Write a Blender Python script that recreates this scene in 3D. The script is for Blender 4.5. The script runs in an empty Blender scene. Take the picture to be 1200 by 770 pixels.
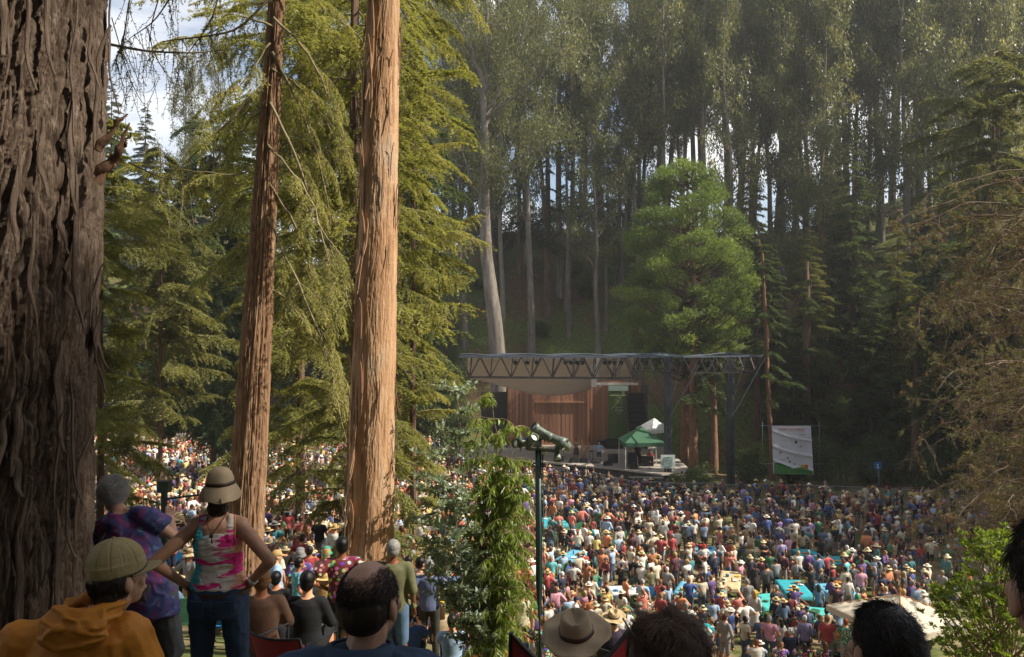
import bpy, bmesh, math, random
import numpy as np
from mathutils import Vector, Matrix, Euler
rng = np.random.default_rng(7)
random.seed(7)
SC = bpy.context.scene
COL = SC.collection
FP = 942.0
CZ = 12.4
def P(px, py, y):
    """point of the place seen at photo pixel (px,py) when it stands y metres away"""
    return Vector(((px-600)/FP*y, y, CZ-(py-390)/FP*y))
def pix(v):
    return (600+v[0]/max(v[1],.1)*FP, 390+(CZ-v[2])/max(v[1],.1)*FP)
# ---------------------------------------------------------------- terrain height
def _sm(a, b, x):
    t = np.clip((x-a)/(b-a), 0, 1); return t*t*(3-2*t)
def gz(x, y):
    x = np.asarray(x, float); y = np.asarray(y, float)
    R = np.interp(y, [-60,-20,0,5,14,22,30,34], [18,15,10.9,9.75,6.0,2.8,.15,0])
    L = np.interp(y, [-60,-20,0,5,10,16,22,30,40,50,60,70], [18,15,10.9,9.8,8.2,6.4,5,3.9,2.6,1.2,.3,0])
    w = _sm(3, -4, x) if False else 1-_sm(-4, 3, x)
    h = R*(1-w)+L*w
    yh = np.interp(x, [-60,-12,-6,14,22,60], [99,97,84,84,70,60])
    d = np.clip(y-yh, 0, None)
    crest = 29+2.5*np.sin(x*.07+1)
    hill = crest*(1-np.exp(-(d/24)**1.35))
    hill = hill*(1-.5*_sm(75, 140, d))
    side = 9*_sm(30, 75, x)*_sm(10, 50, y)+12*_sm(-38, -80, x)*0
    side = side + 10*(1-_sm(-80, -38, x))*_sm(10, 60, y)
    amp = .12+.35*_sm(0, 10, d)
    return h+hill+side+amp*(np.sin(x*.9+y*.35)*np.sin(y*.7-x*.2))*.5
def gzf(x, y): return float(gz(x, y))
# ---------------------------------------------------------------- value noise
def _hash(ix, iy, iz, s):
    h = (ix*374761393 + iy*668265263 + iz*2147483647 + s*1274126177) & 0xffffffff
    h = ((h ^ (h >> 13))*1274126177) & 0xffffffff
    h = h ^ (h >> 16)
    return (h & 0xffff)/65535.0
def vnoise(x, y, z, s=0):
    x, y, z = np.broadcast_arrays(np.asarray(x, float), np.asarray(y, float), np.asarray(z, float))
    ix = np.floor(x).astype(np.int64); iy = np.floor(y).astype(np.int64); iz = np.floor(z).astype(np.int64)
    fx, fy, fz = x-ix, y-iy, z-iz
    fx = fx*fx*(3-2*fx); fy = fy*fy*(3-2*fy); fz = fz*fz*(3-2*fz)
    r = 0
    for a in (0, 1):
        for b in (0, 1):
            for c in (0, 1):
                w = (fx if a else 1-fx)*(fy if b else 1-fy)*(fz if c else 1-fz)
                r = r + w*_hash(ix+a, iy+b, iz+c, s)
    return r
def fbm(x, y, z, s=0, o=4):
    r = 0; a = .5
    for k in range(o):
        r = r+a*vnoise(x, y, z, s+k); a *= .5
        x = x*2.03; y = y*2.03; z = z*2.03
    return r
# ---------------------------------------------------------------- objects, tags
def tag(o, label=None, cat=None, group=None, kind=None):
    if label: o['label'] = label
    if cat: o['category'] = cat
    if group: o['group'] = group
    if kind: o['kind'] = kind
    return o
def empty(name, loc=(0, 0, 0), rz=0, label=None, cat=None, group=None):
    o = bpy.data.objects.new(name, None); COL.objects.link(o)
    o.location = loc; o.rotation_euler = (0, 0, rz); o.empty_display_size = .2
    return tag(o, label, cat, group)
def link(name, me, parent=None, mats=None):
    o = bpy.data.objects.new(name, me); COL.objects.link(o)
    if mats is not None:
        for m in (mats if isinstance(mats, (list, tuple)) else [mats]): me.materials.append(m)
    if parent is not None: o.parent = parent
    return o
def copy_tree(o, parent=None):
    c = o.copy(); COL.objects.link(c)
    if parent is not None: c.parent = parent
    for ch in list(o.children): copy_tree(ch, c)
    return c
def arr_mesh(name, V, Fq, attr=None, smooth=False, mi=None):
    """mesh from numpy: V (n,3), Fq (m,k) faces of equal size"""
    me = bpy.data.meshes.new(name)
    V = np.ascontiguousarray(V, np.float32); Fq = np.ascontiguousarray(Fq, np.int32)
    m, k = Fq.shape
    me.vertices.add(len(V)); me.vertices.foreach_set('co', V.ravel())
    me.loops.add(m*k); me.loops.foreach_set('vertex_index', Fq.ravel())
    me.polygons.add(m)
    me.polygons.foreach_set('loop_start', np.arange(0, m*k, k, dtype=np.int32))
    if smooth: me.polygons.foreach_set('use_smooth', np.ones(m, bool))
    if mi is not None: me.polygons.foreach_set('material_index', np.ascontiguousarray(mi, np.int32))
    me.update(calc_edges=True)
    if attr is not None:
        for nm, a in attr.items():
            a = np.ascontiguousarray(a, np.float32)
            if a.ndim == 1:
                at = me.attributes.new(nm, 'FLOAT', 'POINT'); at.data.foreach_set('value', a)
            else:
                at = me.attributes.new(nm, 'FLOAT_COLOR', 'POINT')
                if a.shape[1] == 3: a = np.hstack([a, np.ones((len(a), 1), np.float32)])
                at.data.foreach_set('color', np.ascontiguousarray(a, np.float32).ravel())
    return me
def frame_of(d):
    d = Vector(d).normalized()
    a = Vector((0, 0, 1)) if abs(d.z) < .9 else Vector((1, 0, 0))
    u = d.cross(a).normalized(); v = u.cross(d).normalized()
    return u, v
class MB:
    """collects shapes into one mesh"""
    def __init__(s): s.v = []; s.f = []; s.m = []; s.sm = []; s.cm = 0
    def add(s, vs, fs, smooth=False):
        b = len(s.v); s.v += [tuple(p) for p in vs]
        for f in fs:
            s.f.append(tuple(b+i for i in f)); s.m.append(s.cm); s.sm.append(smooth)
        return s
    def box(s, c, size, rz=0, R=None):
        hx, hy, hz = size[0]/2, size[1]/2, size[2]/2
        M = R if R is not None else Matrix.Rotation(rz, 3, 'Z')
        c = Vector(c)
        vs = [c+M@Vector((x*hx, y*hy, z*hz)) for z in (-1, 1) for y in (-1, 1) for x in (-1, 1)]
        return s.add(vs, [(0,2,3,1),(4,5,7,6),(0,1,5,4),(2,6,7,3),(0,4,6,2),(1,3,7,5)])
    def bar(s, a, b, w, t=None):
        """square bar between two points"""
        a = Vector(a); b = Vector(b); t = t or w
        u, v = frame_of(b-a); u = u*w/2; v = v*t/2
        vs = [a-u-v, a+u-v, a+u+v, a-u+v, b-u-v, b+u-v, b+u+v, b-u+v]
        return s.add(vs, [(0,3,2,1),(4,5,6,7),(0,1,5,4),(1,2,6,5),(2,3,7,6),(3,0,4,7)])
    def tube(s, pts, r, n=8, cap=True, smooth=True):
        pts = [Vector(p) for p in pts]
        rs = r if isinstance(r, (list, tuple, np.ndarray)) else [r]*len(pts)
        vs = []; fs = []; u = None
        for i, p in enumerate(pts):
            d = (pts[min(i+1, len(pts)-1)]-pts[max(i-1, 0)])
            if d.length < 1e-9: d = Vector((0, 0, 1))
            d.normalize()
            if u is None: u, v = frame_of(d)
            else:
                u = (u-d*u.dot(d)); u = u.normalized() if u.length > 1e-6 else frame_of(d)[0]
                v = d.cross(u)
            for k in range(n):
                a = 2*math.pi*k/n
                vs.append(p+(u*math.cos(a)+v*math.sin(a))*float(rs[i]))
        for i in range(len(pts)-1):
            for k in range(n):
                fs.append((i*n+k, i*n+(k+1) % n, (i+1)*n+(k+1) % n, (i+1)*n+k))
        s.add(vs, fs, smooth)
        if cap:
            b = len(s.v)-len(vs)
            for ring in (list(range(n))[::-1], [(len(pts)-1)*n+k for k in range(n)]):
                s.f.append(tuple(b+i for i in ring)); s.m.append(s.cm); s.sm.append(False)
        return s
    def lathe(s, prof, c=(0, 0, 0), n=24, R=None, sx=1, sy=1, smooth=True):
        c = Vector(c); vs = []; fs = []
        M = R if R is not None else Matrix.Identity(3)
        for (r, z) in prof:
            for k in range(n):
                a = 2*math.pi*k/n
                vs.append(c+M@Vector((r*math.cos(a)*sx, r*math.sin(a)*sy, z)))
        for i in range(len(prof)-1):
            for k in range(n):
                fs.append((i*n+k, i*n+(k+1) % n, (i+1)*n+(k+1) % n, (i+1)*n+k))
        return s.add(vs, fs, smooth)
    def loft(s, rings, n=16, cap=True, smooth=True):
        """rings: (centre, rx, ry[, R])"""
        vs = []; fs = []
        for rg in rings:
            c = Vector(rg[0]); M = rg[3] if len(rg) > 3 else Matrix.Identity(3)
            for k in range(n):
                a = 2*math.pi*k/n
                vs.append(c+M@Vector((rg[1]*math.cos(a), rg[2]*math.sin(a), 0)))
        for i in range(len(rings)-1):
            for k in range(n):
                fs.append((i*n+k, i*n+(k+1) % n, (i+1)*n+(k+1) % n, (i+1)*n+k))
        if cap:
            fs.append(tuple(range(n))[::-1]); fs.append(tuple((len(rings)-1)*n+k for k in range(n)))
        return s.add(vs, fs, smooth)
    def ell(s, c, r, R=None, n=14, m=9):
        c = Vector(c); M = R if R is not None else Matrix.Identity(3); vs = [c+M@Vector((0, 0, -r[2]))]; fs = []
        for i in range(1, m):
            t = math.pi*i/m-math.pi/2
            for k in range(n):
                a = 2*math.pi*k/n
                vs.append(c+M@Vector((r[0]*math.cos(t)*math.cos(a), r[1]*math.cos(t)*math.sin(a), r[2]*math.sin(t))))
        vs.append(c+M@Vector((0, 0, r[2])))
        for k in range(n): fs.append((0, 1+(k+1) % n, 1+k))
        for i in range(m-2):
            for k in range(n):
                a = 1+i*n
                fs.append((a+k, a+(k+1) % n, a+n+(k+1) % n, a+n+k))
        t = 1+(m-2)*n
        for k in range(n): fs.append((t+k, t+(k+1) % n, len(vs)-1))
        return s.add(vs, fs, True)
    def cone(s, p0, p1, r0, r1, n=12):
        """rounded cone"""
        p0 = Vector(p0); p1 = Vector(p1); d = p1-p0; L = max(d.length, 1e-5); d = d/L
        pts = []; rs = []
        for a in (-85, -60, -30, 0): pts.append(p0+d*(r0*math.sin(math.radians(a)))); rs.append(r0*math.cos(math.radians(a)))
        for a in (0, 30, 60, 85): pts.append(p1+d*(r1*math.sin(math.radians(a)))); rs.append(r1*math.cos(math.radians(a)))
        return s.tube(pts, rs, n)
    def mesh(s, name):
        me = bpy.data.meshes.new(name)
        me.from_pydata(s.v, [], s.f)
        me.polygons.foreach_set('material_index', s.m)
        me.polygons.foreach_set('use_smooth', s.sm)
        me.update()
        return me
    def build(s, name, mats, parent=None):
        return link(name, s.mesh(name), parent, mats)
TS = bpy.data.scenes.new('workbench')      # small scene where modifiers are evaluated; removed at the end
def evaluated(me, mods):
    """apply modifiers to a mesh without operators"""
    o = bpy.data.objects.new('tmp', me); TS.collection.objects.link(o)
    for typ, kw in mods:
        m = o.modifiers.new('m', typ)
        for k, v in kw.items(): setattr(m, k, v)
    TS.view_layers[0].update(); dg = TS.view_layers[0].depsgraph
    r = bpy.data.meshes.new_from_object(o.evaluated_get(dg))
    bpy.data.objects.remove(o)
    return r
def fuse(mb, name, voxel=.02, smooth=4, dec=None, disp=None):
    me = mb.mesh(name)
    mods = [('REMESH', dict(mode='VOXEL', voxel_size=voxel, use_smooth_shade=True))]
    if smooth: mods.append(('SMOOTH', dict(factor=.5, iterations=smooth)))
    if dec: mods.append(('DECIMATE', dict(ratio=dec)))
    r = evaluated(me, mods); r.name = name
    bpy.data.meshes.remove(me)
    if disp is not None:
        n = len(r.vertices); co = np.empty(n*3, np.float32); r.vertices.foreach_get('co', co); co = co.reshape(-1, 3)
        no = np.empty(n*3, np.float32); r.vertices.foreach_get('normal', no); no = no.reshape(-1, 3)
        co = co+no*disp(co)[:, None]
        r.vertices.foreach_set('co', np.ascontiguousarray(co, np.float32).ravel()); r.update()
    r.polygons.foreach_set('use_smooth', np.ones(len(r.polygons), bool))
    r.materials.clear()
    return r
# ---------------------------------------------------------------- labels
LAND = []      # (name, px, py)
def uniq_labels(items, maker, lands, maxw=16):
    """items: list of (obj, px, py); maker(obj) -> description; adds where it stands; last resort an ordinal"""
    lab = {}
    for o, px, py in items:
        best = None
        for nm, lx, ly in lands:
            d = math.hypot((px-lx), (py-ly)*1.3)
            if best is None or d < best[0]: best = (d, nm, px-lx, py-ly)
        d, nm, dx, dy = best
        rel = ('left of' if dx < 0 else 'right of') if abs(dx) > abs(dy)*1.2 else ('behind' if dy < 0 else 'in front of')
        adv = 'just ' if d < 22 else ''
        t = f"{maker(o)}, {adv}{rel} {nm}"
        lab.setdefault(t, []).append((px, o))
    ORD = ['leftmost', 'second from left', 'third from left', 'fourth from left', 'fifth from left', 'sixth from left', 'seventh from left', 'eighth from left', 'ninth from left', 'tenth from left', '11th from left', '12th from left', '13th from left', '14th from left', '15th from left', '16th from left', '17th from left', '18th from left', '19th from left', '20th from left', '21st from left', '22nd from left']
    for t, L in lab.items():
        L.sort(key=lambda a: a[0])
        for i, (px, o) in enumerate(L):
            if len(L) == 1: o['label'] = t
            elif i == len(L)-1: o['label'] = t+', rightmost'
            else: o['label'] = t+', '+ORD[min(i, 21)]
# ================================================================ materials
def newmat(name):
    m = bpy.data.materials.new(name); m.use_nodes = True
    nt = m.node_tree; b = nt.nodes['Principled BSDF']
    return m, nt, b
def N(nt, typ, **kw):
    n = nt.nodes.new(typ)
    for k, v in kw.items():
        if k.startswith('i_'): n.inputs[k[2:].replace('_', ' ')].default_value = v
        elif k.startswith('n_'): n.inputs[int(k[2:])].default_value = v
        else: setattr(n, k, v)
    return n
def ramp(nt, fac, stops):
    r = nt.nodes.new('ShaderNodeValToRGB'); e = r.color_ramp.elements
    while len(e) < len(stops): e.new(.5)
    for i, (p, c) in enumerate(stops):
        e[i].position = p; e[i].color = (*c, 1)
    nt.links.new(fac, r.inputs['Fac']); return r.outputs['Color']
def coords(nt, kind='Object', scale=(1, 1, 1)):
    tc = nt.nodes.new('ShaderNodeTexCoord'); mp = nt.nodes.new('ShaderNodeMapping')
    mp.inputs['Scale'].default_value = scale
    nt.links.new(tc.outputs[kind], mp.inputs['Vector']); return mp.outputs['Vector']
def mixc(nt, fac, a, b, mode='MIX'):
    n = nt.nodes.new('ShaderNodeMix'); n.data_type = 'RGBA'; n.blend_type = mode
    for s, v in ((0, fac), (6, a), (7, b)):
        if isinstance(v, (int, float)): n.inputs[s].default_value = v
        elif isinstance(v, tuple): n.inputs[s].default_value = (*v[:3], 1)
        else: nt.links.new(v, n.inputs[s])
    return n.outputs[2]
def noise(nt, vec, scale, detail=4, rough=.6, dist=0):
    n = nt.nodes.new('ShaderNodeTexNoise'); n.inputs['Scale'].default_value = scale
    n.inputs['Detail'].default_value = detail; n.inputs['Roughness'].default_value = rough
    n.inputs['Distortion'].default_value = dist
    nt.links.new(vec, n.inputs['Vector']); return n.outputs['Fac']
def bump(nt, b, h, strength=.4, dist=.02):
    n = nt.nodes.new('ShaderNodeBump'); n.inputs['Strength'].default_value = strength
    n.inputs['Distance'].default_value = dist
    nt.links.new(h, n.inputs['Height']); nt.links.new(n.outputs['Normal'], b.inputs['Normal'])
def plain(name, col, rough=.6, metal=0, var=.25, vs=4, bs=30, bd=.004, scale=(1, 1, 1), col2=None, spec=.4):
    m, nt, b = newmat(name)
    v = coords(nt, 'Object', scale)
    f = noise(nt, v, vs, 5)
    c2 = col2 or tuple(c*(1-var) for c in col); c1 = tuple(min(1, c*(1+var*.5)) for c in col)
    c = ramp(nt, f, [(.3, c2), (.7, c1)])
    nt.links.new(c, b.inputs['Base Color'])
    b.inputs['Roughness'].default_value = rough; b.inputs['Metallic'].default_value = metal
    b.inputs['Specular IOR Level'].default_value = spec
    bump(nt, b, noise(nt, v, bs, 3), .5, bd)
    return m
def bark(name, cols, zs=.15, scale=9, rough=.85, bd=.02, streak=None):
    m, nt, b = newmat(name)
    v = coords(nt, 'Object', (1, 1, zs))
    f1 = noise(nt, v, scale, 8, .7, .6); f2 = noise(nt, coords(nt, 'Object', (1, 1, .5)), scale*.22, 4)
    n = nt.nodes.new('ShaderNodeMath'); n.operation = 'MULTIPLY_ADD'
    nt.links.new(f1, n.inputs[0]); n.inputs[1].default_value = .65
    m2 = nt.nodes.new('ShaderNodeMath'); m2.operation = 'MULTIPLY'; m2.inputs[1].default_value = .35
    nt.links.new(f2, m2.inputs[0]); nt.links.new(m2.outputs[0], n.inputs[2])
    k = len(cols)
    c = ramp(nt, n.outputs[0], [(.34+.32*i/(k-1), cols[i]) for i in range(k)])
    nt.links.new(c, b.inputs['Base Color']); b.inputs['Roughness'].default_value = rough
    b.inputs['Specular IOR Level'].default_value = .2
    bump(nt, b, f1, .8, bd)
    return m
def foliage(name, c1, c2, c3=None, trans=.35, rough=.55, ns=.6):
    """leaf colour from a per-leaf random, a slow noise and a per-tree random"""
    m, nt, b = newmat(name)
    at = nt.nodes.new('ShaderNodeAttribute'); at.attribute_name = 'rnd'
    oi = nt.nodes.new('ShaderNodeObjectInfo')
    ge = nt.nodes.new('ShaderNodeNewGeometry')
    nf = noise(nt, ge.outputs['Position'], ns, 3)
    a = nt.nodes.new('ShaderNodeMath'); a.operation = 'ADD'
    nt.links.new(at.outputs['Fac'], a.inputs[0]); nt.links.new(nf, a.inputs[1])
    a2 = nt.nodes.new('ShaderNodeMath'); a2.operation = 'MULTIPLY_ADD'
    nt.links.new(oi.outputs['Random'], a2.inputs[0]); a2.inputs[1].default_value = .35
    nt.links.new(a.outputs[0], a2.inputs[2])
    a3 = nt.nodes.new('ShaderNodeMath'); a3.operation = 'MULTIPLY'; a3.inputs[1].default_value = .45
    nt.links.new(a2.outputs[0], a3.inputs[0])
    stops = [(.2, c1), (.62, c2)]
    if c3: stops.append((.82, c3))
    c = ramp(nt, a3.outputs[0], stops)
    nt.links.new(c, b.inputs['Base Color']); b.inputs['Roughness'].default_value = rough
    b.inputs['Specular IOR Level'].default_value = .3
    tr = nt.nodes.new('ShaderNodeBsdfTranslucent')
    cc = mixc(nt, 1.0, c, (1.25, 1.2, .55), 'MULTIPLY')
    nt.links.new(cc, tr.inputs['Color'])
    mx = nt.nodes.new('ShaderNodeMixShader'); mx.inputs[0].default_value = trans
    nt.links.new(b.outputs[0], mx.inputs[1]); nt.links.new(tr.outputs[0], mx.inputs[2])
    nt.links.new(mx.outputs[0], nt.nodes['Material Output'].inputs['Surface'])
    return m
def objcol(name, rough=.8, var=.25, vs=14, bs=60, bd=.004, sss=0, prints=False):
    """takes its colour from the object's own colour"""
    m, nt, b = newmat(name)
    oi = nt.nodes.new('ShaderNodeObjectInfo')
    v = coords(nt, 'Object')
    f = noise(nt, v, vs, 3)
    dk = nt.nodes.new('ShaderNodeMapRange'); dk.inputs[1].default_value = .3; dk.inputs[2].default_value = .7
    dk.inputs[3].default_value = 1-var; dk.inputs[4].default_value = 1
    nt.links.new(f, dk.inputs[0])
    c = mixc(nt, 1.0, oi.outputs['Color'], dk.outputs[0], 'MULTIPLY')
    if prints:
        wn = nt.nodes.new('ShaderNodeTexVoronoi'); wn.inputs['Scale'].default_value = 16
        nt.links.new(v, wn.inputs['Vector'])
        s = nt.nodes.new('ShaderNodeMath'); s.operation = 'LESS_THAN'; s.inputs[1].default_value = .42
        nt.links.new(wn.outputs['Distance'], s.inputs[0])
        hs = nt.nodes.new('ShaderNodeMix'); hs.data_type = 'RGBA'
        nt.links.new(s.outputs[0], hs.inputs[0]); nt.links.new(c, hs.inputs[6])
        nt.links.new(mixc(nt, .55, c, wn.outputs['Color']), hs.inputs[7]); c = hs.outputs[2]
    nt.links.new(c, b.inputs['Base Color']); b.inputs['Roughness'].default_value = rough
    b.inputs['Specular IOR Level'].default_value = .25
    bump(nt, b, noise(nt, v, bs, 3), .5, bd)
    return m
def lin(h):
    h = h.lstrip('#'); r = [int(h[i:i+2], 16)/255 for i in (0, 2, 4)]
    return tuple((c/12.92 if c <= .04045 else ((c+.055)/1.055)**2.4) for c in r)
M = {}
M['cloth'] = objcol('cloth', .85, .3, 9, 45, .006)
M['print'] = objcol('printed_cloth', .85, .25, 9, 45, .006, prints=True)
M['skin'] = objcol('skin', .5, .15, 10, 120, .001)
M['hair'] = objcol('hair', .45, .45, 40, 90, .008)
M['straw'] = objcol('straw', .8, .25, 25, 140, .004)
M['shoe'] = plain('shoe', (.06, .055, .05), .6)
M['dark_metal'] = plain('dark_metal', (.045, .05, .055), .5, .3)
M['grey_metal'] = plain('galvanised_metal', (.30, .31, .32), .5, .5)
M['truss_top'] = plain('bluish_truss_metal', (.13, .155, .19), .5, .4)  # bluer and paler than the lattice metal
M['tower'] = plain('dark_tower_metal', (.05, .06, .07), .5, .3)
M['truss'] = plain('brown_painted_truss', (.05, .04, .038), .6, .2)
M['green_post'] = plain('dark_green_paint', (.010, .028, .024), .35, .1)
M['lamp_grey'] = plain('aged_lamp_metal', (.20, .24, .20), .5, .3, col2=(.05, .06, .05))
M['lamp_glass'] = plain('lamp_lens', (.75, .72, .62), .15)
M['white_cloth'] = plain('white_canvas', (.84, .77, .72), .8, 0, .06, 1.2, 8, .01)
M['beige_cloth'] = plain('beige_canvas', (.58, .50, .38), .85, 0, .12, 2, 60, .004)
M['teal'] = plain('turquoise_cloth', (.03, .33, .38), .6, 0, .2, 4, 20, .01)
M['green_bench'] = plain('green_bench_paint', (.035, .12, .06), .55, 0, .35, 5)
M['green_tent'] = plain('green_tent_fabric', (.032, .11, .055), .7, 0, .2, 2, 15, .01)
M['black'] = plain('black_plastic', (.018, .018, .02), .5)
M['grille'] = plain('speaker_grille', (.022, .022, .024), .7, .2, .3, 60)
M['white'] = plain('white_paint', (.75, .75, .73), .5)
M['orange_wood'] = plain('varnished_wood', (.5, .2, .04), .35)
M['red_fabric'] = plain('red_nylon', (.24, .012, .018), .6, 0, .3, 6, 60, .003)
M['black_fabric'] = plain('black_trim', (.012, .012, .014), .8)
def wood_wall():
    m, nt, b = newmat('redwood_planks')
    v = coords(nt, 'Object')
    sp = nt.nodes.new('ShaderNodeSeparateXYZ'); nt.links.new(v, sp.inputs[0])
    fl = nt.nodes.new('ShaderNodeMath'); fl.operation = 'MULTIPLY'; fl.inputs[1].default_value = 5
    nt.links.new(sp.outputs['X'], fl.inputs[0])
    f2 = nt.nodes.new('ShaderNodeMath'); f2.operation = 'FLOOR'; nt.links.new(fl.outputs[0], f2.inputs[0])
    wn = nt.nodes.new('ShaderNodeTexWhiteNoise'); wn.noise_dimensions = '1D'; nt.links.new(f2.outputs[0], wn.inputs['W'])
    g = noise(nt, coords(nt, 'Object', (6, 6, .6)), 3, 6)
    a = nt.nodes.new('ShaderNodeMath'); a.operation = 'ADD'
    nt.links.new(wn.outputs['Value'], a.inputs[0]); nt.links.new(g, a.inputs[1])
    h = nt.nodes.new('ShaderNodeMath'); h.operation = 'MULTIPLY'; h.inputs[1].default_value = .5
    nt.links.new(a.outputs[0], h.inputs[0])
    c = ramp(nt, h.outputs[0], [(.15, (.22, .10, .055)), (.5, (.34, .165, .09)), (.85, (.44, .23, .13))])
    nt.links.new(c, b.inputs['Base Color']); b.inputs['Roughness'].default_value = .7
    bump(nt, b, g, .4, .01)
    return m
M['planks'] = wood_wall()
M['deck'] = plain('stage_deck_boards', (.36, .31, .26), .7, 0, .25, 1.5, 20, .004, (1, 6, 1))
M['skirt'] = plain('dark_stage_fascia', (.06, .05, .045), .8)
M['bark_old'] = bark('furrowed_grey_brown_bark', [(.04, .025, .018), (.095, .064, .045), (.15, .108, .08), (.24, .19, .15)], .12, 34, .95, .04)
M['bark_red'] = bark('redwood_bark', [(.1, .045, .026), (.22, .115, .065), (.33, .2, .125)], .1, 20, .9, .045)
M['bark_tan'] = bark('pale_tan_redwood_bark', [(.13, .065, .035), (.26, .15, .085), (.40, .27, .17)], .1, 22, .9, .05)  # paler tan version of the redwood bark
M['bark_euc'] = bark('smooth_eucalyptus_bark', [(.26, .145, .08), (.39, .225, .125), (.47, .29, .17), (.54, .39, .26)], .09, 6, .75, .008)
def euc_bark():
    m, nt, b = newmat('patchy_peeling_eucalyptus_bark')
    f = noise(nt, coords(nt, 'Object', (1, 1, .05)), 16, 8, .7, .8); g = noise(nt, coords(nt, 'Object', (1, 1, .22)), 3.2, 5, .6, .8); h = noise(nt, coords(nt, 'Object', (1, 1, .4)), 34, 4, .7)
    c = ramp(nt, f, [(.3, (.2, .105, .055)), (.45, (.38, .215, .115)), (.58, (.47, .295, .17)), (.72, (.56, .42, .28))])
    p = ramp(nt, g, [(.36, (.16, .09, .05)), (.47, (.40, .22, .11)), (.56, (.50, .33, .2)), (.66, (.42, .34, .26))])
    c = mixc(nt, .5, c, p); c = mixc(nt, ramp(nt, h, [(.62, (0, 0, 0)), (.7, (.6, .6, .6))]), c, (.14, .085, .055))
    nt.links.new(c, b.inputs['Base Color']); b.inputs['Roughness'].default_value = .8; b.inputs['Specular IOR Level'].default_value = .2
    bump(nt, b, f, 1.0, .02); return m
M['bark_euc3'] = euc_bark()
M['bark_strip'] = bark('peeling_bark', [(.07, .035, .02), (.2, .11, .07), (.3, .18, .12)], .2, 20, .9, .01)
M['bark_grey'] = bark('pale_grey_bark', [(.07, .058, .046), (.17, .145, .118), (.29, .25, .205)], .15, 3, .85, .04)
M['bark_dark'] = bark('dark_conifer_bark', [(.05, .032, .024), (.13, .08, .055), (.2, .12, .08)], .15, 5, .9, .03)
M['twig'] = bark('twig_wood', [(.09, .07, .04), (.2, .16, .09), (.3, .24, .13)], .5, 12, .8, .003)
M['twig_dead'] = bark('dead_twig_wood', [(.07, .045, .03), (.17, .12, .08), (.3, .23, .16)], .5, 12, .8, .003)
M['f_euc'] = foliage('eucalyptus_leaves', (.07, .085, .04), (.18, .19, .09), (.46, .42, .26), .5, .38, .6)  # palest leaf tone carries sunlit cream edges in the colour
M['f_yel'] = foliage('sunny_cypress_sprays', (.11, .13, .036), (.27, .275, .085), (.46, .42, .18), .5, .6, .5)
M['f_dark'] = foliage('dark_conifer_needles', (.035, .055, .024), (.075, .11, .042), (.16, .18, .065), .4, .6, .2)
M['f_mid'] = foliage('olive_conifer_needles', (.07, .085, .028), (.16, .17, .055), (.27, .25, .09), .4, .6, .3)
M['f_pine'] = foliage('bright_pine_needles', (.06, .09, .025), (.15, .21, .05), (.32, .38, .1), .45, .55, .35)
M['f_dead'] = foliage('brown_dead_foliage', (.12, .07, .035), (.18, .14, .07), (.16, .18, .07), .35, .8, .9)
M['f_bush'] = foliage('bright_broad_leaves', (.08, .13, .018), (.21, .28, .04), (.34, .38, .08), .45, .35, 1.5)
M['f_silver'] = foliage('silvery_young_leaves', (.12, .17, .1), (.26, .32, .23), (.42, .48, .4), .35, .3, 3)
M['f_long'] = foliage('long_green_leaves', (.12, .17, .035), (.27, .35, .08), (.42, .46, .16), .5, .35, 2)
M['f_shrub'] = foliage('shrub_leaves', (.03, .05, .014), (.07, .1, .03), (.15, .16, .05), .3, .5, .3)
def ground_mat():
    m, nt, b = newmat('ground')
    ge = nt.nodes.new('ShaderNodeNewGeometry'); pos = ge.outputs['Position']
    f = noise(nt, pos, .35, 6); g = noise(nt, pos, 3.5, 5)
    dirt = ramp(nt, g, [(.3, (.17, .12, .07)), (.7, (.34, .26, .16))])
    grass = ramp(nt, g, [(.3, (.045, .06, .018)), (.7, (.13, .14, .04))])
    mead = mixc(nt, ramp(nt, f, [(.42, (0, 0, 0)), (.56, (1, 1, 1))]), dirt, grass)
    f3 = noise(nt, pos, .12, 6)
    litter = ramp(nt, g, [(.3, (.06, .04, .022)), (.7, (.18, .11, .06))])
    hgr = ramp(nt, g, [(.3, (.04, .055, .015)), (.7, (.13, .16, .04))])
    hill = mixc(nt, ramp(nt, f3, [(.47, (0, 0, 0)), (.58, (1, 1, 1))]), hgr, litter)
    sp = nt.nodes.new('ShaderNodeSeparateXYZ'); nt.links.new(pos, sp.inputs[0])
    mr = nt.nodes.new('ShaderNodeMapRange'); mr.inputs[1].default_value = 62; mr.inputs[2].default_value = 74
    nt.links.new(sp.outputs['Y'], mr.inputs[0])
    c = mixc(nt, mr.outputs[0], mead, hill)
    nt.links.new(c, b.inputs['Base Color']); b.inputs['Roughness'].default_value = .95
    b.inputs['Specular IOR Level'].default_value = .1
    bump(nt, b, noise(nt, pos, 6, 6), .6, .08)
    return m
M['ground'] = ground_mat()
def crowd_mat():
    m, nt, b = newmat('crowd_clothes')
    at = nt.nodes.new('ShaderNodeAttribute'); at.attribute_name = 'col'
    nt.links.new(at.outputs['Color'], b.inputs['Base Color']); b.inputs['Roughness'].default_value = .8
    return m
M['crowd'] = crowd_mat()
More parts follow.
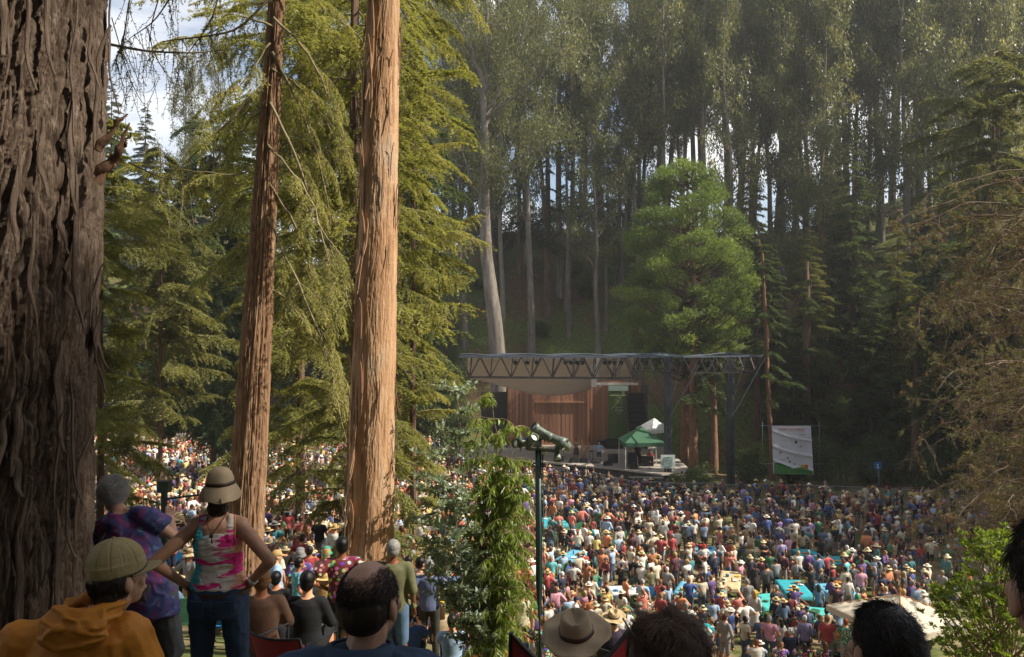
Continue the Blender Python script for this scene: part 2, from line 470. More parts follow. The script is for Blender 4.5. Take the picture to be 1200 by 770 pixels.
# ================================================================ camera, sky, sun
EXPOSURE = 0.76
cam_d = bpy.data.cameras.new('camera'); cam = bpy.data.objects.new('camera', cam_d); COL.objects.link(cam)
cam_d.sensor_width = 36; cam_d.lens = 36*FP/1200; cam_d.clip_end = 3000; cam_d.clip_start = .05
cam.location = (0, 0, CZ); cam.rotation_euler = (math.radians(90+.30), 0, 0)
SC.camera = cam
AZ, EL = math.radians(99), math.radians(45)
sdir = Vector((math.cos(EL)*math.sin(AZ), math.cos(EL)*math.cos(AZ), math.sin(EL)))
sl = bpy.data.lights.new('sun', 'SUN'); sun = bpy.data.objects.new('sun', sl); COL.objects.link(sun)
sl.energy = 5.0; sl.angle = math.radians(.6); sl.color = (1, .93, .8)
sun.rotation_euler = sdir.to_track_quat('Z', 'Y').to_euler()
w = bpy.data.worlds.new('World'); SC.world = w; w.use_nodes = True
nt = w.node_tree; bg = nt.nodes['Background']
sk = nt.nodes.new('ShaderNodeTexSky'); sk.sky_type = 'NISHITA'; sk.sun_disc = False
sk.sun_elevation = EL; sk.sun_rotation = AZ; sk.dust_density = 1.6; sk.air_density = 1.0
tc = nt.nodes.new('ShaderNodeTexCoord'); mp = nt.nodes.new('ShaderNodeMapping')
mp.inputs['Scale'].default_value = (1, 1, 1.9); mp.inputs['Location'].default_value = (.35, .1, .2)
nt.links.new(tc.outputs['Generated'], mp.inputs['Vector'])
nf = noise(nt, mp.outputs['Vector'], 2.6, 7, .55, .3)
cf = ramp(nt, nf, [(.45, (0, 0, 0)), (.62, (1, 1, 1))])
cl = mixc(nt, cf, sk.outputs['Color'], (8.2, 8.1, 8.0))
nt.links.new(cl, bg.inputs['Color']); bg.inputs['Strength'].default_value = .1
SC.view_settings.view_transform = 'Standard'; SC.view_settings.look = 'None'
SC.view_settings.exposure = EXPOSURE; SC.view_settings.gamma = 1
SC.view_settings.use_curve_mapping = False
# ================================================================ air: one closed box of thin haze round everything
def haze_box():
    me = bpy.data.meshes.new('haze'); x0, x1, y0, y1, z0, z1 = -760, 760, -340, 1300, -4, 92
    me.from_pydata([(x, y, z) for z in (z0, z1) for y in (y0, y1) for x in (x0, x1)], [], [(0, 2, 3, 1), (4, 5, 7, 6), (0, 1, 5, 4), (2, 6, 7, 3), (0, 4, 6, 2), (1, 3, 7, 5)])
    m = bpy.data.materials.new('haze'); m.use_nodes = True; nt = m.node_tree
    for n in list(nt.nodes):
        if n.type != 'OUTPUT_MATERIAL': nt.nodes.remove(n)
    v = nt.nodes.new('ShaderNodeVolumePrincipled'); v.inputs['Color'].default_value = (.95, .97, 1, 1); v.inputs['Density'].default_value = HAZE; v.inputs['Anisotropy'].default_value = .3
    nt.links.new(v.outputs[0], nt.nodes['Material Output'].inputs['Volume'])
    o = link('haze', me, None, m); tag(o, 'thin sunlit summer haze between the camera and the far grove', 'haze', kind='stuff')
HAZE = .00045
haze_box()
# ================================================================ ground
gx = np.concatenate([np.linspace(-700, -100, 10), np.linspace(-95, 105, 190), np.linspace(115, 700, 10)])
gy = np.concatenate([np.linspace(-300, -30, 8), np.linspace(-25, 45, 120), np.linspace(46, 210, 150), np.linspace(230, 1200, 10)])
X, Y = np.meshgrid(gx, gy)
Z = gz(X, Y)
Z = Z+.15*(fbm(X*.5, Y*.5, 0, 3)-.5)*np.where(Y > 66, 3, 1)
V = np.stack([X, Y, Z], -1).reshape(-1, 3)
nx, ny = len(gx), len(gy)
i = np.arange(ny-1)[:, None]*nx+np.arange(nx-1)[None]
Fq = np.stack([i, i+1, i+nx+1, i+nx], -1).reshape(-1, 4)
o = link('ground', arr_mesh('ground', V, Fq, smooth=True), None, M['ground'])
tag(o, 'trampled meadow rising into a wooded hillside behind the stage', 'ground', kind='structure')
# ================================================================ vegetation generators
def unit(a): return a/np.maximum(np.linalg.norm(a, axis=-1, keepdims=True), 1e-9)
class Leaves:
    def __init__(s): s.C = []; s.D = []; s.L = []; s.W = []; s.R = []
    def add(s, C, D, L, W, R=None):
        C = np.asarray(C, float).reshape(-1, 3); n = len(C)
        s.C.append(C); s.D.append(np.broadcast_to(np.asarray(D, float), (n, 3)))
        s.L.append(np.broadcast_to(np.asarray(L, float), (n,))); s.W.append(np.broadcast_to(np.asarray(W, float), (n,)))
        s.R.append(rng.random(n) if R is None else np.broadcast_to(np.asarray(R, float), (n,)))
    def arrays(s): return [np.concatenate(a) for a in (s.C, s.D, s.L, s.W, s.R)]
    def merge(s, arr, M4=None, sc=1.0):
        C, D, L, W, R = arr
        if M4 is not None:
            A = np.array(M4)
            C = C@A[:3, :3].T+A[:3, 3]; D = unit(D@A[:3, :3].T)
        s.C.append(C); s.D.append(D); s.L.append(L*sc); s.W.append(W*sc); s.R.append(R)
    def mesh(s, name, flat=0.0):
        C, D, L, W, R = s.arrays(); D = unit(D); n = len(C)
        q = rng.normal(size=(n, 3)); q[:, 2] *= (1-flat)
        S = unit(np.cross(D, q)+1e-6)
        if flat: S = unit(np.cross(D, np.stack([rng.normal(size=n)*(1-flat), rng.normal(size=n)*(1-flat), np.ones(n)], -1)))
        a = D*(L*.5)[:, None]; b = S*(W*.5)[:, None]
        nrm = np.cross(S, D)*(L*.12)[:, None]
        V = np.stack([C-a, C+b-a*.1+nrm, C+a, C-b-a*.1+nrm], 1).reshape(-1, 3)
        return arr_mesh(name, V, np.arange(4*n).reshape(-1, 4), {'rnd': np.repeat(R, 4)})
class Wood:
    """fast collector of tubes -> one quad mesh"""
    def __init__(s): s.V = []; s.F = []; s.n = 0
    def tube(s, pts, rs, k=5):
        pts = np.asarray(pts, float); m = len(pts); rs = np.broadcast_to(np.asarray(rs, float), (m,))
        d = unit(np.gradient(pts, axis=0)); ref = np.array([0, 0, 1.]) if abs(d[0, 2]) < .9 else np.array([1., 0, 0])
        u = unit(np.cross(d, ref)); v = np.cross(u, d)
        a = np.arange(k)*2*np.pi/k
        R = pts[:, None]+(u[:, None]*np.cos(a)[None, :, None]+v[:, None]*np.sin(a)[None, :, None])*rs[:, None, None]
        i = np.arange(m-1)[:, None]*k+np.arange(k)[None]; j = np.arange(m-1)[:, None]*k+((np.arange(k)+1) % k)[None]
        s.F.append((np.stack([i, j, j+k, i+k], -1).reshape(-1, 4))+s.n); s.V.append(R.reshape(-1, 3)); s.n += m*k
    def merge(s, VF, M4):
        V, Fq = VF; A = np.array(M4); s.V.append(V@A[:3, :3].T+A[:3, 3]); s.F.append(Fq+s.n); s.n += len(V)
    def arrays(s): return np.concatenate(s.V), np.concatenate(s.F)
    def mesh(s, name):
        V, Fq = s.arrays(); return arr_mesh(name, V, Fq, smooth=True)
def trunk_mesh(name, pts, rs, k=40, nz=200, disp=None):
    """densely tessellated trunk; disp(theta, z, r) -> radial offset"""
    pts = np.asarray(pts, float); t = np.linspace(0, len(pts)-1, nz); ti = np.arange(len(pts))
    C = np.stack([np.interp(t, ti, pts[:, c]) for c in range(3)], -1)
    for _ in range(6): C[1:-1] = (C[:-2]+2*C[1:-1]+C[2:])/4
    r = np.interp(t, ti, rs); th = np.arange(k)*2*np.pi/k
    TH, Zr = np.meshgrid(th, C[:, 2]); RR = r[:, None]*np.ones_like(TH)
    if disp is not None: RR = RR+disp(TH, Zr, RR)
    V = np.stack([C[:, 0:1]+RR*np.cos(TH), C[:, 1:2]+RR*np.sin(TH), Zr], -1).reshape(-1, 3)
    i = np.arange(nz-1)[:, None]*k+np.arange(k)[None]; j = np.arange(nz-1)[:, None]*k+((np.arange(k)+1) % k)[None]
    Fq = np.stack([i, j, j+k, i+k], -1).reshape(-1, 4)
    return arr_mesh(name, V, Fq, smooth=True)
def fur_disp(amp, freq, zf, s=0):
    def f(TH, Zr, RR):
        x = np.cos(TH)*freq; y = np.sin(TH)*freq
        wz = fbm(x*.6, y*.6, Zr*zf*.7, s+9, 3)*2.2
        a = fbm(x+wz, y+wz, Zr*zf, s, 5)
        rdg = 1-np.abs(2*a-1)*1.9           # ridges
        b = fbm(x*.35, y*.35, Zr*zf*.5, s+20, 3)
        return amp*(np.clip(rdg, 0, 1)-.6)*1.4+amp*1.5*(b-.5)
    return f
def crack_disp(amp, freq, zf, s=0):
    """plates of bark between narrow deep cracks that run up the trunk, with fine fibres"""
    def f(TH, Zr, RR):
        x = np.cos(TH)*freq; y = np.sin(TH)*freq
        wx = (fbm(x*.5, y*.5, Zr*zf*1.6, s+9, 3)-.5)*2.4
        tot = 0
        for k, (fr, w_, a_) in enumerate(((1.0, .11, 1.0), (2.1, .14, .5), (4.3, .2, .22))):
            a = fbm((x+wx)*fr*.75, (y+wx)*fr*.75, Zr*zf*fr*.8, s+3*k, 2)/.75
            tot = tot-a_*np.exp(-((np.abs(2*a-1))/w_)**2)
        b = fbm(x*.4, y*.4, Zr*zf*.6, s+20, 3)-.45
        fib = fbm(x*6, y*6, Zr*zf*3, s+31, 3)-.45
        sh = fbm(x*1.2, y*1.2, Zr*zf*5, s+41, 2)-.4
        return amp*(.95*tot+1.5*b+.22*fib+.25*sh)
    return f
def worley(u, v, s=0):
    iu = np.floor(u).astype(np.int64); iv = np.floor(v).astype(np.int64)
    f1 = np.full(u.shape, 9.); f2 = np.full(u.shape, 9.); cid = np.zeros(u.shape)
    for a in (-1, 0, 1):
        for b in (-1, 0, 1):
            cu, cv = iu+a, iv+b; hx = _hash(cu, cv, cu*0+1, s); hy = _hash(cu, cv, cu*0+2, s)
            d = np.sqrt((cu+hx-u)**2+(cv+hy-v)**2); n1 = d < f1
            f2 = np.where(n1, f1, np.minimum(f2, d)); cid = np.where(n1, _hash(cu, cv, cu*0+3, s), cid); f1 = np.where(n1, d, f1)
    return f1, f2, cid
def plate_disp(amp, wu, wv, s=0):
    def f(TH, Zr, RR):
        t = (TH-math.pi/2) % (2*math.pi); u0 = t*RR; q = np.cos(TH)*2; w = np.sin(TH)*2
        wx = (fbm(q*2, w*2, Zr*1.6, s, 3)-.45)*.16+(fbm(q*6, w*6, Zr*5, s+4, 2)-.4)*.035
        tot = 0
        for k, (sc, a_) in enumerate(((1, 1.), (.55, .8), (.3, .4))):
            f1, f2, cid = worley((u0+wx)/(wu*sc), Zr/(wv*sc)+wx*2, s+k)
            e = f2-f1; tot = tot+a_*((1-np.exp(-(e/.16)**2))*1.0-1.0+.55*(cid-.5))
        fib = fbm(q*22, w*22, Zr*3.5, s+31, 3)-.45; b = fbm(q*.8, w*.8, Zr*.8, s+20, 3)-.45
        return amp*(tot+.35*fib+1.2*b)
    return f
def Mx(loc, az, pitch=0, sc=1.0, roll=0):
    return Matrix.Translation(loc)@Matrix.Rotation(az, 4, 'Z')@Matrix.Rotation(-pitch, 4, 'Y')@Matrix.Rotation(roll, 4, 'X')@Matrix.Scale(sc, 4)
def bough(L=3., twigs=60, droop=.35, lift=.2, tl=.35, lf=.12, lw=.03, per=14, hang=.5, bend=.1, start=.15, keep=1., wr=.02):
    lv = Leaves(); wd = Wood()
    t = np.linspace(0, 1, 14); ph = rng.random()*6
    ax = np.stack([L*t, bend*L*np.sin(t*2.5+ph)*t, L*(lift*t-droop*t*t)], -1)
    wd.tube(ax, wr*(1-.85*t), 5)
    for i in range(twigs):
        tt = start+(1-start)*(i+rng.random())/twigs
        p = np.array([np.interp(tt, t, ax[:, c]) for c in range(3)])
        sd = 1 if i % 2 else -1
        l = tl*L*(1.05-.65*tt)*(.5+rng.random()*.8)*min(1, (tt-start)*5+.35)
        d0 = np.array([.55+.4*rng.random(), sd*(.5+.6*rng.random()), .1*rng.normal()]); d0 /= np.linalg.norm(d0)
        s = np.linspace(0, 1, 5)
        tw = p+d0*l*s[:, None]+np.array([0, 0, -1])*(hang*l*s**1.7)[:, None]+rng.normal(size=(5, 3))*.015*l*s[:, None]
        wd.tube(tw, .0055*L/3*(1-.7*s)+.001, 3)
        if rng.random() > keep: continue
        u = rng.random(per)**.8
        c = np.stack([np.interp(u, s, tw[:, k]) for k in range(3)], -1)
        dd = unit(d0*.7+rng.normal(size=(per, 3))*[.55, .55, .3]+[0, 0, -.25*hang])
        ll = lf*(.6+.8*rng.random(per))
        lv.add(c+dd*(ll*.5)[:, None], dd, ll, lw*(.7+.6*rng.random(per)), np.clip(.35+.5*rng.random(per)+.15*rng.random(), 0, 1))
    return lv.arrays(), wd.arrays()
def tree_obj(loc, label=None, name='tree', cat='tree', group=None, trunk=None, crown=None, branches=None, mt=None, mc=None, mb=None, rz=0):
    r = empty(name, loc, rz, label, cat, group)
    if trunk is not None: link('trunk', trunk, r, mt)
    if branches is not None: link('branches', branches, r, mb or mt)
    if crown is not None: link('crown', crown, r, mc)
    return r
# ---- far eucalyptus prototypes
def eucalyptus(h, spread, leaves_n, bare=.35, seed=0, lsz=(.42, .13)):
    n = 9; z = np.linspace(0, h, n)
    x = np.cumsum(rng.normal(size=n)*.012*h)*.7; y = np.cumsum(rng.normal(size=n)*.012*h)*.7; x -= x[0]; y -= y[0]
    pts = np.stack([x, y, z-.6], -1); r0 = .0095*h
    rs = np.interp(z/h, [0, .05, .5, 1], [r0*1.25, r0, r0*.6, .03])
    tm = trunk_mesh('trunk', pts, rs, 10, 24)
    wd = Wood(); lv = Leaves(); cl = []
    nb = int(22+h*.5)
    for i in range(nb):
        f = bare+(1-bare)*(i+rng.random())/nb
        p = np.array([np.interp(f*h, z, x), np.interp(f*h, z, y), f*h-.6])
        az = rng.random()*6.283; l = spread*(.45+.7*rng.random())*(1.15-.6*f); up = .5+.6*rng.random()+.5*f
        s = np.linspace(0, 1, 6)
        d = np.array([math.cos(az), math.sin(az), 0])
        q = p+d*(l*s)[:, None]+np.array([0, 0, 1])*(l*up*s**1.2)[:, None]+rng.normal(size=(6, 3))*.05*l*s[:, None]
        wd.tube(q, r0*.3*(1-f*.4)*(1-.8*s)+.012, 4)
        for k in range(4):
            c = q[2+k if k < 4 else 5]+rng.normal(size=3)*l*.13
            cl.append((c, .15*l+.5*rng.random()**2+.3))
            if k > 0: wd.tube(np.stack([q[1+k], (q[1+k]+c)/2+[0, 0, .1], c]), [.03, .02, .012], 3)
    cl.append((pts[-1], 1.2))
    wsum = sum(c[1]**2 for c in cl)
    for c, r in cl:
        m = int(leaves_n*r*r/wsum)
        g = rng.normal(size=(m, 3))*[.4, .4, .62]*r
        ok = rng.random(m) < .97; g = g[ok]; m = len(g)
        d = unit(rng.normal(size=(m, 3))*[.5, .5, .35]+[0, 0, -1])
        lv.add(c+g, d, lsz[0]*(.6+.8*rng.random(m)), lsz[1]*(.6+.8*rng.random(m)), np.clip(rng.random(m)*.55+.45*rng.random(), 0, 1))
    return tm, wd.mesh('branches'), lv.mesh('crown')
# ---- conifer from boughs
def conifer(h, rad, nb, blib, start=.08, top_r=.12, trunk_r=None, trunk_k=12, pitch=(-.15, .15), trunkdisp=None, power=.8, nz=30, lean=(0, 0), flat=.6, crownz=None):
    z = np.linspace(0, h, 8); pts = np.stack([lean[0]*z/h, lean[1]*z/h, z-.5], -1)
    r0 = trunk_r or .013*h
    tm = trunk_mesh('trunk', pts, np.interp(z/h, [0, .04, 1], [r0*1.3, r0, .02]), trunk_k, nz, trunkdisp)
    wd = Wood(); lv = Leaves()
    for i in range(nb):
        f = start+(1-start)*((i+rng.random())/nb)**.92
        if crownz and f*h > crownz: continue
        R = rad*((1-f)**power*(1-top_r)+top_r)*(.75+.45*rng.random())
        la, wa, L0 = blib[rng.integers(len(blib))]
        M4 = Mx((lean[0]*f, lean[1]*f, f*h-.5), rng.random()*6.283, pitch[0]+(pitch[1]-pitch[0])*f+rng.normal()*.08, R/L0, rng.normal()*.15)
        sc = max(R/L0, .5)
        lv.merge(la, M4, sc); wd.merge(wa, M4)
    return tm, wd.mesh('branches'), lv.mesh('crown', flat)
far_lib = []
for _ in range(6):
    la, wa = bough(3, 26, .3, .12, .42, .34, .13, 16, .45); far_lib.append((la, wa, 3))
# ---------------------------------------------------------------- the far grove
euc_protos = [eucalyptus(36+3*k, 4.6+.5*(k % 3), 13000, .34+.05*(k % 3), k) for k in range(5)]
euc_low = [eucalyptus(33+3*q, 4.4, 13000, .12, 9) for q in range(2)]
FAR = []           # (root, px, py, kind)
def place(proto, x, y, sc, rz, name, cat, group, mt, mc, lab=None, dz=0, mb=None):
    tm, bm_, cm = proto
    if not tm.materials:
        tm.materials.append(mt); bm_.materials.append(mb or mt); cm.materials.append(mc)
    r = empty(name, (x, y, gzf(x, y)+dz), rz, lab, cat, group); r.scale = (sc, sc, sc*(.92+.16*random.random()))
    for nm, me in (('trunk', tm), ('branches', bm_), ('crown', cm)): link(nm, me, r)
    return r
# eucalyptus on the ridge, at real distances 92-150 m
ridge = []
k = 0
for row, (yy, step) in enumerate([(98, 44), (108, 36), (120, 31), (136, 62)]):
    px = 500+row*13
    while px < 1290:
        y = yy+random.uniform(-4, 4); x = (px-600)/FP*y
        gap = (682 < px < 698 and row > 1) or (1008 < px < 1030)
        if not gap:
            sc = random.uniform(.88, 1.12)*(1.0 if px < 900 else 1.05)
            o = place(euc_protos[k % 5], x, y, sc, random.random()*6.28, 'eucalyptus_tree', 'tree', 'eucalyptus grove on the ridge behind the stage', M['bark_grey'], M['f_euc'])
            ridge.append((o, px, 200+10*row)); k += 1
        px += step*random.uniform(.75, 1.25)
for px, yy in ((140, 128), (210, 120), (262, 132), (330, 126), (400, 118), (465, 124)):   # left skyline
    if px in (140,): continue
    x = (px-600)/FP*yy
    o = place(euc_protos[k % 5], x, yy, .78 if px < 300 else .95, random.random()*6, 'eucalyptus_tree', 'tree', 'eucalyptus trees on the left skyline', M['bark_grey'], M['f_euc']); k += 1
    ridge.append((o, px, 180))
for px0, yy in ((860, 90), (915, 94), (965, 88), (1020, 96), (1065, 90), (1110, 84), (1150, 92), (1185, 82), (1225, 88), (1090, 100), (1000, 104), (930, 106)):
    x = (px0-600)/FP*yy; o = place(euc_low[k % 2], x, yy, random.uniform(.9, 1.1), random.random()*6, 'eucalyptus_tree', 'tree', 'eucalyptus trees on the right slope', M['bark_grey'], M['f_euc']); k += 1; ridge.append((o, px0, 230))
# dark conifers
con_protos = [conifer(30+4*k, 5.2+.4*k, 150, far_lib, .06, .1) for k in range(3)]
con = []
for (px, yy, h, mcx) in [(150, 96, 21, 0), (195, 104, 27, 0), (245, 97, 24, 0), (300, 108, 30, 0), (350, 100, 27, 0), (400, 106, 32, 0), (455, 98, 27, 0), (500, 96, 22, 0),
                         (120, 112, 30, 0), (90, 100, 26, 0), (60, 95, 28, 0), (10, 98, 30, 0), (170, 124, 24, 0), (225, 130, 27, 0), (280, 127, 27, 0), (130, 128, 22, 0),
                         (905, 78, 17, 0), (950, 74, 20, 1), (1000, 79, 21, 0), (1052, 74, 19, 1), (1100, 78, 22, 0), (1145, 70, 24, 1), (1195, 66, 27, 1), (1240, 62, 30, 0), (880, 86, 16, 1), (1165, 84, 26, 1), (975, 90, 19, 0), (1020, 70, 15, 0), (930, 72, 14, 0), (1125, 68, 16, 0)]:
    x = (px-600)/FP*yy; pk = con_protos[k % 3]; k += 1
    r = place(pk, x, yy, h/34, random.random()*6, 'conifer_tree', 'tree', 'dark conifers around the meadow', M['bark_dark'], M['f_dark'])
    if mcx:
        for c in r.children:
            if c.name.startswith('crown'):
                c.material_slots[0].link = 'OBJECT'; c.material_slots[0].material = M['f_mid']
    con.append((r, px, 330+(0 if yy > 85 else 50)))
LT = [('left skyline gap', 160, 150), ('leaning redwood trunk', 300, 260), ('smooth pale trunk', 440, 240), ('big pale forked eucalyptus', 572, 230), ('bright green pine', 815, 260), ('hanging info banner', 930, 420), ('stage roof truss', 690, 300), ('grey wing tower', 858, 330), ('brown dead foliage', 1130, 340), ('pale sky gap in the grove', 1020, 250), ('top right photo corner', 1180, 60), ('bare hillside slope', 680, 230)]
uniq_labels(ridge, lambda o: 'slender grey-green eucalyptus on ridge', LT)
uniq_labels(con, lambda o: 'dark conifer beyond the crowd', LT)
# big pale forked eucalyptus behind the stage
def big_euc():
    Y0 = 84.0; base = P(584, 424, Y0); gzv = gzf(base.x, Y0)
    r = empty('eucalyptus_tree', (base.x, Y0, gzv), 0, 'big pale grey forked eucalyptus rising behind the left half of the stage roof', 'tree')
    def L(px, py, dy=0):
        p = P(px, py, Y0+dy); return (p.x-base.x, dy, p.z-gzv)
    tr = [(0.3, 0, -1), L(584, 424), L(578, 360), L(570, 300), L(568, 240), L(568, 170), L(567, 110)]
    tm = trunk_mesh('trunk', tr, [1.0, .84, .74, .62, .52, .42, .32], 24, 120, fur_disp(.05, 3, .15, 4))
    link('trunk', tm, r, M['bark_grey'])
    wd = Wood(); lv = Leaves(); tips = []
    def limb(a, b, c, ra, rb, dy):
        s = np.linspace(0, 1, 9); A, B, C = [np.array(L(*q[:2], q[2])) for q in (a, b, c)]
        q = ((1-s)**2)[:, None]*A+(2*s*(1-s))[:, None]*B+(s*s)[:, None]*C
        q[1:-1] += rng.normal(size=(7, 3))*.18
        wd.tube(q, ra+(rb-ra)*s, 8); tips.append(q)
        for i in range(3, 9):
            for _ in range(2):
                d = unit(rng.normal(size=3)*[1, .8, .5]+[0, 0, .7]); l = 1.5+2*rng.random()
                w2 = np.stack([q[i], q[i]+d*l*.5+[0, 0, .1], q[i]+d*l]); wd.tube(w2, [.07, .04, .02], 4); tips.append(w2)
    for args in [((567, 110, 0), (560, 60, 0), (520, 0, -1), .3, .08, 0), ((567, 110, 0), (572, 50, 0), (570, -20, 1), .3, .1, 0), ((568, 130, 0), (600, 90, 0), (628, -10, -1), .28, .1, 0),
                 ((568, 120, 0), (550, 80, 1), (478, 8, 2), .2, .06, 0), ((568, 140, 0), (610, 100, -2), (672, 62, -4), .2, .05, 0), ((568, 215, 0), (600, 196, -2), (646, 168, -3), .16, .05, 0),
                 ((570, 260, 0), (556, 225, -2), (530, 150, -3), .14, .05, 0), ((569, 200, 0), (540, 170, 1), (505, 130, 2), .14, .05, 0), ((600, 90, 0), (640, 40, 0), (700, 0, 1), .14, .04, 0), ((568, 150, 0), (580, 120, 2), (590, 60, 4), .14, .05, 0)]:
        limb(*args)
    for q in tips:
        e = q[-1]; m = 300 if len(q) < 5 else 220
        g = rng.normal(size=(m, 3))*[.75, .75, .95]
        lv.add(e+g, unit(rng.normal(size=(m, 3))*[.5, .5, .3]+[0, 0, -1]), .3*(.6+.8*rng.random(m)), .09, rng.random(m)*.6+.4*rng.random())
    link('branches', wd.mesh('branches'), r, M['bark_grey']); link('crown', lv.mesh('crown'), r, M['f_euc'])
big_euc()
# bright green pine
def pine(px, Y0, ytop, ybot, width, label, nclump=95, sz=1.15, mat='f_pine', tuft=260, name='pine_tree'):
    a = P(px, ybot, Y0); top = P(px, ytop, Y0); g = gzf(a.x, Y0)
    r = empty(name, (a.x, Y0, g), 0, label, 'tree')
    H = top.z-g; zb = a.z-g; R = width/2/FP*Y0
    n = 8; z = np.linspace(0, H*.95, n); x = np.cumsum(rng.normal(size=n))*.08; x -= x[0]
    tm = trunk_mesh('trunk', np.stack([x, x*.5, z-.5], -1), np.interp(z/H, [0, .5, 1], [.42, .3, .05]), 14, 60, fur_disp(.04, 2.5, .5, 3))
    link('trunk', tm, r, M['bark_red'])
    wd = Wood(); lv = Leaves(); cs = []
    tries = 0
    while len(cs) < nclump and tries < 4000:
        tries += 1
        f = rng.random(); zz = zb+f*(H-zb); Rf = R*math.sqrt(max(0, 1-(max(f-.25, 0)/.75)**2.2))*(.55+.45*min(1, f*5))
        az = rng.random()*6.283; rr = Rf*(.35+.65*math.sqrt(rng.random()))
        c = np.array([rr*math.cos(az), rr*math.sin(az), zz])
        if any(np.linalg.norm(c-d) < sz*1.0 for d in cs): continue
        cs.append(c)
    for c in cs:
        s = np.linspace(0, 1, 6); zt = max(c[2]-np.hypot(c[0], c[1])*.55, 1)
        st = np.array([np.interp(zt, z, x), 0, zt]); q = st+(c-st)*s[:, None]; q[:, 2] -= .5*np.sin(s*3.1)
        wd.tube(q, .1*(1-.8*s)+.015, 5)
        rad = sz*(.5+1.0*rng.random()); m = int(tuft*rad)
        d = unit(rng.normal(size=(m, 3))+[0, 0, .35]); rr = rad*(.25+.75*rng.random(m)**.45)
        lv.add(c+d*rr[:, None]*[1.15, 1.15, .6]+rng.normal(size=(m, 3))*.16, unit(d+rng.normal(size=(m, 3))*.6+[0, 0, .25]), .36*(.6+.8*rng.random(m)), .075, np.clip(rng.random(m)*.5+.5*rng.random(), 0, 1))
    link('branches', wd.mesh('branches'), r, M['bark_dark']); link('crown', lv.mesh('crown'), r, M[mat])
pine(803, 72, 192, 425, 150, 'bright green tufted pine with reddish trunk above the right end of the stage roof', 170, .9, tuft=430)
pine(965, 88, 210, 330, 100, 'dim green rounded pine above the hanging info banner', 45, 1.5, 'f_mid', 300)
# shade-side redwood trunks by the stage wing and other tall ones
def tall_trunk(px, Y0, r0, ytop, lean, label, mat, name='redwood_tree', crown=True):
    a = P(px, 500, Y0); g = gzf(a.x, Y0); H = (CZ-(ytop-390)/FP*Y0)-g
    r = empty(name, (a.x, Y0, g), 0, label, 'tree')
    z = np.linspace(0, H, 7)
    link('trunk', trunk_mesh('trunk', np.stack([lean*z/H+.06*np.sin(z*.6), .05*np.cos(z*.5), z-.5], -1), np.interp(z/H, [0, .05, 1], [r0*1.25, r0, r0*.4]), 16, 80, fur_disp(.045, 2.2, .5, int(px))), r, M[mat])
    if crown:
        wd = Wood(); lv = Leaves()
        for i in range(36):
            f = .35+.65*rng.random(); la, wa, L0 = far_lib[rng.integers(6)]
            R = 2.4*(1.25-f)*(.7+.6*rng.random()); M4 = Mx((lean*f, 0, f*H), rng.random()*6.28, -.2+.2*rng.normal(), R/L0)
            lv.merge(la, M4, max(R/L0, .5)); wd.merge(wa, M4)
        link('branches', wd.mesh('branches'), r, M['bark_dark']); link('crown', lv.mesh('crown', .5), r, M['f_dark'])
for args in [(812, 69, .42, 300, .1, 'reddish redwood trunk standing just right of the stage tent, inside the truss wing', 'bark_red'),
             (836, 71, .36, 330, 0, 'brown redwood trunk between the two grey wing towers', 'bark_red'),
             (886, 74, .3, 260, .3, 'dark trunk just right of the truss wing corner', 'bark_dark'),
             (905, 68, .24, 290, -.8, 'thin sunlit orange-brown trunk left of the hanging info banner', 'bark_red'),
             (943, 72, .55, 300, .2, 'thick dark brown trunk directly behind the hanging info banner', 'bark_dark'),
             (966, 75, .3, 320, .2, 'narrow dark trunk just right of the hanging info banner', 'bark_dark'),
             (1072, 66, .4, 330, .2, 'dark trunk behind the brown dead foliage right of the blue pole sign', 'bark_dark'),
             (696, 104, .3, 120, .4, 'thin bare trunk standing alone on the open hillside slope', 'bark_grey'),
             (667, 98, .26, 120, -.4, 'slim straight trunk on the slope above the white stage canopy', 'bark_grey'),
             (642, 101, .5, 140, 0, 'thick dark ivy-covered trunk on slope right of the big pale eucalyptus', 'bark_dark'),
             (710, 99, .2, 180, .3, 'very thin leaning pole-like trunk on the slope left of the bright pine', 'bark_grey'),
             (726, 106, .32, 150, 0, 'dark straight trunk at the top of the slope left of the bright pine', 'bark_dark'),
             (610, 104, .3, 140, -.3, 'dark straight trunk just right of the big pale eucalyptus', 'bark_dark'),
             ]: tall_trunk(*args)
# shrubs
def shrub(x, y, r, h, label, mat='f_shrub', n=1500, lf=.22, name='shrub', cat='shrub', group=None, dz=0, lw=.09):
    g = gzf(x, y)+dz; root = empty(name, (x, y, g), rng.random()*6, label, cat, group)
    lv = Leaves(); wd = Wood()
    for i in range(9):
        az = rng.random()*6.28; f = rng.random(); c = np.array([r*.62*math.cos(az)*f**.5, r*.62*math.sin(az)*f**.5, h*(.3+.5*rng.random())])
        wd.tube(np.stack([[0, 0, -.1], c*[.5, .5, .6], c]), [.05, .035, .01], 4)
        rad = .42*r*(.8+.5*rng.random()); m = n//9
        d = unit(rng.normal(size=(m, 3))+[0, 0, .2]); rr = rad*(.3+.8*rng.random(m)**.5)
        lv.add(c+d*rr[:, None]*[1, 1, .45*h/r+.4], unit(d+rng.normal(size=(m, 3))*.8), lf*(.6+.8*rng.random(m)), lw*(.7+.6*rng.random(m)), np.clip(rng.random(m)*.6+.4*rng.random(), 0, 1))
    link('stems', wd.mesh('stems'), root, M['twig']); link('foliage', lv.mesh('foliage'), root, M[mat])
    return root
shrs = []
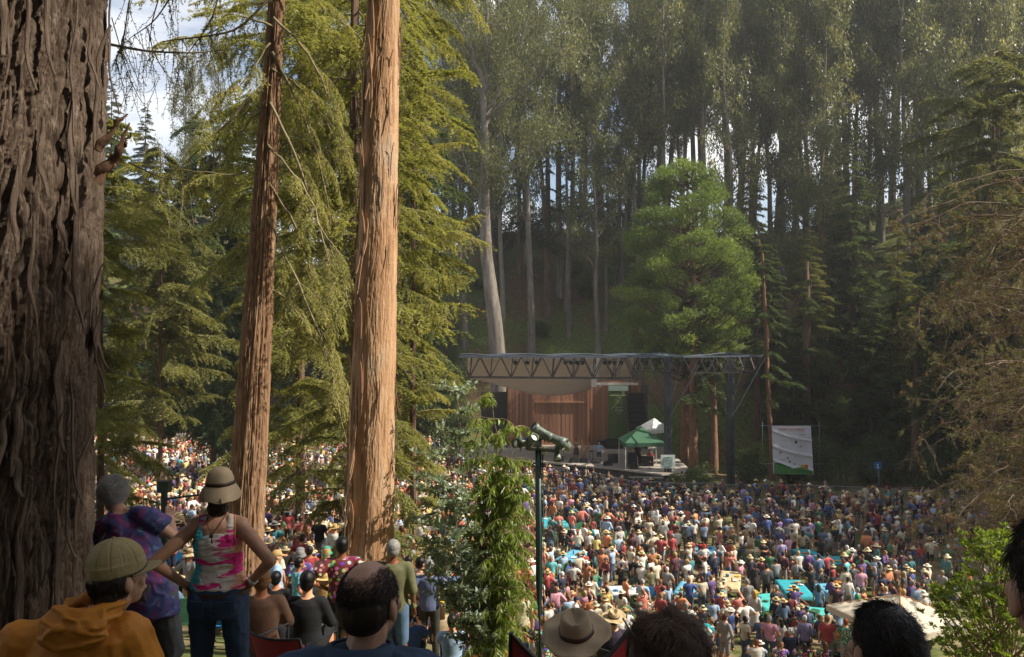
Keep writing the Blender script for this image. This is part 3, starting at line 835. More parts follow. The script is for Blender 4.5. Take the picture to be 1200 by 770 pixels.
for i in range(70):
    px = random.uniform(500, 1230); y = random.uniform(86, 112) if px < 880 else random.uniform(64, 90)
    x = (px-600)/FP*y
    if 590 < px < 760 and y < 106 and random.random() < .62: continue
    rr = random.uniform(1.2, 2.8)
    shrs.append((shrub(x, y, rr, rr*random.uniform(.9, 1.5), None, random.choice(['f_shrub', 'f_dark', 'f_shrub', 'f_mid']), 1400, .26, group='undergrowth shrubs on the slope behind stage'), px, pix((x, y, gzf(x, y)))[1]))
for i in range(26):
    px = 470+12*i+random.uniform(-5, 5); y = random.uniform(116, 134); x = (px-600)/FP*y; rr = random.uniform(2.4, 3.6)
    if 686 < px < 712: continue
    shrs.append((shrub(x, y, rr, rr*random.uniform(1.2, 2.0), None, 'f_shrub', 1500, .36, group='tall shrubs along the crest of the slope', lw=.14), px, 290))
for i in range(30):
    px = random.uniform(70, 520); y = random.uniform(95, 101); x = (px-600)/FP*y; rr = random.uniform(1.5, 3)
    shrs.append((shrub(x, y, rr, rr*1.3, None, 'f_dark', 1200, .3, group='dark shrubs behind the far left crowd'), px, 480))
for px, py, y, rr in ((815, 545, 62, 1.6), (880, 560, 64, 1.5), (800, 560, 61.5, 1.1), (985, 545, 64, 2.4), (1040, 530, 66, 2.6), (870, 500, 68, 1.9), (925, 570, 64.5, 1.7), (1100, 540, 63, 2.4), (960, 520, 68, 2.4), (1160, 545, 62, 2.6)):
    x = (px-600)/FP*y; shrs.append((shrub(x, y, rr, rr*1.35, None, 'f_shrub', 2600, .2, group='bushes behind the metal fence'), px, py))
LS = [('big pale forked eucalyptus', 572, 400), ('bright green pine', 815, 400), ('info banner', 930, 525), ('blue pole sign', 1028, 550), ('white-green tower sign', 782, 540), ('leaning redwood trunk', 280, 480), ('smooth pale trunk', 430, 480), ('furrowed trunk', 100, 480), ('open hillside slope', 680, 370), ('dead brown foliage', 1120, 450), ('truss wing', 860, 430)]
uniq_labels(shrs, lambda o: 'leafy shrub in undergrowth', LS)
# ---------------------------------------------------------------- nearer trees
near_lib = [(*bough(3, 62, float(rng.uniform(.1, .65)), float(rng.uniform(.0, .35)), float(rng.uniform(.3, .42)), .105, .03, 38, float(rng.uniform(.3, 1.1)), bend=float(rng.uniform(.1, .6)), keep=.86, wr=.026), 3) for _ in range(9)]
sparse_lib = [(*bough(3, 40, .45, .25, .32, .1, .02, 16, .7, keep=.8, wr=.03), 3) for _ in range(3)]
dead_lib = [(*bough(3, 44, .3, .12, .36, .085, .03, 13, .8, bend=.6, keep=.62, wr=.026), 3) for _ in range(5)]
# trunk 1, the huge furrowed one
def trunk_tree(label, c0, r0, c1, r1, zb, zt, mat, k, nz, disp, name='redwood_tree'):
    r = empty(name, (c0[0], c0[1], zb), 0, label, 'tree')
    n = 7; t = np.linspace(0, 1, n); H = zt-zb
    pts = np.stack([(c1[0]-c0[0])*t, (c1[1]-c0[1])*t, H*t], -1)
    rs = r0+(r1-r0)*t
    me = trunk_mesh('trunk', pts, rs, k, nz, disp)
    link('trunk', me, r, M[mat]); return r
T1 = trunk_tree('huge furrowed grey-brown trunk filling the left edge of the photo', (-3.96, 5.3), 1.03, (-3.66, 5.3), .90, 9.3, 15.2, 'bark_old', 900, 620, plate_disp(.034, .065, .7, 1))
wd = Wood()
for a, r_ in [(((112, 176), (128, 160), (137, 143), (151, 134)), .019), (((112, 206), (130, 184), (141, 168), (150, 143)), .023), (((130, 184), (142, 172), (147, 160), (152, 156)), .013), (((114, 214), (127, 198), (133, 195), (137, 190)), .016)]:
    q = np.array([P(x, y, 5.25) for x, y in a])-np.array([-3.96, 5.3, 9.3]); q[1:] += rng.normal(size=(3, 3))*.008
    m_ = 10; t_ = np.linspace(0, 3, m_); q = np.stack([np.interp(t_, range(4), q[:, c_]) for c_ in range(3)], -1)+rng.normal(size=(m_, 3))*.006
    wd.tube(q, np.interp(t_, [0, 1, 2, 3], [r_*1.4, r_, r_*.75, .004])*(1+.25*rng.normal(size=m_)).clip(.5, 1.5), 6)
link('broken_branches', wd.mesh('broken_branches'), T1, M['bark_strip'])
def strips(name, root, axis, rad, n, zr, ang, ln, wd_, mat, lift=.03, seed=0):
    """loose strips of bark lying on the trunk, ends curling off; axis(z)->(x,y), rad(z) in the tree's own space"""
    V = []; F4 = []
    for i in range(n):
        a0 = rng.uniform(*ang); z0 = rng.uniform(*zr); L = rng.uniform(*ln); w_ = rng.uniform(*wd_); m = 14
        cur = rng.uniform(-.25, .25); en = rng.random() < .5
        b = len(V)
        for j in range(m):
            t = j/(m-1); z = z0+L*t; x, y = axis(z); a = a0+cur*t*L*.25+.012*math.sin(t*9+i)
            off = .006+lift*((1-t)**4*1.6 if en else .0)+lift*(t**4*1.6 if not en else 0)+.01*math.sin(t*7+i)**2
            ww = w_*(.35+.65*math.sin(math.pi*min(max(t, .04), .96)))
            r = rad(z)+off
            for s, th in ((-1, 0), (1, 0), (1, .008), (-1, .008)):
                aa = a+s*ww/2/r; rr = r+th
                V.append((x+rr*math.cos(aa), y+rr*math.sin(aa), z))
        for j in range(m-1):
            for k2 in range(4):
                p = b+j*4; F4.append((p+k2, p+(k2+1) % 4, p+4+(k2+1) % 4, p+4+k2))
    link(name, arr_mesh(name, np.array(V), np.array(F4)), root, mat)
strips('peeling_bark', T1, lambda z: (.30*z/5.9, 0), lambda z: 1.03-.13*z/5.9+.01, 70, (.2, 4.8), (-2.2, .3), (.3, 1.1), (.015, .06), M['bark_old'], .05)
# trunk 3, smooth eucalyptus
b3 = P(431, 660, 12); t3 = P(449, -20, 12)
T3 = trunk_tree('smooth pale orange trunk with dark peeling strips standing in the middle left foreground', (b3.x-.03, 12), .395, (t3.x, 12.1), .235, 7.0, t3.z+.4, 'bark_euc3', 240, 800, lambda TH, Zr, RR: fur_disp(.010, 3.0, .5, 5)(TH, Zr, RR)+plate_disp(.006, .05, .9, 9)(TH, Zr, RR), 'eucalyptus_tree')
H3 = t3.z+.4-7.0; dx3 = t3.x-b3.x+.03
ax3 = lambda z: (dx3*z/H3, .1*z/H3); rd3 = lambda z: .395-.16*z/H3
strips('peeling_bark', T3, ax3, rd3, 64, (0, H3-1.2), (-3.1, .3), (.15, .9), (.006, .028), M['bark_strip'], .045)
strips('loose_bark', T3, ax3, rd3, 50, (.3, H3-1.2), (-3.2, -1.9), (.4, 1.4), (.02, .07), M['bark_euc'], .05)
# trunk 2, leaning redwood with arching boughs
b2 = P(279, 640, 18); t2 = P(323, -30, 18)
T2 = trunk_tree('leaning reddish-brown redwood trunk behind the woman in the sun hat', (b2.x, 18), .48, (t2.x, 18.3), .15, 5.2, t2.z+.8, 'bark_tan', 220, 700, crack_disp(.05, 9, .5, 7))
T2o = np.array([b2.x, 18, 5.2])
wd = Wood(); lv = Leaves()
def arch(pts, r, dy=0, leaf=0, lib=None, n=0, scr=(.2, .4)):
    """limb through photo-plane points at the tree's distance, bending dy out of it"""
    q = np.array([np.array(P(x, y, 18+dy*(i/(len(pts)-1)))) for i, (x, y) in enumerate(pts)])-T2o
    m = 16; t = np.linspace(0, len(pts)-1, m); q = np.stack([np.interp(t, range(len(pts)), q[:, c]) for c in range(3)], -1)
    for _ in range(3): q[1:-1] = (q[:-2]+2*q[1:-1]+q[2:])/4
    q[1:] += rng.normal(size=(m-1, 3))*.02
    wd.tube(q, r*.62*(1-.8*np.linspace(0, 1, m))+.004, 6)
    for k in range(n):
        f = .2+.8*(k+rng.random())/max(n, 1); i = min(int(f*(m-1)), m-2); d = q[i+1]-q[i]
        la, wa, L0 = lib[rng.integers(len(lib))]
        M4 = Mx(q[i], math.atan2(d[1], d[0])+rng.choice([-1, 1])*rng.uniform(.2, 1.2), math.atan2(d[2], math.hypot(d[0], d[1]))*.6-.2, rng.uniform(*scr))
        lv.merge(la, M4, .8); wd.merge(wa, M4)
for pts, r, dy in [([(318, 60), (345, 110), (375, 190), (392, 300)], .05, 1), ([(316, 120), (350, 190), (380, 280), (396, 400)], .05, -1), ([(312, 210), (345, 260), (375, 350), (400, 470)], .05, 1),
                   ([(310, 250), (350, 330), (385, 420), (410, 540)], .045, -1.5), ([(305, 330), (345, 360), (380, 410), (410, 500)], .045, 1.5), ([(320, 20), (360, 60), (400, 140), (420, 230)], .05, 0),
                   ([(318, 80), (352, 100), (388, 150), (420, 240)], .04, 2), ([(314, 170), (352, 210), (392, 300), (420, 390)], .04, -2), ([(322, -10), (360, -5), (420, 40), (470, 110)], .05, 1), ([(308, 290), (340, 300), (380, 330), (420, 360)], .035, 2)]:
    arch(pts, r, dy, lib=sparse_lib, n=9, scr=(.22, .45))
for pts, r, dy in [([(314, 92), (270, 140), (225, 180), (180, 232)], .05, 0), ([(312, 118), (285, 150), (250, 190), (215, 235)], .04, 1), ([(318, 30), (280, 15), (240, 40), (195, 50)], .04, -1), ([(320, 0), (290, 5), (250, -10), (215, -10)], .04, 1),
                   ([(316, 50), (290, 90), (262, 110), (240, 140)], .03, -1), ([(306, 200), (270, 205), (220, 200), (140, 190)], .03, 0)]:
    arch(pts, r, dy, lib=sparse_lib, n=6, scr=(.2, .4))
link('branches', wd.mesh('branches'), T2, M['twig']); link('crown', lv.mesh('crown', .3), T2, M['f_yel'])
# conifer whose boughs fill the middle, trunk mostly behind the smooth one
def bough_tree(px, Y0, label, zones, lib, mt, mc, rt=.3, ytop=-40, seed=0, mb=None, sector=None, name='conifer_tree'):
    a = P(px, 500, Y0); g = gzf(a.x, Y0); H = CZ+(390-ytop)/FP*Y0-g
    r = empty(name, (a.x, Y0, g), 0, label, 'tree'); z = np.linspace(0, H, 6)
    link('trunk', trunk_mesh('trunk', np.stack([0*z, 0*z, z-.4], -1), np.interp(z/H, [0, 1], [rt, rt*.5 if ytop < 0 else .02]), 40, 160, fur_disp(.03, 3, .5, 11)), r, M[mt])
    wd = Wood(); lv = Leaves()
    for (y0, y1, n, len0, len1, sec) in zones:
        for i in range(n):
            py = y0+(y1-y0)*(i+rng.random())/n; z_ = CZ-(py-390)/FP*Y0-g
            la, wa, L0 = lib[rng.integers(len(lib))]; R = len0+(len1-len0)*rng.random()
            az = rng.uniform(*sec) if sec else rng.random()*6.28
            M4 = Mx((0, 0, z_), az, rng.normal()*.24, R/L0, rng.normal()*.3); lv.merge(la, M4, max(R/L0, .8)*max(1, Y0/30)); wd.merge(wa, M4)
    link('branches', wd.mesh('branches'), r, M[mb or 'twig']); link('crown', lv.mesh('crown', .35), r, M[mc]); return r
bough_tree(415, 22, 'sunlit yellow-green conifer whose layered boughs surround the smooth pale trunk',
           [(-60, 160, 42, 1.8, 3.8, None), (160, 440, 64, 1.6, 3.2, None), (440, 640, 42, 1.0, 2.5, None)], near_lib, 'bark_dark', 'f_yel', .2)
bough_tree(484, 27, 'yellow-green conifer with drooping boughs just left of the big pale eucalyptus', [(20, 330, 64, 1.0, 2.4, None), (330, 640, 60, .8, 1.7, None), (-60, 20, 14, 1.5, 3, None)], near_lib, 'bark_dark', 'f_yel', .1, ytop=-40)
bough_tree(352, 33, 'olive green conifer behind the leaning redwood and its arching limbs', [(-40, 300, 76, 2.0, 4.2, None), (300, 560, 60, 1.2, 3.2, None)], near_lib, 'bark_dark', 'f_yel', .2)
bough_tree(118, 24, 'yellowish conifer with drooping boughs hanging beside the furrowed trunk', [(215, 600, 84, 1.0, 2.3, None), (130, 215, 18, .5, 1.3, None)], near_lib, 'bark_dark', 'f_yel', .12, ytop=120)
bough_tree(188, 46, 'mid green conifer seen between the furrowed trunk and the leaning redwood', [(250, 505, 64, 2.0, 3.8, None), (170, 250, 18, .6, 2, None)], near_lib, 'bark_dark', 'f_mid', .16, ytop=165)
bough_tree(250, 62, 'deep green conifer rising left of the leaning redwood trunk', [(190, 505, 84, 3.0, 5.5, None), (140, 190, 16, 1, 3, None)], near_lib, 'bark_dark', 'f_dark', .22, ytop=120)
bough_tree(470, 58, 'deep green conifer behind the smooth pale trunk', [(120, 500, 80, 3.0, 5.0, None)], near_lib, 'bark_dark', 'f_dark', .22, ytop=60)
# thin drooping twigs in the top left
def hanging(label, root_px, Y0, runs):
    a = P(*root_px, Y0); r = empty('hanging_branch', a, 0, label, 'branch'); wd = Wood(); lv = Leaves(); A = np.array(a)
    for pts, rad, n in runs:
        q = np.array([P(x, y, Y0+rng.normal()*.15) for x, y in pts])-A
        m = 14; t = np.linspace(0, len(pts)-1, m); q = np.stack([np.interp(t, range(len(pts)), q[:, c]) for c in range(3)], -1)
        for _ in range(2): q[1:-1] = (q[:-2]+2*q[1:-1]+q[2:])/4
        wd.tube(q, rad*(1-.75*np.linspace(0, 1, m))+.002, 5)
        for k in range(n):
            i = rng.integers(2, m); l = rng.uniform(.25, .9); s = np.linspace(0, 1, 6)
            tw = q[i]+np.stack([rng.normal()*.25*l*s, rng.normal()*.3*l*s, -l*s**1.1], -1)+rng.normal(size=(6, 3))*.012
            wd.tube(tw, .004*(1-.6*s)+.001, 3)
            mm = int(16*l/.5); u = rng.random(mm); c = np.stack([np.interp(u, s, tw[:, k2]) for k2 in range(3)], -1)
            dd = unit(rng.normal(size=(mm, 3))*[1, 1, .6]+[0, 0, -.5]); lv.add(c+dd*.02, dd, .045*(.6+.8*rng.random(mm)), .012, rng.random(mm))
    link('twigs', wd.mesh('twigs'), r, M['twig']); link('leaves', lv.mesh('leaves'), r, M['f_mid'])
hanging('thin dark drooping twigs against the sky in the top left', (330, -40), 11, [([(330, -20), (280, 35), (240, 42), (190, 48)], .02, 26), ([(215, -30), (200, -5), (180, 25), (150, 45)], .014, 22), ([(160, -30), (150, 0), (145, 40), (135, 70)], .012, 22),
        ([(260, -30), (250, 20), (225, 55), (205, 80)], .012, 22), ([(190, -20), (170, 50), (210, 110), (232, 70)], .008, 10), ([(120, 50), (170, 60), (225, 62), (262, 58)], .02, 34), ([(150, 190), (180, 205), (205, 212), (235, 205)], .012, 10), ([(130, 20), (150, 90), (170, 130), (186, 90)], .006, 8)])
# brown, half-dead tree on the right
def tangle(px, Y0, label, zones, mc, seed_px=1245):
    a = P(px, 500, Y0); g = gzf(a.x, Y0); r = empty('conifer_tree', (a.x, Y0, g), 0, label, 'tree'); z = np.linspace(0, 15, 6); o = np.array([a.x, Y0, g])
    link('trunk', trunk_mesh('trunk', np.stack([0*z, 0*z, z-.4], -1), np.linspace(.3, .12, 6), 24, 100, fur_disp(.03, 3, .5, 11)), r, M['bark_dark'])
    wd = Wood(); lv = Leaves()
    for (y0, y1, n, l0, l1) in zones:
        for i in range(n):
            py = y0+(y1-y0)*rng.random(); z_ = CZ-(py-390)/FP*Y0-g; az = rng.uniform(1.5, 4.8); L = rng.uniform(l0, l1); up = rng.uniform(-.1, .45)
            s = np.linspace(0, 1, 14); d = np.array([math.cos(az), math.sin(az), up]); wob = np.cumsum(rng.normal(size=(14, 3))*.045*L/3, 0)
            q = np.array([0, 0, z_])+d*(L*s)[:, None]-np.array([0, 0, 1])*(rng.uniform(.25, .7)*L*s**2)[:, None]+wob*s[:, None]
            wd.tube(q, .028*(1-.8*s)+.003, 5); dens = rng.random()
            for k in range(26):
                i0 = rng.integers(2, 14); l = rng.uniform(.25, 1.0); u = np.linspace(0, 1, 8); dd = unit(rng.normal(size=3)*[1, 1, .5]+d*.5)
                tw = q[i0]+dd*(l*u)[:, None]*.7-np.array([0, 0, 1])*(l*rng.uniform(.1, .9)*u**1.8)[:, None]+np.cumsum(rng.normal(size=(8, 3))*.03, 0)*u[:, None]
                wd.tube(tw, .007*(1-.6*u)+.0015, 3)
                for _ in range(3):
                    i1 = rng.integers(2, 8); e = unit(rng.normal(size=3)+[0, 0, -.4])*rng.uniform(.08, .25); wd.tube(np.stack([tw[i1], tw[i1]+e*.6+[0, 0, .01], tw[i1]+e]), [.003, .002, .001], 3)
                if rng.random() < .35+.5*dens:
                    m = 20; w_ = .35+.65*rng.random(m); c = np.stack([np.interp(w_, u, tw[:, k2]) for k2 in range(3)], -1)+rng.normal(size=(m, 3))*.035
                    dr = unit(rng.normal(size=(m, 3))*[.8, .8, .6]+[0, 0, -.6]); lv.add(c, dr, .085*(.5+rng.random(m)), .024*(.6+.8*rng.random(m)), np.clip(rng.random(m)*.5+.5*dens, 0, 1))
    link('branches', wd.mesh('branches'), r, M['twig_dead']); link('crown', lv.mesh('crown'), r, M[mc])
tangle(1236, 21, 'brown half-dead conifer with tangled bare twigs hanging over the right edge', [(200, 620, 56, 1.6, 4.0), (430, 640, 18, 1.6, 3.0)], 'f_dead')
tangle(1225, 27, 'olive and brown conifer behind the tangled dead twigs', [(190, 600, 54, 1.6, 4.4)], 'f_mid')
bough_tree(1165, 54, 'pale olive conifer with feathery top against the grove in the upper right', [(60, 300, 44, 1.5, 5.0, None)], near_lib, 'bark_dark', 'f_mid', .35, ytop=50)
# sapling with silvery and long hanging leaves
def sapling():
    Y0 = 12; a = P(575, 760, Y0); g = gzf(a.x, Y0); r = empty('eucalyptus_sapling', (a.x, Y0, g), 0, 'young eucalyptus with silvery leaves left and long green hanging leaves right, beside the lamp post', 'tree')
    o = np.array([a.x, Y0, g]); wd = Wood(); ls = Leaves(); ll = Leaves()
    def q_(pts, n=16, j=.03):
        q = np.array([P(x, y, Y0+d) for x, y, d in pts])-o; t = np.linspace(0, len(pts)-1, n)
        q = np.stack([np.interp(t, range(len(pts)), q[:, c]) for c in range(3)], -1)
        for _ in range(3): q[1:-1] = (q[:-2]+2*q[1:-1]+q[2:])/4
        q[1:] += rng.normal(size=(n-1, 3))*j; return q
    stems = [([(574, 800, 0), (568, 720, .2), (570, 640, .3), (572, 560, .3)], .013, 'l'), ([(574, 800, 0), (578, 740, .3), (592, 650, .3), (590, 540, .4)], .013, 'l'), ([(574, 800, .1), (592, 720, 0), (598, 640, 0), (603, 560, .1)], .014, 'l'), ([(572, 800, .1), (545, 740, .1), (525, 690, 0), (505, 620, 0)], .013, 's'), ([(573, 800, .1), (582, 740, -.2), (592, 680, -.2), (596, 610, -.2)], .013, 'l'), ([(572, 800, .1), (560, 740, -.2), (540, 660, -.2), (528, 570, -.2)], .013, 's'), ([(572, 800, 0), (560, 700, 0), (543, 580, 0), (535, 462, 0)], .02, 's'), ([(574, 800, 0), (582, 690, .1), (585, 575, .2), (578, 470, .1)], .02, 'l'), ([(574, 790, .1), (588, 700, .2), (593, 600, .3), (602, 500, .2)], .016, 'l'),
             ([(574, 790, -.1), (555, 720, -.2), (520, 640, -.2), (512, 540, -.2)], .014, 's'), ([(574, 790, 0), (570, 700, .3), (560, 600, .4), (560, 500, .3)], .014, 'l')]
    for pts, rad, kind in stems:
        q = q_(pts); wd.tube(q, rad*(1-.75*np.linspace(0, 1, 16))+.002, 6)
        nb = 66 if kind == 's' else 68
        for k in range(nb):
            i = rng.integers(3, 16); az = rng.random()*6.28; l = rng.uniform(.15, .58)*(1.0 if kind == 'l' else .8)
            s = np.linspace(0, 1, 7); d = np.array([math.cos(az), math.sin(az), .55 if kind == 's' else .5])
            tw = q[i]+d*(l*s)[:, None]-np.array([0, 0, 1])*((.2 if kind == 's' else rng.uniform(.35, 1.25))*l*s**2)[:, None]
            wd.tube(tw, .005*(1-.6*s)+.001, 3)
            if kind == 's':
                m = 26; u = .1+.9*rng.random(m); c = np.stack([np.interp(u, s, tw[:, c2]) for c2 in range(3)], -1)
                dd = unit(rng.normal(size=(m, 3))*[1, 1, .8]+d*.3); ln = .09*(.6+.7*rng.random(m)); ls.add(c+dd*(ln*.55)[:, None], dd, ln, ln*.42)
            else:
                m = 26; u = .1+.9*rng.random(m); c = np.stack([np.interp(u, s, tw[:, c2]) for c2 in range(3)], -1)
                dd = unit(rng.normal(size=(m, 3))*[.5, .5, .3]+[0, 0, -1]); ln = .145*(.6+.7*rng.random(m)); ll.add(c+dd*(ln*.55)[:, None], dd, ln, .026*(.7+.6*rng.random(m)))
    link('stems', wd.mesh('stems'), r, M['twig']); link('silver_leaves', ls.mesh('silver_leaves'), r, M['f_silver']); link('long_leaves', ll.mesh('long_leaves'), r, M['f_long'])
sapling()
# bright bush, rosettes of broad leaves
def bright_bush():
    Y0 = 12; x0 = P(1165, 700, Y0).x; g = gzf(x0, Y0); r = empty('bush', (x0, Y0, g), 0, 'bright yellow-green broad-leaved bush at the lower right beside the beige umbrella', 'bush')
    o = np.array([x0, Y0, g]); wd = Wood(); lv = Leaves()
    def inside(px, py):
        if py < 622: return False
        if py < 690: return px > 1118+(.0 if py > 650 else (650-py)*.9)
        return px > 1090+max(0, (py-740)*.9)
    cs = []
    for px, py in [(1098, 690), (1112, 684), (1128, 690), (1105, 712), (1140, 650), (1152, 640), (1165, 632), (1172, 625)]: cs.append((px, py, 0))
    while len(cs) < 190:
        px, py = rng.uniform(1088, 1230), rng.uniform(625, 830)
        if inside(px, py): cs.append((px, py, rng.uniform(-.7, .7)))
    for px, py, d in cs:
        c = np.array(P(px, py, Y0+d))-o
        if c[2] < .1: continue
        b = np.array([rng.normal()*.1+.1, rng.normal()*.1, max(.05, c[2]-.9)]); s = np.linspace(0, 1, 6)
        q = b+(c-b)*s[:, None]; q[:, 2] -= .12*np.sin(s*3.14); wd.tube(q, .011*(1-.6*s)+.002, 4)
        for _ in range(4):
            cc = c+rng.normal(size=3)*.075; m = 16
            dd = unit(rng.normal(size=(m, 3))*[1, 1, .6]+[0, 0, .5]); ln = .075*(.6+.7*rng.random(m)); lv.add(cc+dd*(ln*.6)[:, None], dd, ln, ln*.42, np.clip(rng.random(m)*.6+.4*rng.random(), 0, 1))
    link('stems', wd.mesh('stems'), r, M['twig']); link('foliage', lv.mesh('foliage'), r, M['f_bush'])
bright_bush()
# trees out of frame on the right that shade the far meadow and the slope where people sit
def shade_tree(proto, x, y, h, kind, lab):
    r = place(proto, x, y, h, random.random()*6, 'eucalyptus_tree' if kind == 'e' else 'conifer_tree', 'tree', None, M['bark_grey'] if kind == 'e' else M['bark_dark'], M['f_euc'] if kind == 'e' else M['f_dark'], lab)
for i, (x, y, h) in enumerate([(30, 41, .82), (37, 40, .9), (41, 46, 1.0), (34, 48, .9), (45, 51, 1.0), (39, 55, .95), (47, 58, 1.0), (37, 61, .8)]):
    shade_tree(con_protos[i % 3], x, y, h, 'c', f"large dark conifer right of the meadow, {['first','second','third','fourth','fifth','sixth','seventh','eighth','ninth','tenth'][i]} of the shading row")
def crown_above(root, axis, z0, z1, n, R0, R1, mat):
    wd = Wood(); lv = Leaves()
    for i in range(n):
        f = (i+rng.random())/n; la, wa, L0 = far_lib[rng.integers(6)]; R = (R0+(R1-R0)*f)*(.7+.5*rng.random()); x, y = axis(z0+(z1-z0)*f)
        M4 = Mx((x, y, z0+(z1-z0)*f), rng.random()*6.28, rng.normal()*.15, R/L0); lv.merge(la, M4, max(.6, R/L0)); wd.merge(wa, M4)
    link('upper_branches', wd.mesh('upper_branches'), root, M['bark_dark']); link('crown', lv.mesh('crown', .5), root, M[mat])
crown_above(T1, lambda z: (.3, 0), 12.0, 27, 130, 6.0, 3, 'f_dark')
crown_above(T3, ax3, H3+5, H3+18, 60, 4, 2, 'f_euc')
for i, (x, y, h) in enumerate([(-24, -12, 1.0), (-16, -17, 1.1), (-8, -20, 1.1), (0, -21, 1.1), (9, -20, 1.1), (18, -17, 1.1), (26, -12, 1.1), (-24, -3, .9), (28, -4, 1.0)]):  # unseen ring added to block skylight over the foreground
    shade_tree(con_protos[i % 3], x, y, h, 'c', f"unseen tall conifer added behind the camera to block skylight, {['first','second','third','fourth','fifth','sixth','seventh','eighth','ninth'][i]} of the ring")
for i, (x, y, h) in enumerate([(-14, -8, .7), (-7, -14, .75), (1, -15, .8), (-19, 0, .8), (8, -14, .8), (13, -5, .62), (17, -1, .62), (10, -9, .6), (21, -7, .7), (16, -11, .7), (16, 2.6, .7), (24, 1, .7)]):  # some inferred from shade, others added to block skylight and dim one shirt
    shade_tree(euc_protos[i % 5], x, y, h, 'e', f"unseen eucalyptus placed behind the camera to shade the slope, {['first','second','third','fourth','fifth','sixth','seventh','eighth','ninth','tenth','eleventh','twelfth'][i]} of its loose row")
# ================================================================ stage and its gear
DZ = 1.25                                   # deck height
def thing(name, label, cat, group=None, loc=(0, 0, 0), rz=0): return empty(name, loc, rz, label, cat, group)
def rel(o, pts): return [Vector(p)-Vector(o.location) for p in pts]
st = thing('stage', 'open wooden stage with redwood plank back wall and curved white canopy', 'stage', loc=(4, 74, 0))
O = Vector(st.location)
mb = MB()
out = [(-5, 71.5), (3, 69.3), (8.6, 66), (11.8, 63.4), (14.5, 64.5), (15, 80), (-5, 80)]
top = [Vector((x, y, DZ))-O for x, y in out]; bot = [Vector((x, y, DZ-.12))-O for x, y in out]
n = len(out); mb.add(top+bot, [tuple(range(n)), tuple(range(n, 2*n))[::-1]]+[(i, n+i, n+(i+1) % n, (i+1) % n) for i in range(n)])
mb.build('deck', M['deck'], st)
mb = MB()
for i in range(3):
    a = Vector((*out[i], DZ-.13)); b = Vector((*out[i+1], DZ-.13)); d = (b-a).normalized(); nn = Vector((-d.y, d.x, 0))*.15
    m = int((b-a).length/1.2)
    for j in range(m):
        p = a.lerp(b, (j+.02)/m)+nn-O; q = a.lerp(b, (j+.98)/m)+nn-O
        vs = [p, q, q-Vector((0, 0, 1.3)), p-Vector((0, 0, 1.3))]; t = Vector((-d.y, d.x, 0))*.05
        mb.add([v for v in vs]+[v+t for v in vs], [(0, 1, 2, 3), (7, 6, 5, 4), (0, 4, 5, 1), (1, 5, 6, 2), (2, 6, 7, 3), (3, 7, 4, 0)])
mb.build('fascia', M['skirt'], st)
# back wall: planks and posts
mb = MB()
for i in range(60):
    x = -.3+i*.205
    mb.box(Vector((x, 80+.012*(i % 2), DZ+3.2))-O, (.2, .08, 6.4))
bw = mb.build('back_wall', M['planks'], st)
mb = MB()
for x in (-.4, 2.1, 7.6, 9.6, 12.05): mb.box(Vector((x, 79.85, DZ+3.2))-O, (.2, .22, 6.42))
mb.box(Vector((4.85, 79.86, DZ+4.25))-O, (5.3, .14, .16)); mb.box(Vector((12.4, 79.9, DZ+3.2))-O, (.9, .1, 6.4))
mb.build('wall_posts', M['planks'], st)
mb = MB()
mb.box(Vector((-1.8, 81, DZ+2.6))-O, (2.6, .12, 5.2)); mb.box(Vector((-.5, 79.5, DZ+3.1))-O, (.14, 3, 6.2)); mb.build('side_wing', M['skirt'], st)
mb = MB(); mb.box(Vector((12.9, 78.4, DZ+3.1))-O, (.14, 3, 6.2)); mb.build('side_wing', M['skirt'], st)
# white canopy: sheet hanging from the truss back to the wall with a curved lower edge
low = [(548, 443), (575, 449), (600, 456), (625, 462), (650, 464), (675, 461), (694, 456), (697, 449), (712, 446), (730, 447), (746, 449)]
def sheet(us, vs, f, th, mat, name, parent):
    g = [[Vector(f(u, v)) for u in us] for v in vs]; m = len(us); k = len(vs)
    V = [p for row in g for p in row]; Vb = [p+Vector((0, th*.3, th)) for p in V]; b = len(V)
    F = [(r*m+c, r*m+c+1, (r+1)*m+c+1, (r+1)*m+c) for r in range(k-1) for c in range(m-1)]
    Fb = [tuple(b+i for i in q[::-1]) for q in F]; E = []
    for c in range(m-1): E += [(c, b+c, b+c+1, c+1), ((k-1)*m+c+1, b+(k-1)*m+c+1, b+(k-1)*m+c, (k-1)*m+c)]
    for r in range(k-1): E += [(r*m, (r+1)*m, b+(r+1)*m, b+r*m), (r*m+m-1, b+r*m+m-1, b+(r+1)*m+m-1, (r+1)*m+m-1)]
    x = MB(); x.add(V+Vb, F+Fb+E, True); return x.build(name, mat, parent)
lx = [p[0] for p in low]; ly = [p[1] for p in low]
def cf_(u, v):
    y = 67.9+8.2*v; py0 = 419; py = py0+(np.interp(u, lx, ly)-py0)*(.42*v**.5+.58*v if u < 697 else v**.8)
    return P(u, py, y)-O
sheet(list(np.linspace(548, 696.9, 30)), list(np.linspace(0, 1, 14)), cf_, .07, M['white_cloth'], 'canopy', st)
sheet(list(np.linspace(699, 746, 12)), list(np.linspace(0, 1, 10)), lambda u, v: P(u, 417+(np.interp(u, lx, ly)-417)*v, 68.1+9*v)-O, .07, M['white_cloth'], 'canopy_wing', st)
mb = MB(); mb.box(P(722, 450, 78)-O, (4.2, .12, .22)); mb.box(P(696, 440, 69)-O, (.45, .3, 2.0)); mb.build('canopy_edge', M['white_cloth'], st)
mb = MB()
for i in range(5): mb.box(P(697.5, 452+i*2.2, 70)-O, (.35, .5, .05))
mb.build('ladder_rungs', M['grey_metal'], st)
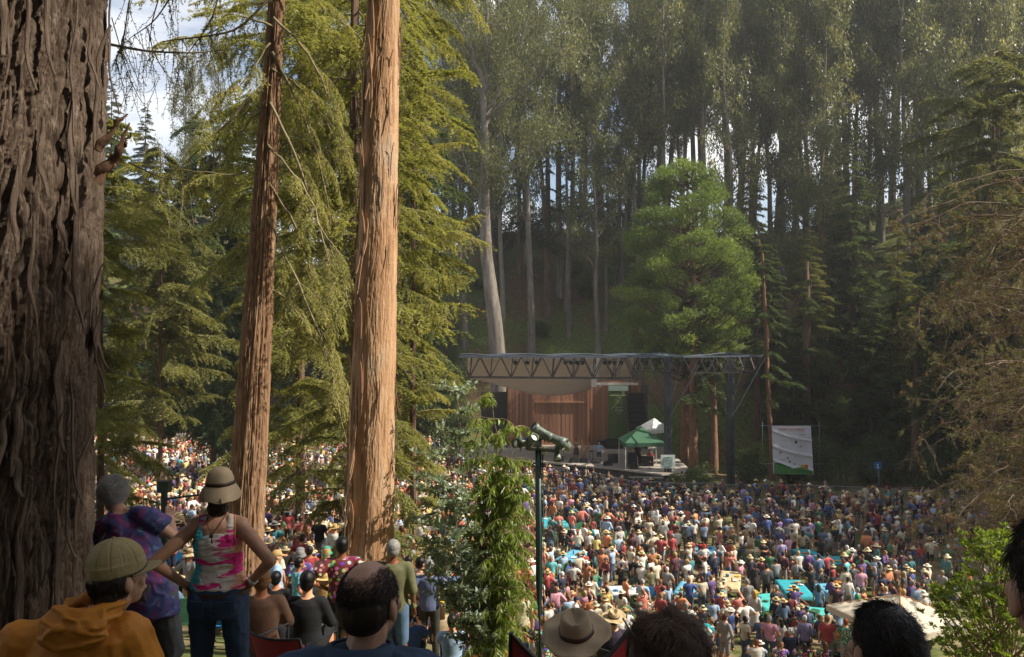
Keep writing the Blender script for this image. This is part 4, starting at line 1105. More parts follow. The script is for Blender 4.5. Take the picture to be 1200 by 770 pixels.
# green side banner with emblem
bn = thing('stage_banner', 'tall green banner with pale diamond emblem hanging on the plank wall beside the speaker column', 'banner', loc=P(724.5, 484, 79.6))
mb = MB(); W_, H_ = 2.0, 5.5
nx_ = 8; pts = []
for j in range(12):
    for i in range(nx_): pts.append((-W_/2+W_*i/(nx_-1), .05*math.sin(i*1.1+j*.2), -H_/2+H_*j/11))
mb.add(pts, [(j*nx_+i, j*nx_+i+1, (j+1)*nx_+i+1, (j+1)*nx_+i) for j in range(11) for i in range(nx_-1)], True)
mb.add([(p[0], p[1]+.03, p[2]) for p in pts], [((j+1)*nx_+i, (j+1)*nx_+i+1, j*nx_+i+1, j*nx_+i) for j in range(11) for i in range(nx_-1)], True)
M['ban_green'] = plain('banner_green', (.10, .16, .045), .8, 0, .25, 1); M['ban_pale'] = plain('banner_pale_print', (.3, .36, .2), .8); M['ban_sky'] = plain('banner_top_print', (.3, .38, .34), .8)
mb.build('cloth', M['ban_green'], bn)
mb = MB()
cx, cz = .05, .25
for k in range(4):
    a = math.pi/2*k; b = a+math.pi/2
    p = Vector((cx+.82*math.cos(a), -.08, cz+.95*math.sin(a))); q = Vector((cx+.82*math.cos(b), -.08, cz+.95*math.sin(b)))
    mb.bar(p.lerp(q, .12), p.lerp(q, .88), .1, .02)
for z_, w_ in ((.35, .62), (.1, .75), (-.02, .7), (-.22, .5)):
    for i in range(7): mb.box((cx-w_/2+w_*i/6, -.085, cz+z_-.05), (w_/9, .02, .09 if z_ != .1 else .17))
mb.box((.0, -.08, 1.75), (1.7, .02, .09)); mb.build('emblem', M['ban_pale'], bn)
mb = MB(); mb.box((0, -.078, 2.45), (1.95, .02, .5)); mb.build('top_print', M['ban_sky'], bn)
# truss: front box truss and wing
tr = thing('roof_truss', 'long dark lattice truss across the stage front running out into a wing on grey towers', 'truss', loc=(4, 66, 10))
O = Vector(tr.location)
mt_ = MB(); mbm = MB(); ml = MB()
yF = 66.0; xs = [P(px, 420, yF).x for px in np.linspace(538, 757, 10)]
zt, zb = 10.42, 8.72
for y in (yF, yF+1.3):
    if y > yF: ml.build('lattice', M['truss'], tr); ml = MB()
    mt_.bar(Vector((xs[0], y, zt))-O, Vector((xs[-1]+1.5, y, zt))-O, .16); mbm.bar(Vector((xs[0]+.6, y, zb))-O, Vector((xs[-1], y, zb-.12))-O, .11)
    for i in range(9):
        c = (xs[i]+xs[i+1])/2; zq = zb-.012*i
        for e in (xs[i], xs[i+1]): ml.bar(Vector((e, y, zt))-O, Vector((c, y, zq))-O, .085)
        ml.bar(Vector((c+.15, y, zt))-O, Vector((c, y, zq))-O, .07)
ml.build('lattice', M['truss'], tr); ml = MB()
for i in range(10):
    mt_.bar(Vector((xs[i], yF, zt+.02))-O, Vector((xs[i], yF+1.3, zt+.02))-O, .08)
    if i < 9: mt_.bar(Vector((xs[i], yF, zt+.05))-O, Vector((xs[i+1], yF+1.3, zt+.05))-O, .06); mbm.bar(Vector((xs[i]+.8, yF, zb))-O, Vector((xs[i]+.8, yF+1.3, zb))-O, .06)
# cable bundles / catwalk on top
for k in range(3):
    q = [Vector((x, yF+.3+.35*k, zt+.16+.07*math.sin(x*1.3+k)))-O for x in np.linspace(xs[0], xs[-1]+2, 40)]; mt_.tube(q, .045, 6)
# wing
A = P(735, 416, 66); wz = 10.5
w0 = [(A.x, 66), (P(800, 0, 63).x, 62.8), (P(893, 0, 64).x, 64.2)]; w1 = [(A.x+.4, 70.5), (P(830, 0, 69).x, 69.5), (P(862, 0, 70).x, 70)]
def zz(p, z): return Vector((p[0], p[1], z))-O
for a, b in ((w0[0], w0[1]), (w0[1], w0[2]), (w1[0], w1[1]), (w1[1], w0[2]), (w0[0], w1[1]), (w0[1], w1[1]), (w1[1], w0[2]), (w1[0], w0[1])): mt_.bar(zz(a, wz+.03*(a[0] % 1)), zz(b, wz+.05*(b[0] % 1)), .13)
pk = (P(852, 0, 66).x, 66.5); 
for a in (w0[1], w0[2], w1[1]): mt_.bar(zz(pk, 10.75), zz(a, wz), .09)
pk2 = (P(777, 0, 66).x, 66.8)
for a in (w0[0], w0[1], w1[0]): mt_.bar(zz(pk2, 10.7), zz(a, wz), .09)
for a, b in ((w0[0], w0[1]), (w0[1], w0[2]), (w1[0], w1[1]), (w1[1], w0[2])):
    m = 5
    for i in range(m):
        p = [a[k]+(b[k]-a[k])*i/m for k in (0, 1)]; q = [a[k]+(b[k]-a[k])*(i+1)/m for k in (0, 1)]; c = [(p[k]+q[k])/2 for k in (0, 1)]
        ml.bar(zz(p, wz), zz(c, wz-1.25), .07); ml.bar(zz(q, wz), zz(c, wz-1.25), .07)
        if i: mbm.bar(zz(c, wz-1.25), zz(cl_, wz-1.25), .07)
        cl_ = c
mt_.build('top_chord', M['truss_top'], tr); mbm.build('bottom_chord', M['truss'], tr); ml.build('wing_lattice', M['truss'], tr)
T1x, T1y = P(783, 0, 64.2).x, 64.4; T2x, T2y = P(858, 0, 64.5).x, 65
for (x, y) in ((T1x, T1y), (T2x, T2y)):
    mb = MB(); g = gzf(x, y)
    for sx in (-.22, .22):
        for sy in (-.22, .22): mb.bar(Vector((x+sx, y+sy, g))-O, Vector((x+sx, y+sy, wz-.05))-O, .08)
    for i in range(14):
        z0 = g+.2+i*.72; z1 = z0+.72; s = 1 if i % 2 else -1
        mb.bar(Vector((x-.22*s, y-.22, z0))-O, Vector((x+.22*s, y-.22, z1))-O, .06); mb.bar(Vector((x-.22*s, y+.22, z0))-O, Vector((x+.22*s, y+.22, z1))-O, .06)
        mb.bar(Vector((x-.22, y-.22*s, z0))-O, Vector((x-.22, y+.22*s, z1))-O, .06); mb.bar(Vector((x+.22, y-.22*s, z0))-O, Vector((x+.22, y+.22*s, z1))-O, .06)
    mb.box(Vector((x, y, (g+wz)/2))-O, (.2, .2, wz-g-.1)); mb.build('tower', M['tower'], tr)
    mb = MB()
    for dx, dz in ((-3.1, 3.6), (3.1, 3.6), (-1.6, 2.4), (1.4, 2.6)): mb.bar(Vector((x, y+.05*dx, wz-dz-1.6))-O, Vector((x+dx, y+.3*abs(dx), wz-.1))-O, .08)
    mb.build('brace', M['tower'], tr)
# stage lamps hanging on the truss
def round_lamp():
    mb = MB(); R = Matrix.Rotation(math.radians(70), 3, 'X')
    mb.lathe([(.001, .26), (.1, .25), (.16, .12), (.17, -.12), (.15, -.13), (.001, -.1)], (0, 0, -.38), 14, R)
    b = mb.mesh('housing'); mb2 = MB(); mb2.bar((-.19, 0, -.38), (-.19, 0, -.1), .03); mb2.bar((.19, 0, -.38), (.19, 0, -.1), .03); mb2.bar((-.2, 0, -.1), (.2, 0, -.1), .03); mb2.bar((0, 0, -.1), (0, 0, .06), .03)
    return b, mb2.mesh('yoke')
lb, ly_ = round_lamp(); lb.materials.append(M['black']); ly_.materials.append(M['dark_metal'])
lps = [604, 618, 629, 663, 669, 676, 683, 709, 714, 720, 728, 752, 757]
lnm = ['leftmost', 'second from the left', 'third from the left', 'fourth from the left', 'fifth from the left', 'sixth from the left', 'seventh from the left', 'eighth from the left', 'ninth from the left', 'tenth from the left', 'eleventh from the left', 'second from the right', 'rightmost']
for px, nm in zip(lps, lnm):
    p = P(px, 420, yF+.25); r = thing('stage_light', f'round black stage light under the roof truss, {nm} of the row', 'stage light', 'stage lights hanging on the roof truss', (p.x, yF+.25, zt-.1), random.uniform(-.4, .4))
    link('housing', lb, r); link('yoke', ly_, r)
# speaker column
sp = thing('speaker_column', 'tall black hanging column of stacked loudspeakers covering the right side of the green banner', 'speaker', loc=P(744.5, 461, 73))
for i in range(8):
    mb = MB(); yy = -.02*i*i; mb.box((.02*i, -yy*-.4, -.24-i*.41), (1.5, .8, .385), R=Matrix.Rotation(.02*i, 3, 'X')); mb.build('cabinet', M['grille'], sp)
mb = MB(); mb.bar((-.6, 0, 0), (.6, 0, 0), .1); mb.bar((-.5, 0, 0), (-.5, 0, 2), .03); mb.bar((.5, 0, 0), (.5, 0, 2), .03); mb.build('rigging_bar', M['dark_metal'], sp)
# tents
def tent(label, c, w, d, leg, peak, mat, rz=0, valance=.3):
    r = thing('canopy_tent', label, 'tent', loc=c, rz=rz)
    mb = MB(); N_ = 6
    def roof(sx, sy, off=0):
        vs = [(-w/2-off, -d/2-off, leg), (w/2+off, -d/2-off, leg), (w/2+off, d/2+off, leg), (-w/2-off, d/2+off, leg), (0, 0, leg+peak)]
        return vs
    vs = roof(1, 1); mb.add(vs, [(0, 1, 4), (1, 2, 4), (2, 3, 4), (3, 0, 4)])
    vs2 = [(x, y, z-.04) for x, y, z in vs]; mb.add(vs2, [(4, 1, 0), (4, 2, 1), (4, 3, 2), (4, 0, 3)])
    for i in range(4):
        a = Vector(vs[i]); b = Vector(vs[(i+1) % 4]); nrm = (b-a).cross(Vector((0, 0, 1))).normalized()*.02
        mb.add([a, b, b-Vector((0, 0, valance)), a-Vector((0, 0, valance)), a+nrm, b+nrm, b-Vector((0, 0, valance))+nrm, a-Vector((0, 0, valance))+nrm], [(0, 1, 2, 3), (7, 6, 5, 4), (3, 2, 6, 7), (0, 4, 5, 1), (0, 3, 7, 4), (1, 5, 6, 2)])
    mb.build('roof', mat, r)
    for sx in (-1, 1):
        for sy in (-1, 1):
            mb = MB(); mb.bar((sx*(w/2-.06), sy*(d/2-.06), 0), (sx*(w/2-.06), sy*(d/2-.06), leg-.02), .06); mb.build('leg', M['white'], r)
    return r
pt = P(752, 520, 66.5); tent('dark green pop-up canopy tent on the right side of the stage deck', (pt.x, 66.8, DZ), 3.3, 3.0, 2.2, 1.2, M['green_tent'], .05)
pt = P(768, 510, 70.5); tent('small white canopy tent peeking out behind the green stage tent', (pt.x, 71.2, DZ), 2.2, 2.2, 2.7, .9, M['white'], .5)
def simple(name, label, cat, loc, build, mat, rz=0, group=None):
    mb = MB(); build(mb); o = mb.build(name, mat); o.location = loc; o.rotation_euler.z = rz; return tag(o, label, cat, group)
def case(mb, w, d, h):
    mb.box((0, 0, h/2), (w, d, h)); t = .03
    for sx in (-1, 1):
        for sy in (-1, 1): mb.box((sx*(w/2), sy*(d/2), h/2), (t, t, h+.02))
    for sz in (0.01, h): mb.box((0, -d/2, sz), (w+.02, t, t)); mb.box((0, d/2, sz), (w+.02, t, t))
    mb.box((0, -d/2-.01, h*.5), (w*.3, .03, h*.12))
gear = [('equipment_case', 'black equipment case on deck left of the green tent', 'case', 718, 541, 69, .8, .5, .75), ('equipment_case', 'low black case at the foot of the tent front leg', 'case', 742, 549, 66, .6, .5, .45),
        ('equipment_case', 'tall dark rack case inside the green stage tent, left one', 'case', 741, 540, 67.2, .7, .6, 1.1), ('equipment_case', 'wide dark case inside the green stage tent, right one', 'case', 757, 540, 67.4, 1.1, .6, .8),
        ('equipment_case', 'dark case against the plank wall left of the green banner', 'case', 706, 524, 78, 1.0, .5, .7), ('equipment_case', 'dark case against the plank wall under the green banner', 'case', 720, 526, 77.5, 1.6, .6, .9)]
for nm, lab, cat, px, py, y, w_, d_, h_ in gear:
    simple(nm, lab, cat, (P(px, py, y).x, y, DZ), lambda mb: case(mb, w_, d_, h_), M['black'])
def wedge(mb):
    mb.add([(-.35, -.25, 0), (.35, -.25, 0), (.35, .25, 0), (-.35, .25, 0), (-.35, -.22, .14), (.35, -.22, .14), (.35, .18, .42), (-.35, .18, .42)], [(0, 3, 2, 1), (4, 5, 6, 7), (0, 1, 5, 4), (1, 2, 6, 5), (2, 3, 7, 6), (3, 0, 4, 7)])
    for i in range(5): mb.bar((-.3, -.19+.07*i, .165+.052*i), (.3, -.19+.07*i, .165+.052*i), .012)
for i, (px, y) in enumerate(((655, 70), (672, 69.2), (684, 69.0), (698, 68.8), (712, 67.6))):
    simple('monitor_speaker', f"black wedge monitor on the front of the deck, {['leftmost','second from left','middle one','second from right','rightmost'][i]}", 'speaker', (P(px, 0, y).x, y, DZ), wedge, M['grille'], 3.14+random.uniform(-.3, .3), 'wedge monitors along the stage front')
def subs(mb):
    for i in range(3):
        x = -.9+i*.9; mb.box((x, 0, .6), (.87, .8, 1.2)); mb.box((x, -.42, .6), (.77, .03, 1.08))
        for sz in (.25, .95): mb.box((x, -.44, sz), (.1, .03, .1))
simple('subwoofer_stack', 'row of big black subwoofers on the ground right of the stage front', 'speaker', (P(757, 0, 62.3).x, 62.3, 0), subs, M['grille'], -.05)
# harp, mic stands
hp = thing('harp', 'tall orange wooden harp standing on the stage deck', 'harp', loc=(P(686, 0, 70.5).x, 70.5, DZ), rz=.3)
mb = MB(); mb.tube([(-.35, 0, 0), (-.36, 0, 1.0), (-.36, 0, 1.85)], .06, 8); mb.build('pillar', M['orange_wood'], hp)
mb = MB(); mb.tube([(-.36, 0, 1.82), (-.2, 0, 1.72), (0, 0, 1.45), (.2, 0, 1.4), (.38, 0, 1.5)], .05, 8); mb.build('neck', M['orange_wood'], hp)
mb = MB(); mb.tube([(-.3, 0, .1), (.1, 0, .8), (.4, 0, 1.5)], [.19, .14, .07], 10); mb.box((-.28, 0, .06), (.42, .36, .12)); mb.build('soundbox', M['orange_wood'], hp)
mb = MB()
for i in range(14): t = i/13; mb.tube([(-.28+.6*t, 0, .2+1.1*t), (-.3+.62*t, 0, 1.75-.33*t)], .004, 3)
mb.build('strings', M['white'], hp)
def mic(mb):
    for k in range(3): a = k*2.094; mb.tube([(0, 0, .15), (.28*math.cos(a), .28*math.sin(a), .01)], .012, 5)
    mb.tube([(0, 0, .1), (0, 0, 1.35)], .014, 6); mb.tube([(0, 0, 1.3), (.1, -.3, 1.5)], .01, 5); mb.ell((.1, -.33, 1.52), (.03, .05, .03))
for px, y, nm in ((675, 70.5, 'left of the harp'), (694, 70.2, 'right of the harp'), (709, 69.5, 'right of the blue-shirted performer'), (662, 71, 'leftmost on the deck')):
    simple('microphone_stand', f'thin black microphone stand {nm}', 'microphone stand', (P(px, 0, y).x, y, DZ), mic, M['black'], random.random()*6)
def stool(mb):
    mb.lathe([(.001, .74), (.17, .74), (.18, .7), (.17, .67), (.001, .67)], n=16)
    for k in range(4): a = k*1.571+.78; mb.tube([(.12*math.cos(a), .12*math.sin(a), .68), (.2*math.cos(a), .2*math.sin(a), 0)], .015, 5)
simple('stool', 'small dark stool between harp and blue-shirted performer', 'stool', (P(693, 0, 71).x, 71, DZ), stool, M['black'])
# tower sign: white panel, green loop
ts = thing('tower_sign', 'white square sign with green loop symbol fixed on the grey tower beside the stage', 'sign', loc=P(782.5, 541, 63.7))
mb = MB(); mb.box((0, 0, 0), (1.12, .05, 1.06)); mb.build('panel', M['white'], ts)
M['sign_green'] = plain('sign_green', (.06, .3, .16), .6)
mb = MB()
for a, b in (((-.3, .36), (.3, .36)), ((.34, .3), (.34, -.3)), ((.28, -.36), (-.28, -.36)), ((-.34, -.3), (-.34, .3)), ((-.12, .14), (.12, .14)), ((-.12, -.14), (.12, -.14)), ((.14, .1), (.14, -.1)), ((-.14, .1), (-.14, -.1))):
    mb.bar((a[0], -.04, a[1]), (b[0], -.04, b[1]), .07, .02)
mb.build('symbol', M['sign_green'], ts)
# info banner on scaffold
def info():
    Y0 = 62.0; c = P(930, 527, Y0); r = thing('info_banner', 'wrinkled white printed banner with red heading and green hills foot, hung on a pipe frame', 'banner', loc=c)
    g = gzf(c.x, Y0)-c.z
    mb = MB(); X0, X1 = P(893, 0, Y0).x-c.x, P(964, 0, Y0).x-c.x; zt_, zb_ = P(0, 499, Y0).z-c.z, P(0, 543.5, Y0).z-c.z
    for x in (X0+.05, X1-.25): mb.tube([(x, .08, g), (x, .08, zt_+.3)], .035, 8)
    for z_ in (zt_, zb_): mb.tube([(X0-.1, .08, z_), (X1, .08, z_-.02)], .03, 8)
    mb.build('pipe_frame', M['grey_metal'], r)
    tl, trr, br, bl = [P(x, y, Y0)-c for x, y in ((904, 499), (950, 499), (953, 556), (906, 555))]
    nu, nv = 30, 36
    def f(u, v):
        p = tl.lerp(trr, u).lerp(bl.lerp(br, u), v)
        w_ = 0
        for k in (.1, .42, .72): dd = v-(k+.2*u+.04*math.sin(u*3)); w_ += .10*math.exp(-(dd/.03)**2)*(1-u*.4)
        return Vector((p.x, p.y-w_+.02*math.sin(u*9), p.z))
    def sh(u0, u1, v0f, v1f, off, name, mat, n=24, m=24):
        x = MB(); V = []
        for j in range(m+1):
            for i in range(n+1):
                u = u0+(u1-u0)*i/n; v = v0f(u)+(v1f(u)-v0f(u))*j/m; q = f(u, v); V.append((q.x, q.y-off, q.z))
        x.add(V, [(j*(n+1)+i, (j+1)*(n+1)+i, (j+1)*(n+1)+i+1, j*(n+1)+i+1) for j in range(m) for i in range(n)], True); return x.build(name, mat, r)
    hf = lambda u: .83-.03*math.sin(u*11)-.04*(u < .45)+.07*u
    sh(0, 1, lambda u: 0, lambda u: 1, 0, 'sheet', M['ban_white'], 40, 60)
    sh(.02, .98, hf, lambda u: .995, .012, 'green_hills', M['ban_hill'])
    sh(.68, .88, lambda u: .83-.28*math.sqrt(max(0, .0108-(u-.78)**2)), hf, .01, 'yellow_sun', M['ban_sun'], 12, 6)
    sh(.79, .87, lambda u: .80, hf, .014, 'red_hill', M['ban_red'], 6, 6)
    for k, (u, v, w_, h_) in enumerate([(.2, .07, .045, .032), (.26, .07, .04, .03), (.32, .07, .045, .032), (.41, .065, .05, .036), (.47, .07, .04, .032), (.53, .065, .045, .036), (.6, .062, .05, .036), (.66, .065, .045, .034), (.72, .065, .04, .034), (.78, .06, .04, .036)]):
        pass
    x = MB()
    for i in range(11):
        u = .18+.058*i+(.02 if i > 3 else 0)+(.02 if i > 6 else 0)
        for a, b in (((0, 0), (0, .045)), ((0, random.choice((0, .02, .04))), (.034, random.choice((0, .022, .045)))), ((.034, 0), (.034, random.choice((.02, .045))))):
            p = f(u+a[0], .055+a[1]); q = f(u+b[0], .055+b[1]); p.y -= .02; q.y -= .02; x.bar(p, q, .05, .01)
    x.build('heading_letters', M['ban_red'], r)
    x = MB(); rs = random.Random(3)
    for v in (.175, .235, .3, .36, .43, .56, .64, .7):
        u = .16+rs.random()*.06
        while u < .86:
            w_ = rs.uniform(.05, .16)
            if rs.random() < .72:
                p = f(u, v); q = f(u+w_, v); p.y -= .02; q.y -= .02; x.bar(p, q, rs.choice((.03, .045, .06)), .008)
            u += w_+rs.uniform(.04, .12)
    x.build('small_print', M['ban_grey'], r)
    x = MB()
    for u, v, s in ((.6, .335, .18), (.72, .425, .1), (.2, .555, .12), (.37, .67, .1), (.42, .745, .12), (.53, .79, .09)):
        p = f(u, v); p.y -= .026; x.box(p, (s, .01, s))
    x.build('dark_logos', M['black'], r)
M['ban_white'] = plain('banner_white', (.62, .62, .66), .7, 0, .06); M['ban_hill'] = plain('banner_green_print', (.06, .22, .05), .7); M['ban_sun'] = plain('banner_yellow_print', (.6, .4, .04), .7)
M['ban_red'] = plain('banner_red_print', (.55, .1, .07), .7); M['ban_grey'] = plain('banner_grey_print', (.3, .3, .32), .7); M['sign_blue'] = plain('sign_blue', (.02, .17, .42), .5)
info()
# blue pole sign
bp = P(1029, 584, 59); bs = thing('pole_sign', 'small blue square sign with a white figure 1 on a tall thin patterned pole', 'sign', loc=(bp.x, 59, gzf(bp.x, 59)))
zt2 = P(0, 541, 59).z-gzf(bp.x, 59)
mb = MB(); mb.tube([(.15, 0, 0), (0, 0, zt2-.6)], .05, 8); mb.build('pole', M['grey_metal'], bs)
mb = MB()
for i in range(9): mb.tube([(.13-.014*i, 0, .5+.22*i), (.128-.014*i, 0, .6+.22*i)], .058, 8)
mb.build('blue_bands', M['sign_blue'], bs)
mb = MB(); mb.box((-.05, 0, zt2-.3), (.55, .05, .55)); mb.build('panel', M['sign_blue'], bs)
mb = MB(); mb.box((-.05, -.04, zt2-.3), (.07, .02, .3)); mb.box((-.05, -.04, zt2-.44), (.22, .02, .05)); mb.bar((-.05, -.04, zt2-.17), (-.14, -.04, zt2-.23), .05, .02); mb.build('figure', M['white'], bs)
# crowd barriers
def barrier_meshes():
    mb = MB(); mb.tube([(-1.1, 0, .15), (-1.1, 0, 1.02), (-1.02, 0, 1.1), (1.02, 0, 1.1), (1.1, 0, 1.02), (1.1, 0, .15)], .022, 6); mb.tube([(-1.1, 0, .2), (1.1, 0, .2)], .02, 6)
    a = mb.mesh('frame'); mb = MB()
    for i in range(17): x = -1+i*.125; mb.bar((x, 0, .2), (x, 0, 1.1), .018)
    b = mb.mesh('bars'); mb = MB(); mb.bar((-.8, -.3, .02), (-.8, .3, .02), .05, .03); mb.bar((-.8, 0, .02), (-.8, 0, .2), .03); c = mb.mesh('foot'); mb = MB()
    mb.bar((.8, -.3, .02), (.8, .3, .02), .05, .03); mb.bar((.8, 0, .02), (.8, 0, .2), .03); return a, b, c, mb.mesh('foot')
bar_ = barrier_meshes()
for m_ in bar_: m_.materials.append(M['grey_metal'])
bars = []
def barriers(pts, grp):
    pts = [Vector((*p, 0)) for p in pts]
    for a, b in zip(pts[:-1], pts[1:]):
        n = max(1, round((b-a).length/2.25)); d = (b-a)/n
        for i in range(n):
            c = a+d*(i+.5); r = empty('crowd_barrier', (c.x, c.y, gzf(c.x, c.y)), math.atan2(d.y, d.x), None, 'barrier', grp)
            for nm, m_ in zip(('frame', 'bars', 'foot', 'foot'), bar_): link(nm, m_, r)
            bars.append((r, *pix((c.x, c.y, .6))))
def X(px, y): return (P(px, 0, y).x, y)
barriers([X(640, 68.2), X(700, 64.5), X(735, 61.5), X(800, 60.3), X(940, 59.6), X(1010, 58.6), X(1200, 57.0)], 'metal crowd barriers along the stage and trees')
barriers([X(326, 39.5), X(362, 40.5), X(398, 43.5)], 'metal barriers in the left crowd')
uniq_labels(bars, lambda o: 'grey metal crowd barrier', [('smooth pale trunk', 430, 600), ('subwoofer row', 757, 575), ('lamp post', 640, 570), ('grey wing tower', 858, 580), ('info banner', 930, 575), ('blue pole sign', 1028, 580), ('brown dead foliage', 1130, 585), ('grey sign tower', 783, 580), ('stage front', 700, 570)])
# lamp post with spotlights
LS_ = .63; lp = P(633, 760, 11.3); LPZ = gzf(lp.x, 11.3)
po = thing('lamp_post', 'dark green lamp post topped by a cluster of aged spotlights, in front of the stage', 'lamp post', loc=(lp.x, 11.3, LPZ)); po.scale = (LS_,)*3
Ht = (P(0, 527, 11.3).z-LPZ)/LS_
mb = MB(); mb.tube([(0, 0, -.2), (0, 0, .5)], .13, 14); mb.tube([(0, 0, .5), (-.02, 0, 2.5), (-.04, 0, Ht)], [.085, .08, .072], 14); mb.tube([(.085, -.02, 1.2), (.085-.03, -.02, Ht-.1)], .018, 6); mb.build('pole', M['green_post'], po)
mb = MB(); mb.bar((-.3, 0, Ht+.02), (.4, 0, Ht-.03), .07); mb.bar((-.05, 0, Ht), (-.05, 0, Ht+.25), .05); mb.bar((-.2, .1, Ht+.22), (.35, .0, Ht+.26), .05); mb.box((-.12, 0, Ht+.14), (.3, .2, .14)); mb.build('crossarm', M['lamp_grey'], po)
def spot(c, aim, s=1.0, front=True):
    s *= 1.15
    R = Vector(aim).to_track_quat('Z', 'Y').to_matrix(); mb = MB()
    mb.lathe([(.001, -.26*s), (.055*s, -.25*s), (.075*s, -.18*s), (.08*s, 0), (.09*s, .03*s), (.105*s, .1*s), (.115*s, .18*s), (.105*s, .175*s), (.09*s, .1*s), (.001, .09*s)], c, 18, R)
    h = mb.build('spotlight', M['lamp_grey'], po); mb = MB(); mb.ell(Vector(c)+R@Vector((0, 0, .12*s)), (.088*s, .088*s, .03*s), R); mb.build('lens', M['lamp_glass'], h)
    mb = MB(); mb.bar(Vector(c)+R@Vector((.09*s, 0, 0)), Vector(c)+Vector((0, 0, -.18*s)), .025); mb.build('bracket', M['lamp_grey'], h)
spot((-.02, 0, Ht+.42), (-.55, -.2, .45), .9); spot((.10, -.05, Ht+.36), (.8, -.15, -.55), .9); spot((.36, -.05, Ht+.22), (.85, -.3, -.42), 1.1); spot((-.32, 0, Ht+.2), (-.8, -.3, -.25), .9)
spot((-.2, -.1, Ht+.22), (.5, -.6, .6), .75); spot((.38, 0, Ht-.1), (0, -.5, -.8), .7); spot((.55, .1, Ht+.1), (.3, .9, -.3), .9); spot((-.45, .1, Ht+.12), (-.6, -.5, .1), .8)
lp2 = thing('utility_post', 'dark green square post with a small box on top, left of the sun hat woman', 'post', loc=(P(193, 0, 22).x, 22, gzf(P(193, 0, 22).x, 22)))
h2 = P(0, 572, 22).z-lp2.location.z; mb = MB(); mb.bar((0, 0, -.2), (0, 0, h2), .13); mb.build('pole', M['green_post'], lp2)
mb = MB(); mb.box((0, 0, h2+.05), (.3, .25, .3)); mb.bar((0, 0, h2-.3), (1.6, .3, h2-.15), .05); mb.build('box', M['green_post'], lp2)
# tables, benches
tabs = []
def table(px, pyt, w_, l_, rz, mat, nm, lab, cloth=True):
    y = 11.65*FP/(pyt-390); x = (px-600)/FP*y; g = gzf(x, y)
    r = thing('picnic_table', lab, 'table', 'picnic tables in the crowd', (x, y, g), rz)
    mb = MB(); mb.box((0, 0, .74), (w_, l_, .05)); mb.build('tabletop', M['green_bench'], r)
    for sy in (-1, 1):
        mb = MB(); mb.bar((-w_*.35, sy*l_*.4, 0), (w_*.2, sy*l_*.4, .72), .07); mb.bar((w_*.35, sy*l_*.4, 0), (-w_*.2, sy*l_*.4, .72), .07); mb.build('leg', M['green_bench'], r)
    if cloth:
        mb = MB(); n = 24; V = []
        for j in range(n+1):
            for i in range(13):
                u = i/12*2-1; v = j/n*2-1; xx = max(-1, min(1, u*1.45))*(w_/2+.015); yy = max(-1, min(1, v*1.12))*(l_/2+.015)
                dz = max(0, abs(u*1.45)-1)*(w_/2)*1.2+max(0, abs(v*1.12)-1)*l_/2*1.2
                V.append((xx*(1+.03*math.sin(j*1.3)*(dz > 0)), yy, .785-dz+.004*math.sin(i*2+j)))
        mb.add(V, [(j*13+i, j*13+i+1, (j+1)*13+i+1, (j+1)*13+i) for j in range(n) for i in range(12)], True)
        c = mb.build('tablecloth', mat); c.location = (x, y, g); c.rotation_euler.z = rz
        tag(c, nm+' over the table '+lab.split(' table ', 1)[1], 'tablecloth', 'tablecloths on the picnic tables')
    tabs.append((px, pyt, x, y, g, w_, l_, rz)); return r
_table = table
def table(px, py, w_, l_, *a): return _table(px, py, w_*.72, l_*.68, *a)
M['blue_cloth'] = plain('light_blue_cloth', (.12, .38, .52), .7, 0, .2, 3); M['tan_cloth'] = plain('straw_coloured_cloth', (.5, .4, .22), .8)
M['white_tcloth'] = plain('white_tablecloth', (.7, .68, .62), .8); M['teal2'] = plain('sea_green_cloth', (.06, .42, .38), .7, 0, .2, 3)
for a in [(951, 652, 1.5, 4.4, .02, M['teal'], 'bright turquoise cloth', 'green picnic table with plates beside the green benches, right of centre'),
          (930, 690, 1.6, 3.6, -.08, M['teal'], 'turquoise cloth', 'picnic table with plates, nearer than the bright turquoise one'),
          (898, 704, 1.7, 2.6, .2, M['teal2'], 'sea-green cloth', 'picnic table amid the sunlit crowd, left of the beige umbrella'),
          (966, 720, 2.2, 2.6, -.3, M['teal2'], 'sea-green cloth with colourful food', 'picnic table nearest the beige umbrella, on its left'),
          (980, 690, 2.0, 2.6, .1, M['blue_cloth'], 'blue cloth', 'picnic table just behind the beige umbrella'),
          (988, 656, 2.8, 2.0, 0, M['teal'], 'turquoise cloth', 'picnic table in the shade behind the beige umbrella'),
          (822, 644, 2.2, 2.4, -.4, M['blue_cloth'], 'patterned light blue cloth', 'picnic table left of the green benches'),
          (892, 640, 1.2, 4.0, -.25, M['tan_cloth'], 'straw-coloured cloth', 'long picnic table beside the green benches'),
          (855, 680, 1.3, 4.2, -.3, M['tan_cloth'], 'straw-coloured cloth', 'long picnic table in the bright middle of the crowd'),
          (672, 652, 1.6, 3.2, -.5, M['blue_cloth'], 'light blue cloth', 'picnic table right of the lamp post'),
          (680, 624, 3.0, 1.6, -.1, M['white_tcloth'], 'white cloth', 'picnic table behind the light blue one'),
          (645, 612, 2.6, 3.2, .2, M['teal'], 'plain turquoise cloth', 'picnic table directly right of the lamp post near the shade edge'),
          (735, 692, 2.4, 1.6, .1, M['white_tcloth'], 'white cloth', 'picnic table in front of the smaller straw hat'),
          (808, 688, 1.6, 2.6, -.4, M['blue_cloth'], 'light blue cloth', 'picnic table at the left of the long straw-coloured one'),
          (250, 588, 3.6, 1.2, .15, M['teal'], 'turquoise cloth', 'picnic table in the left crowd behind the sun hat woman')]: table(*a)
benches = []
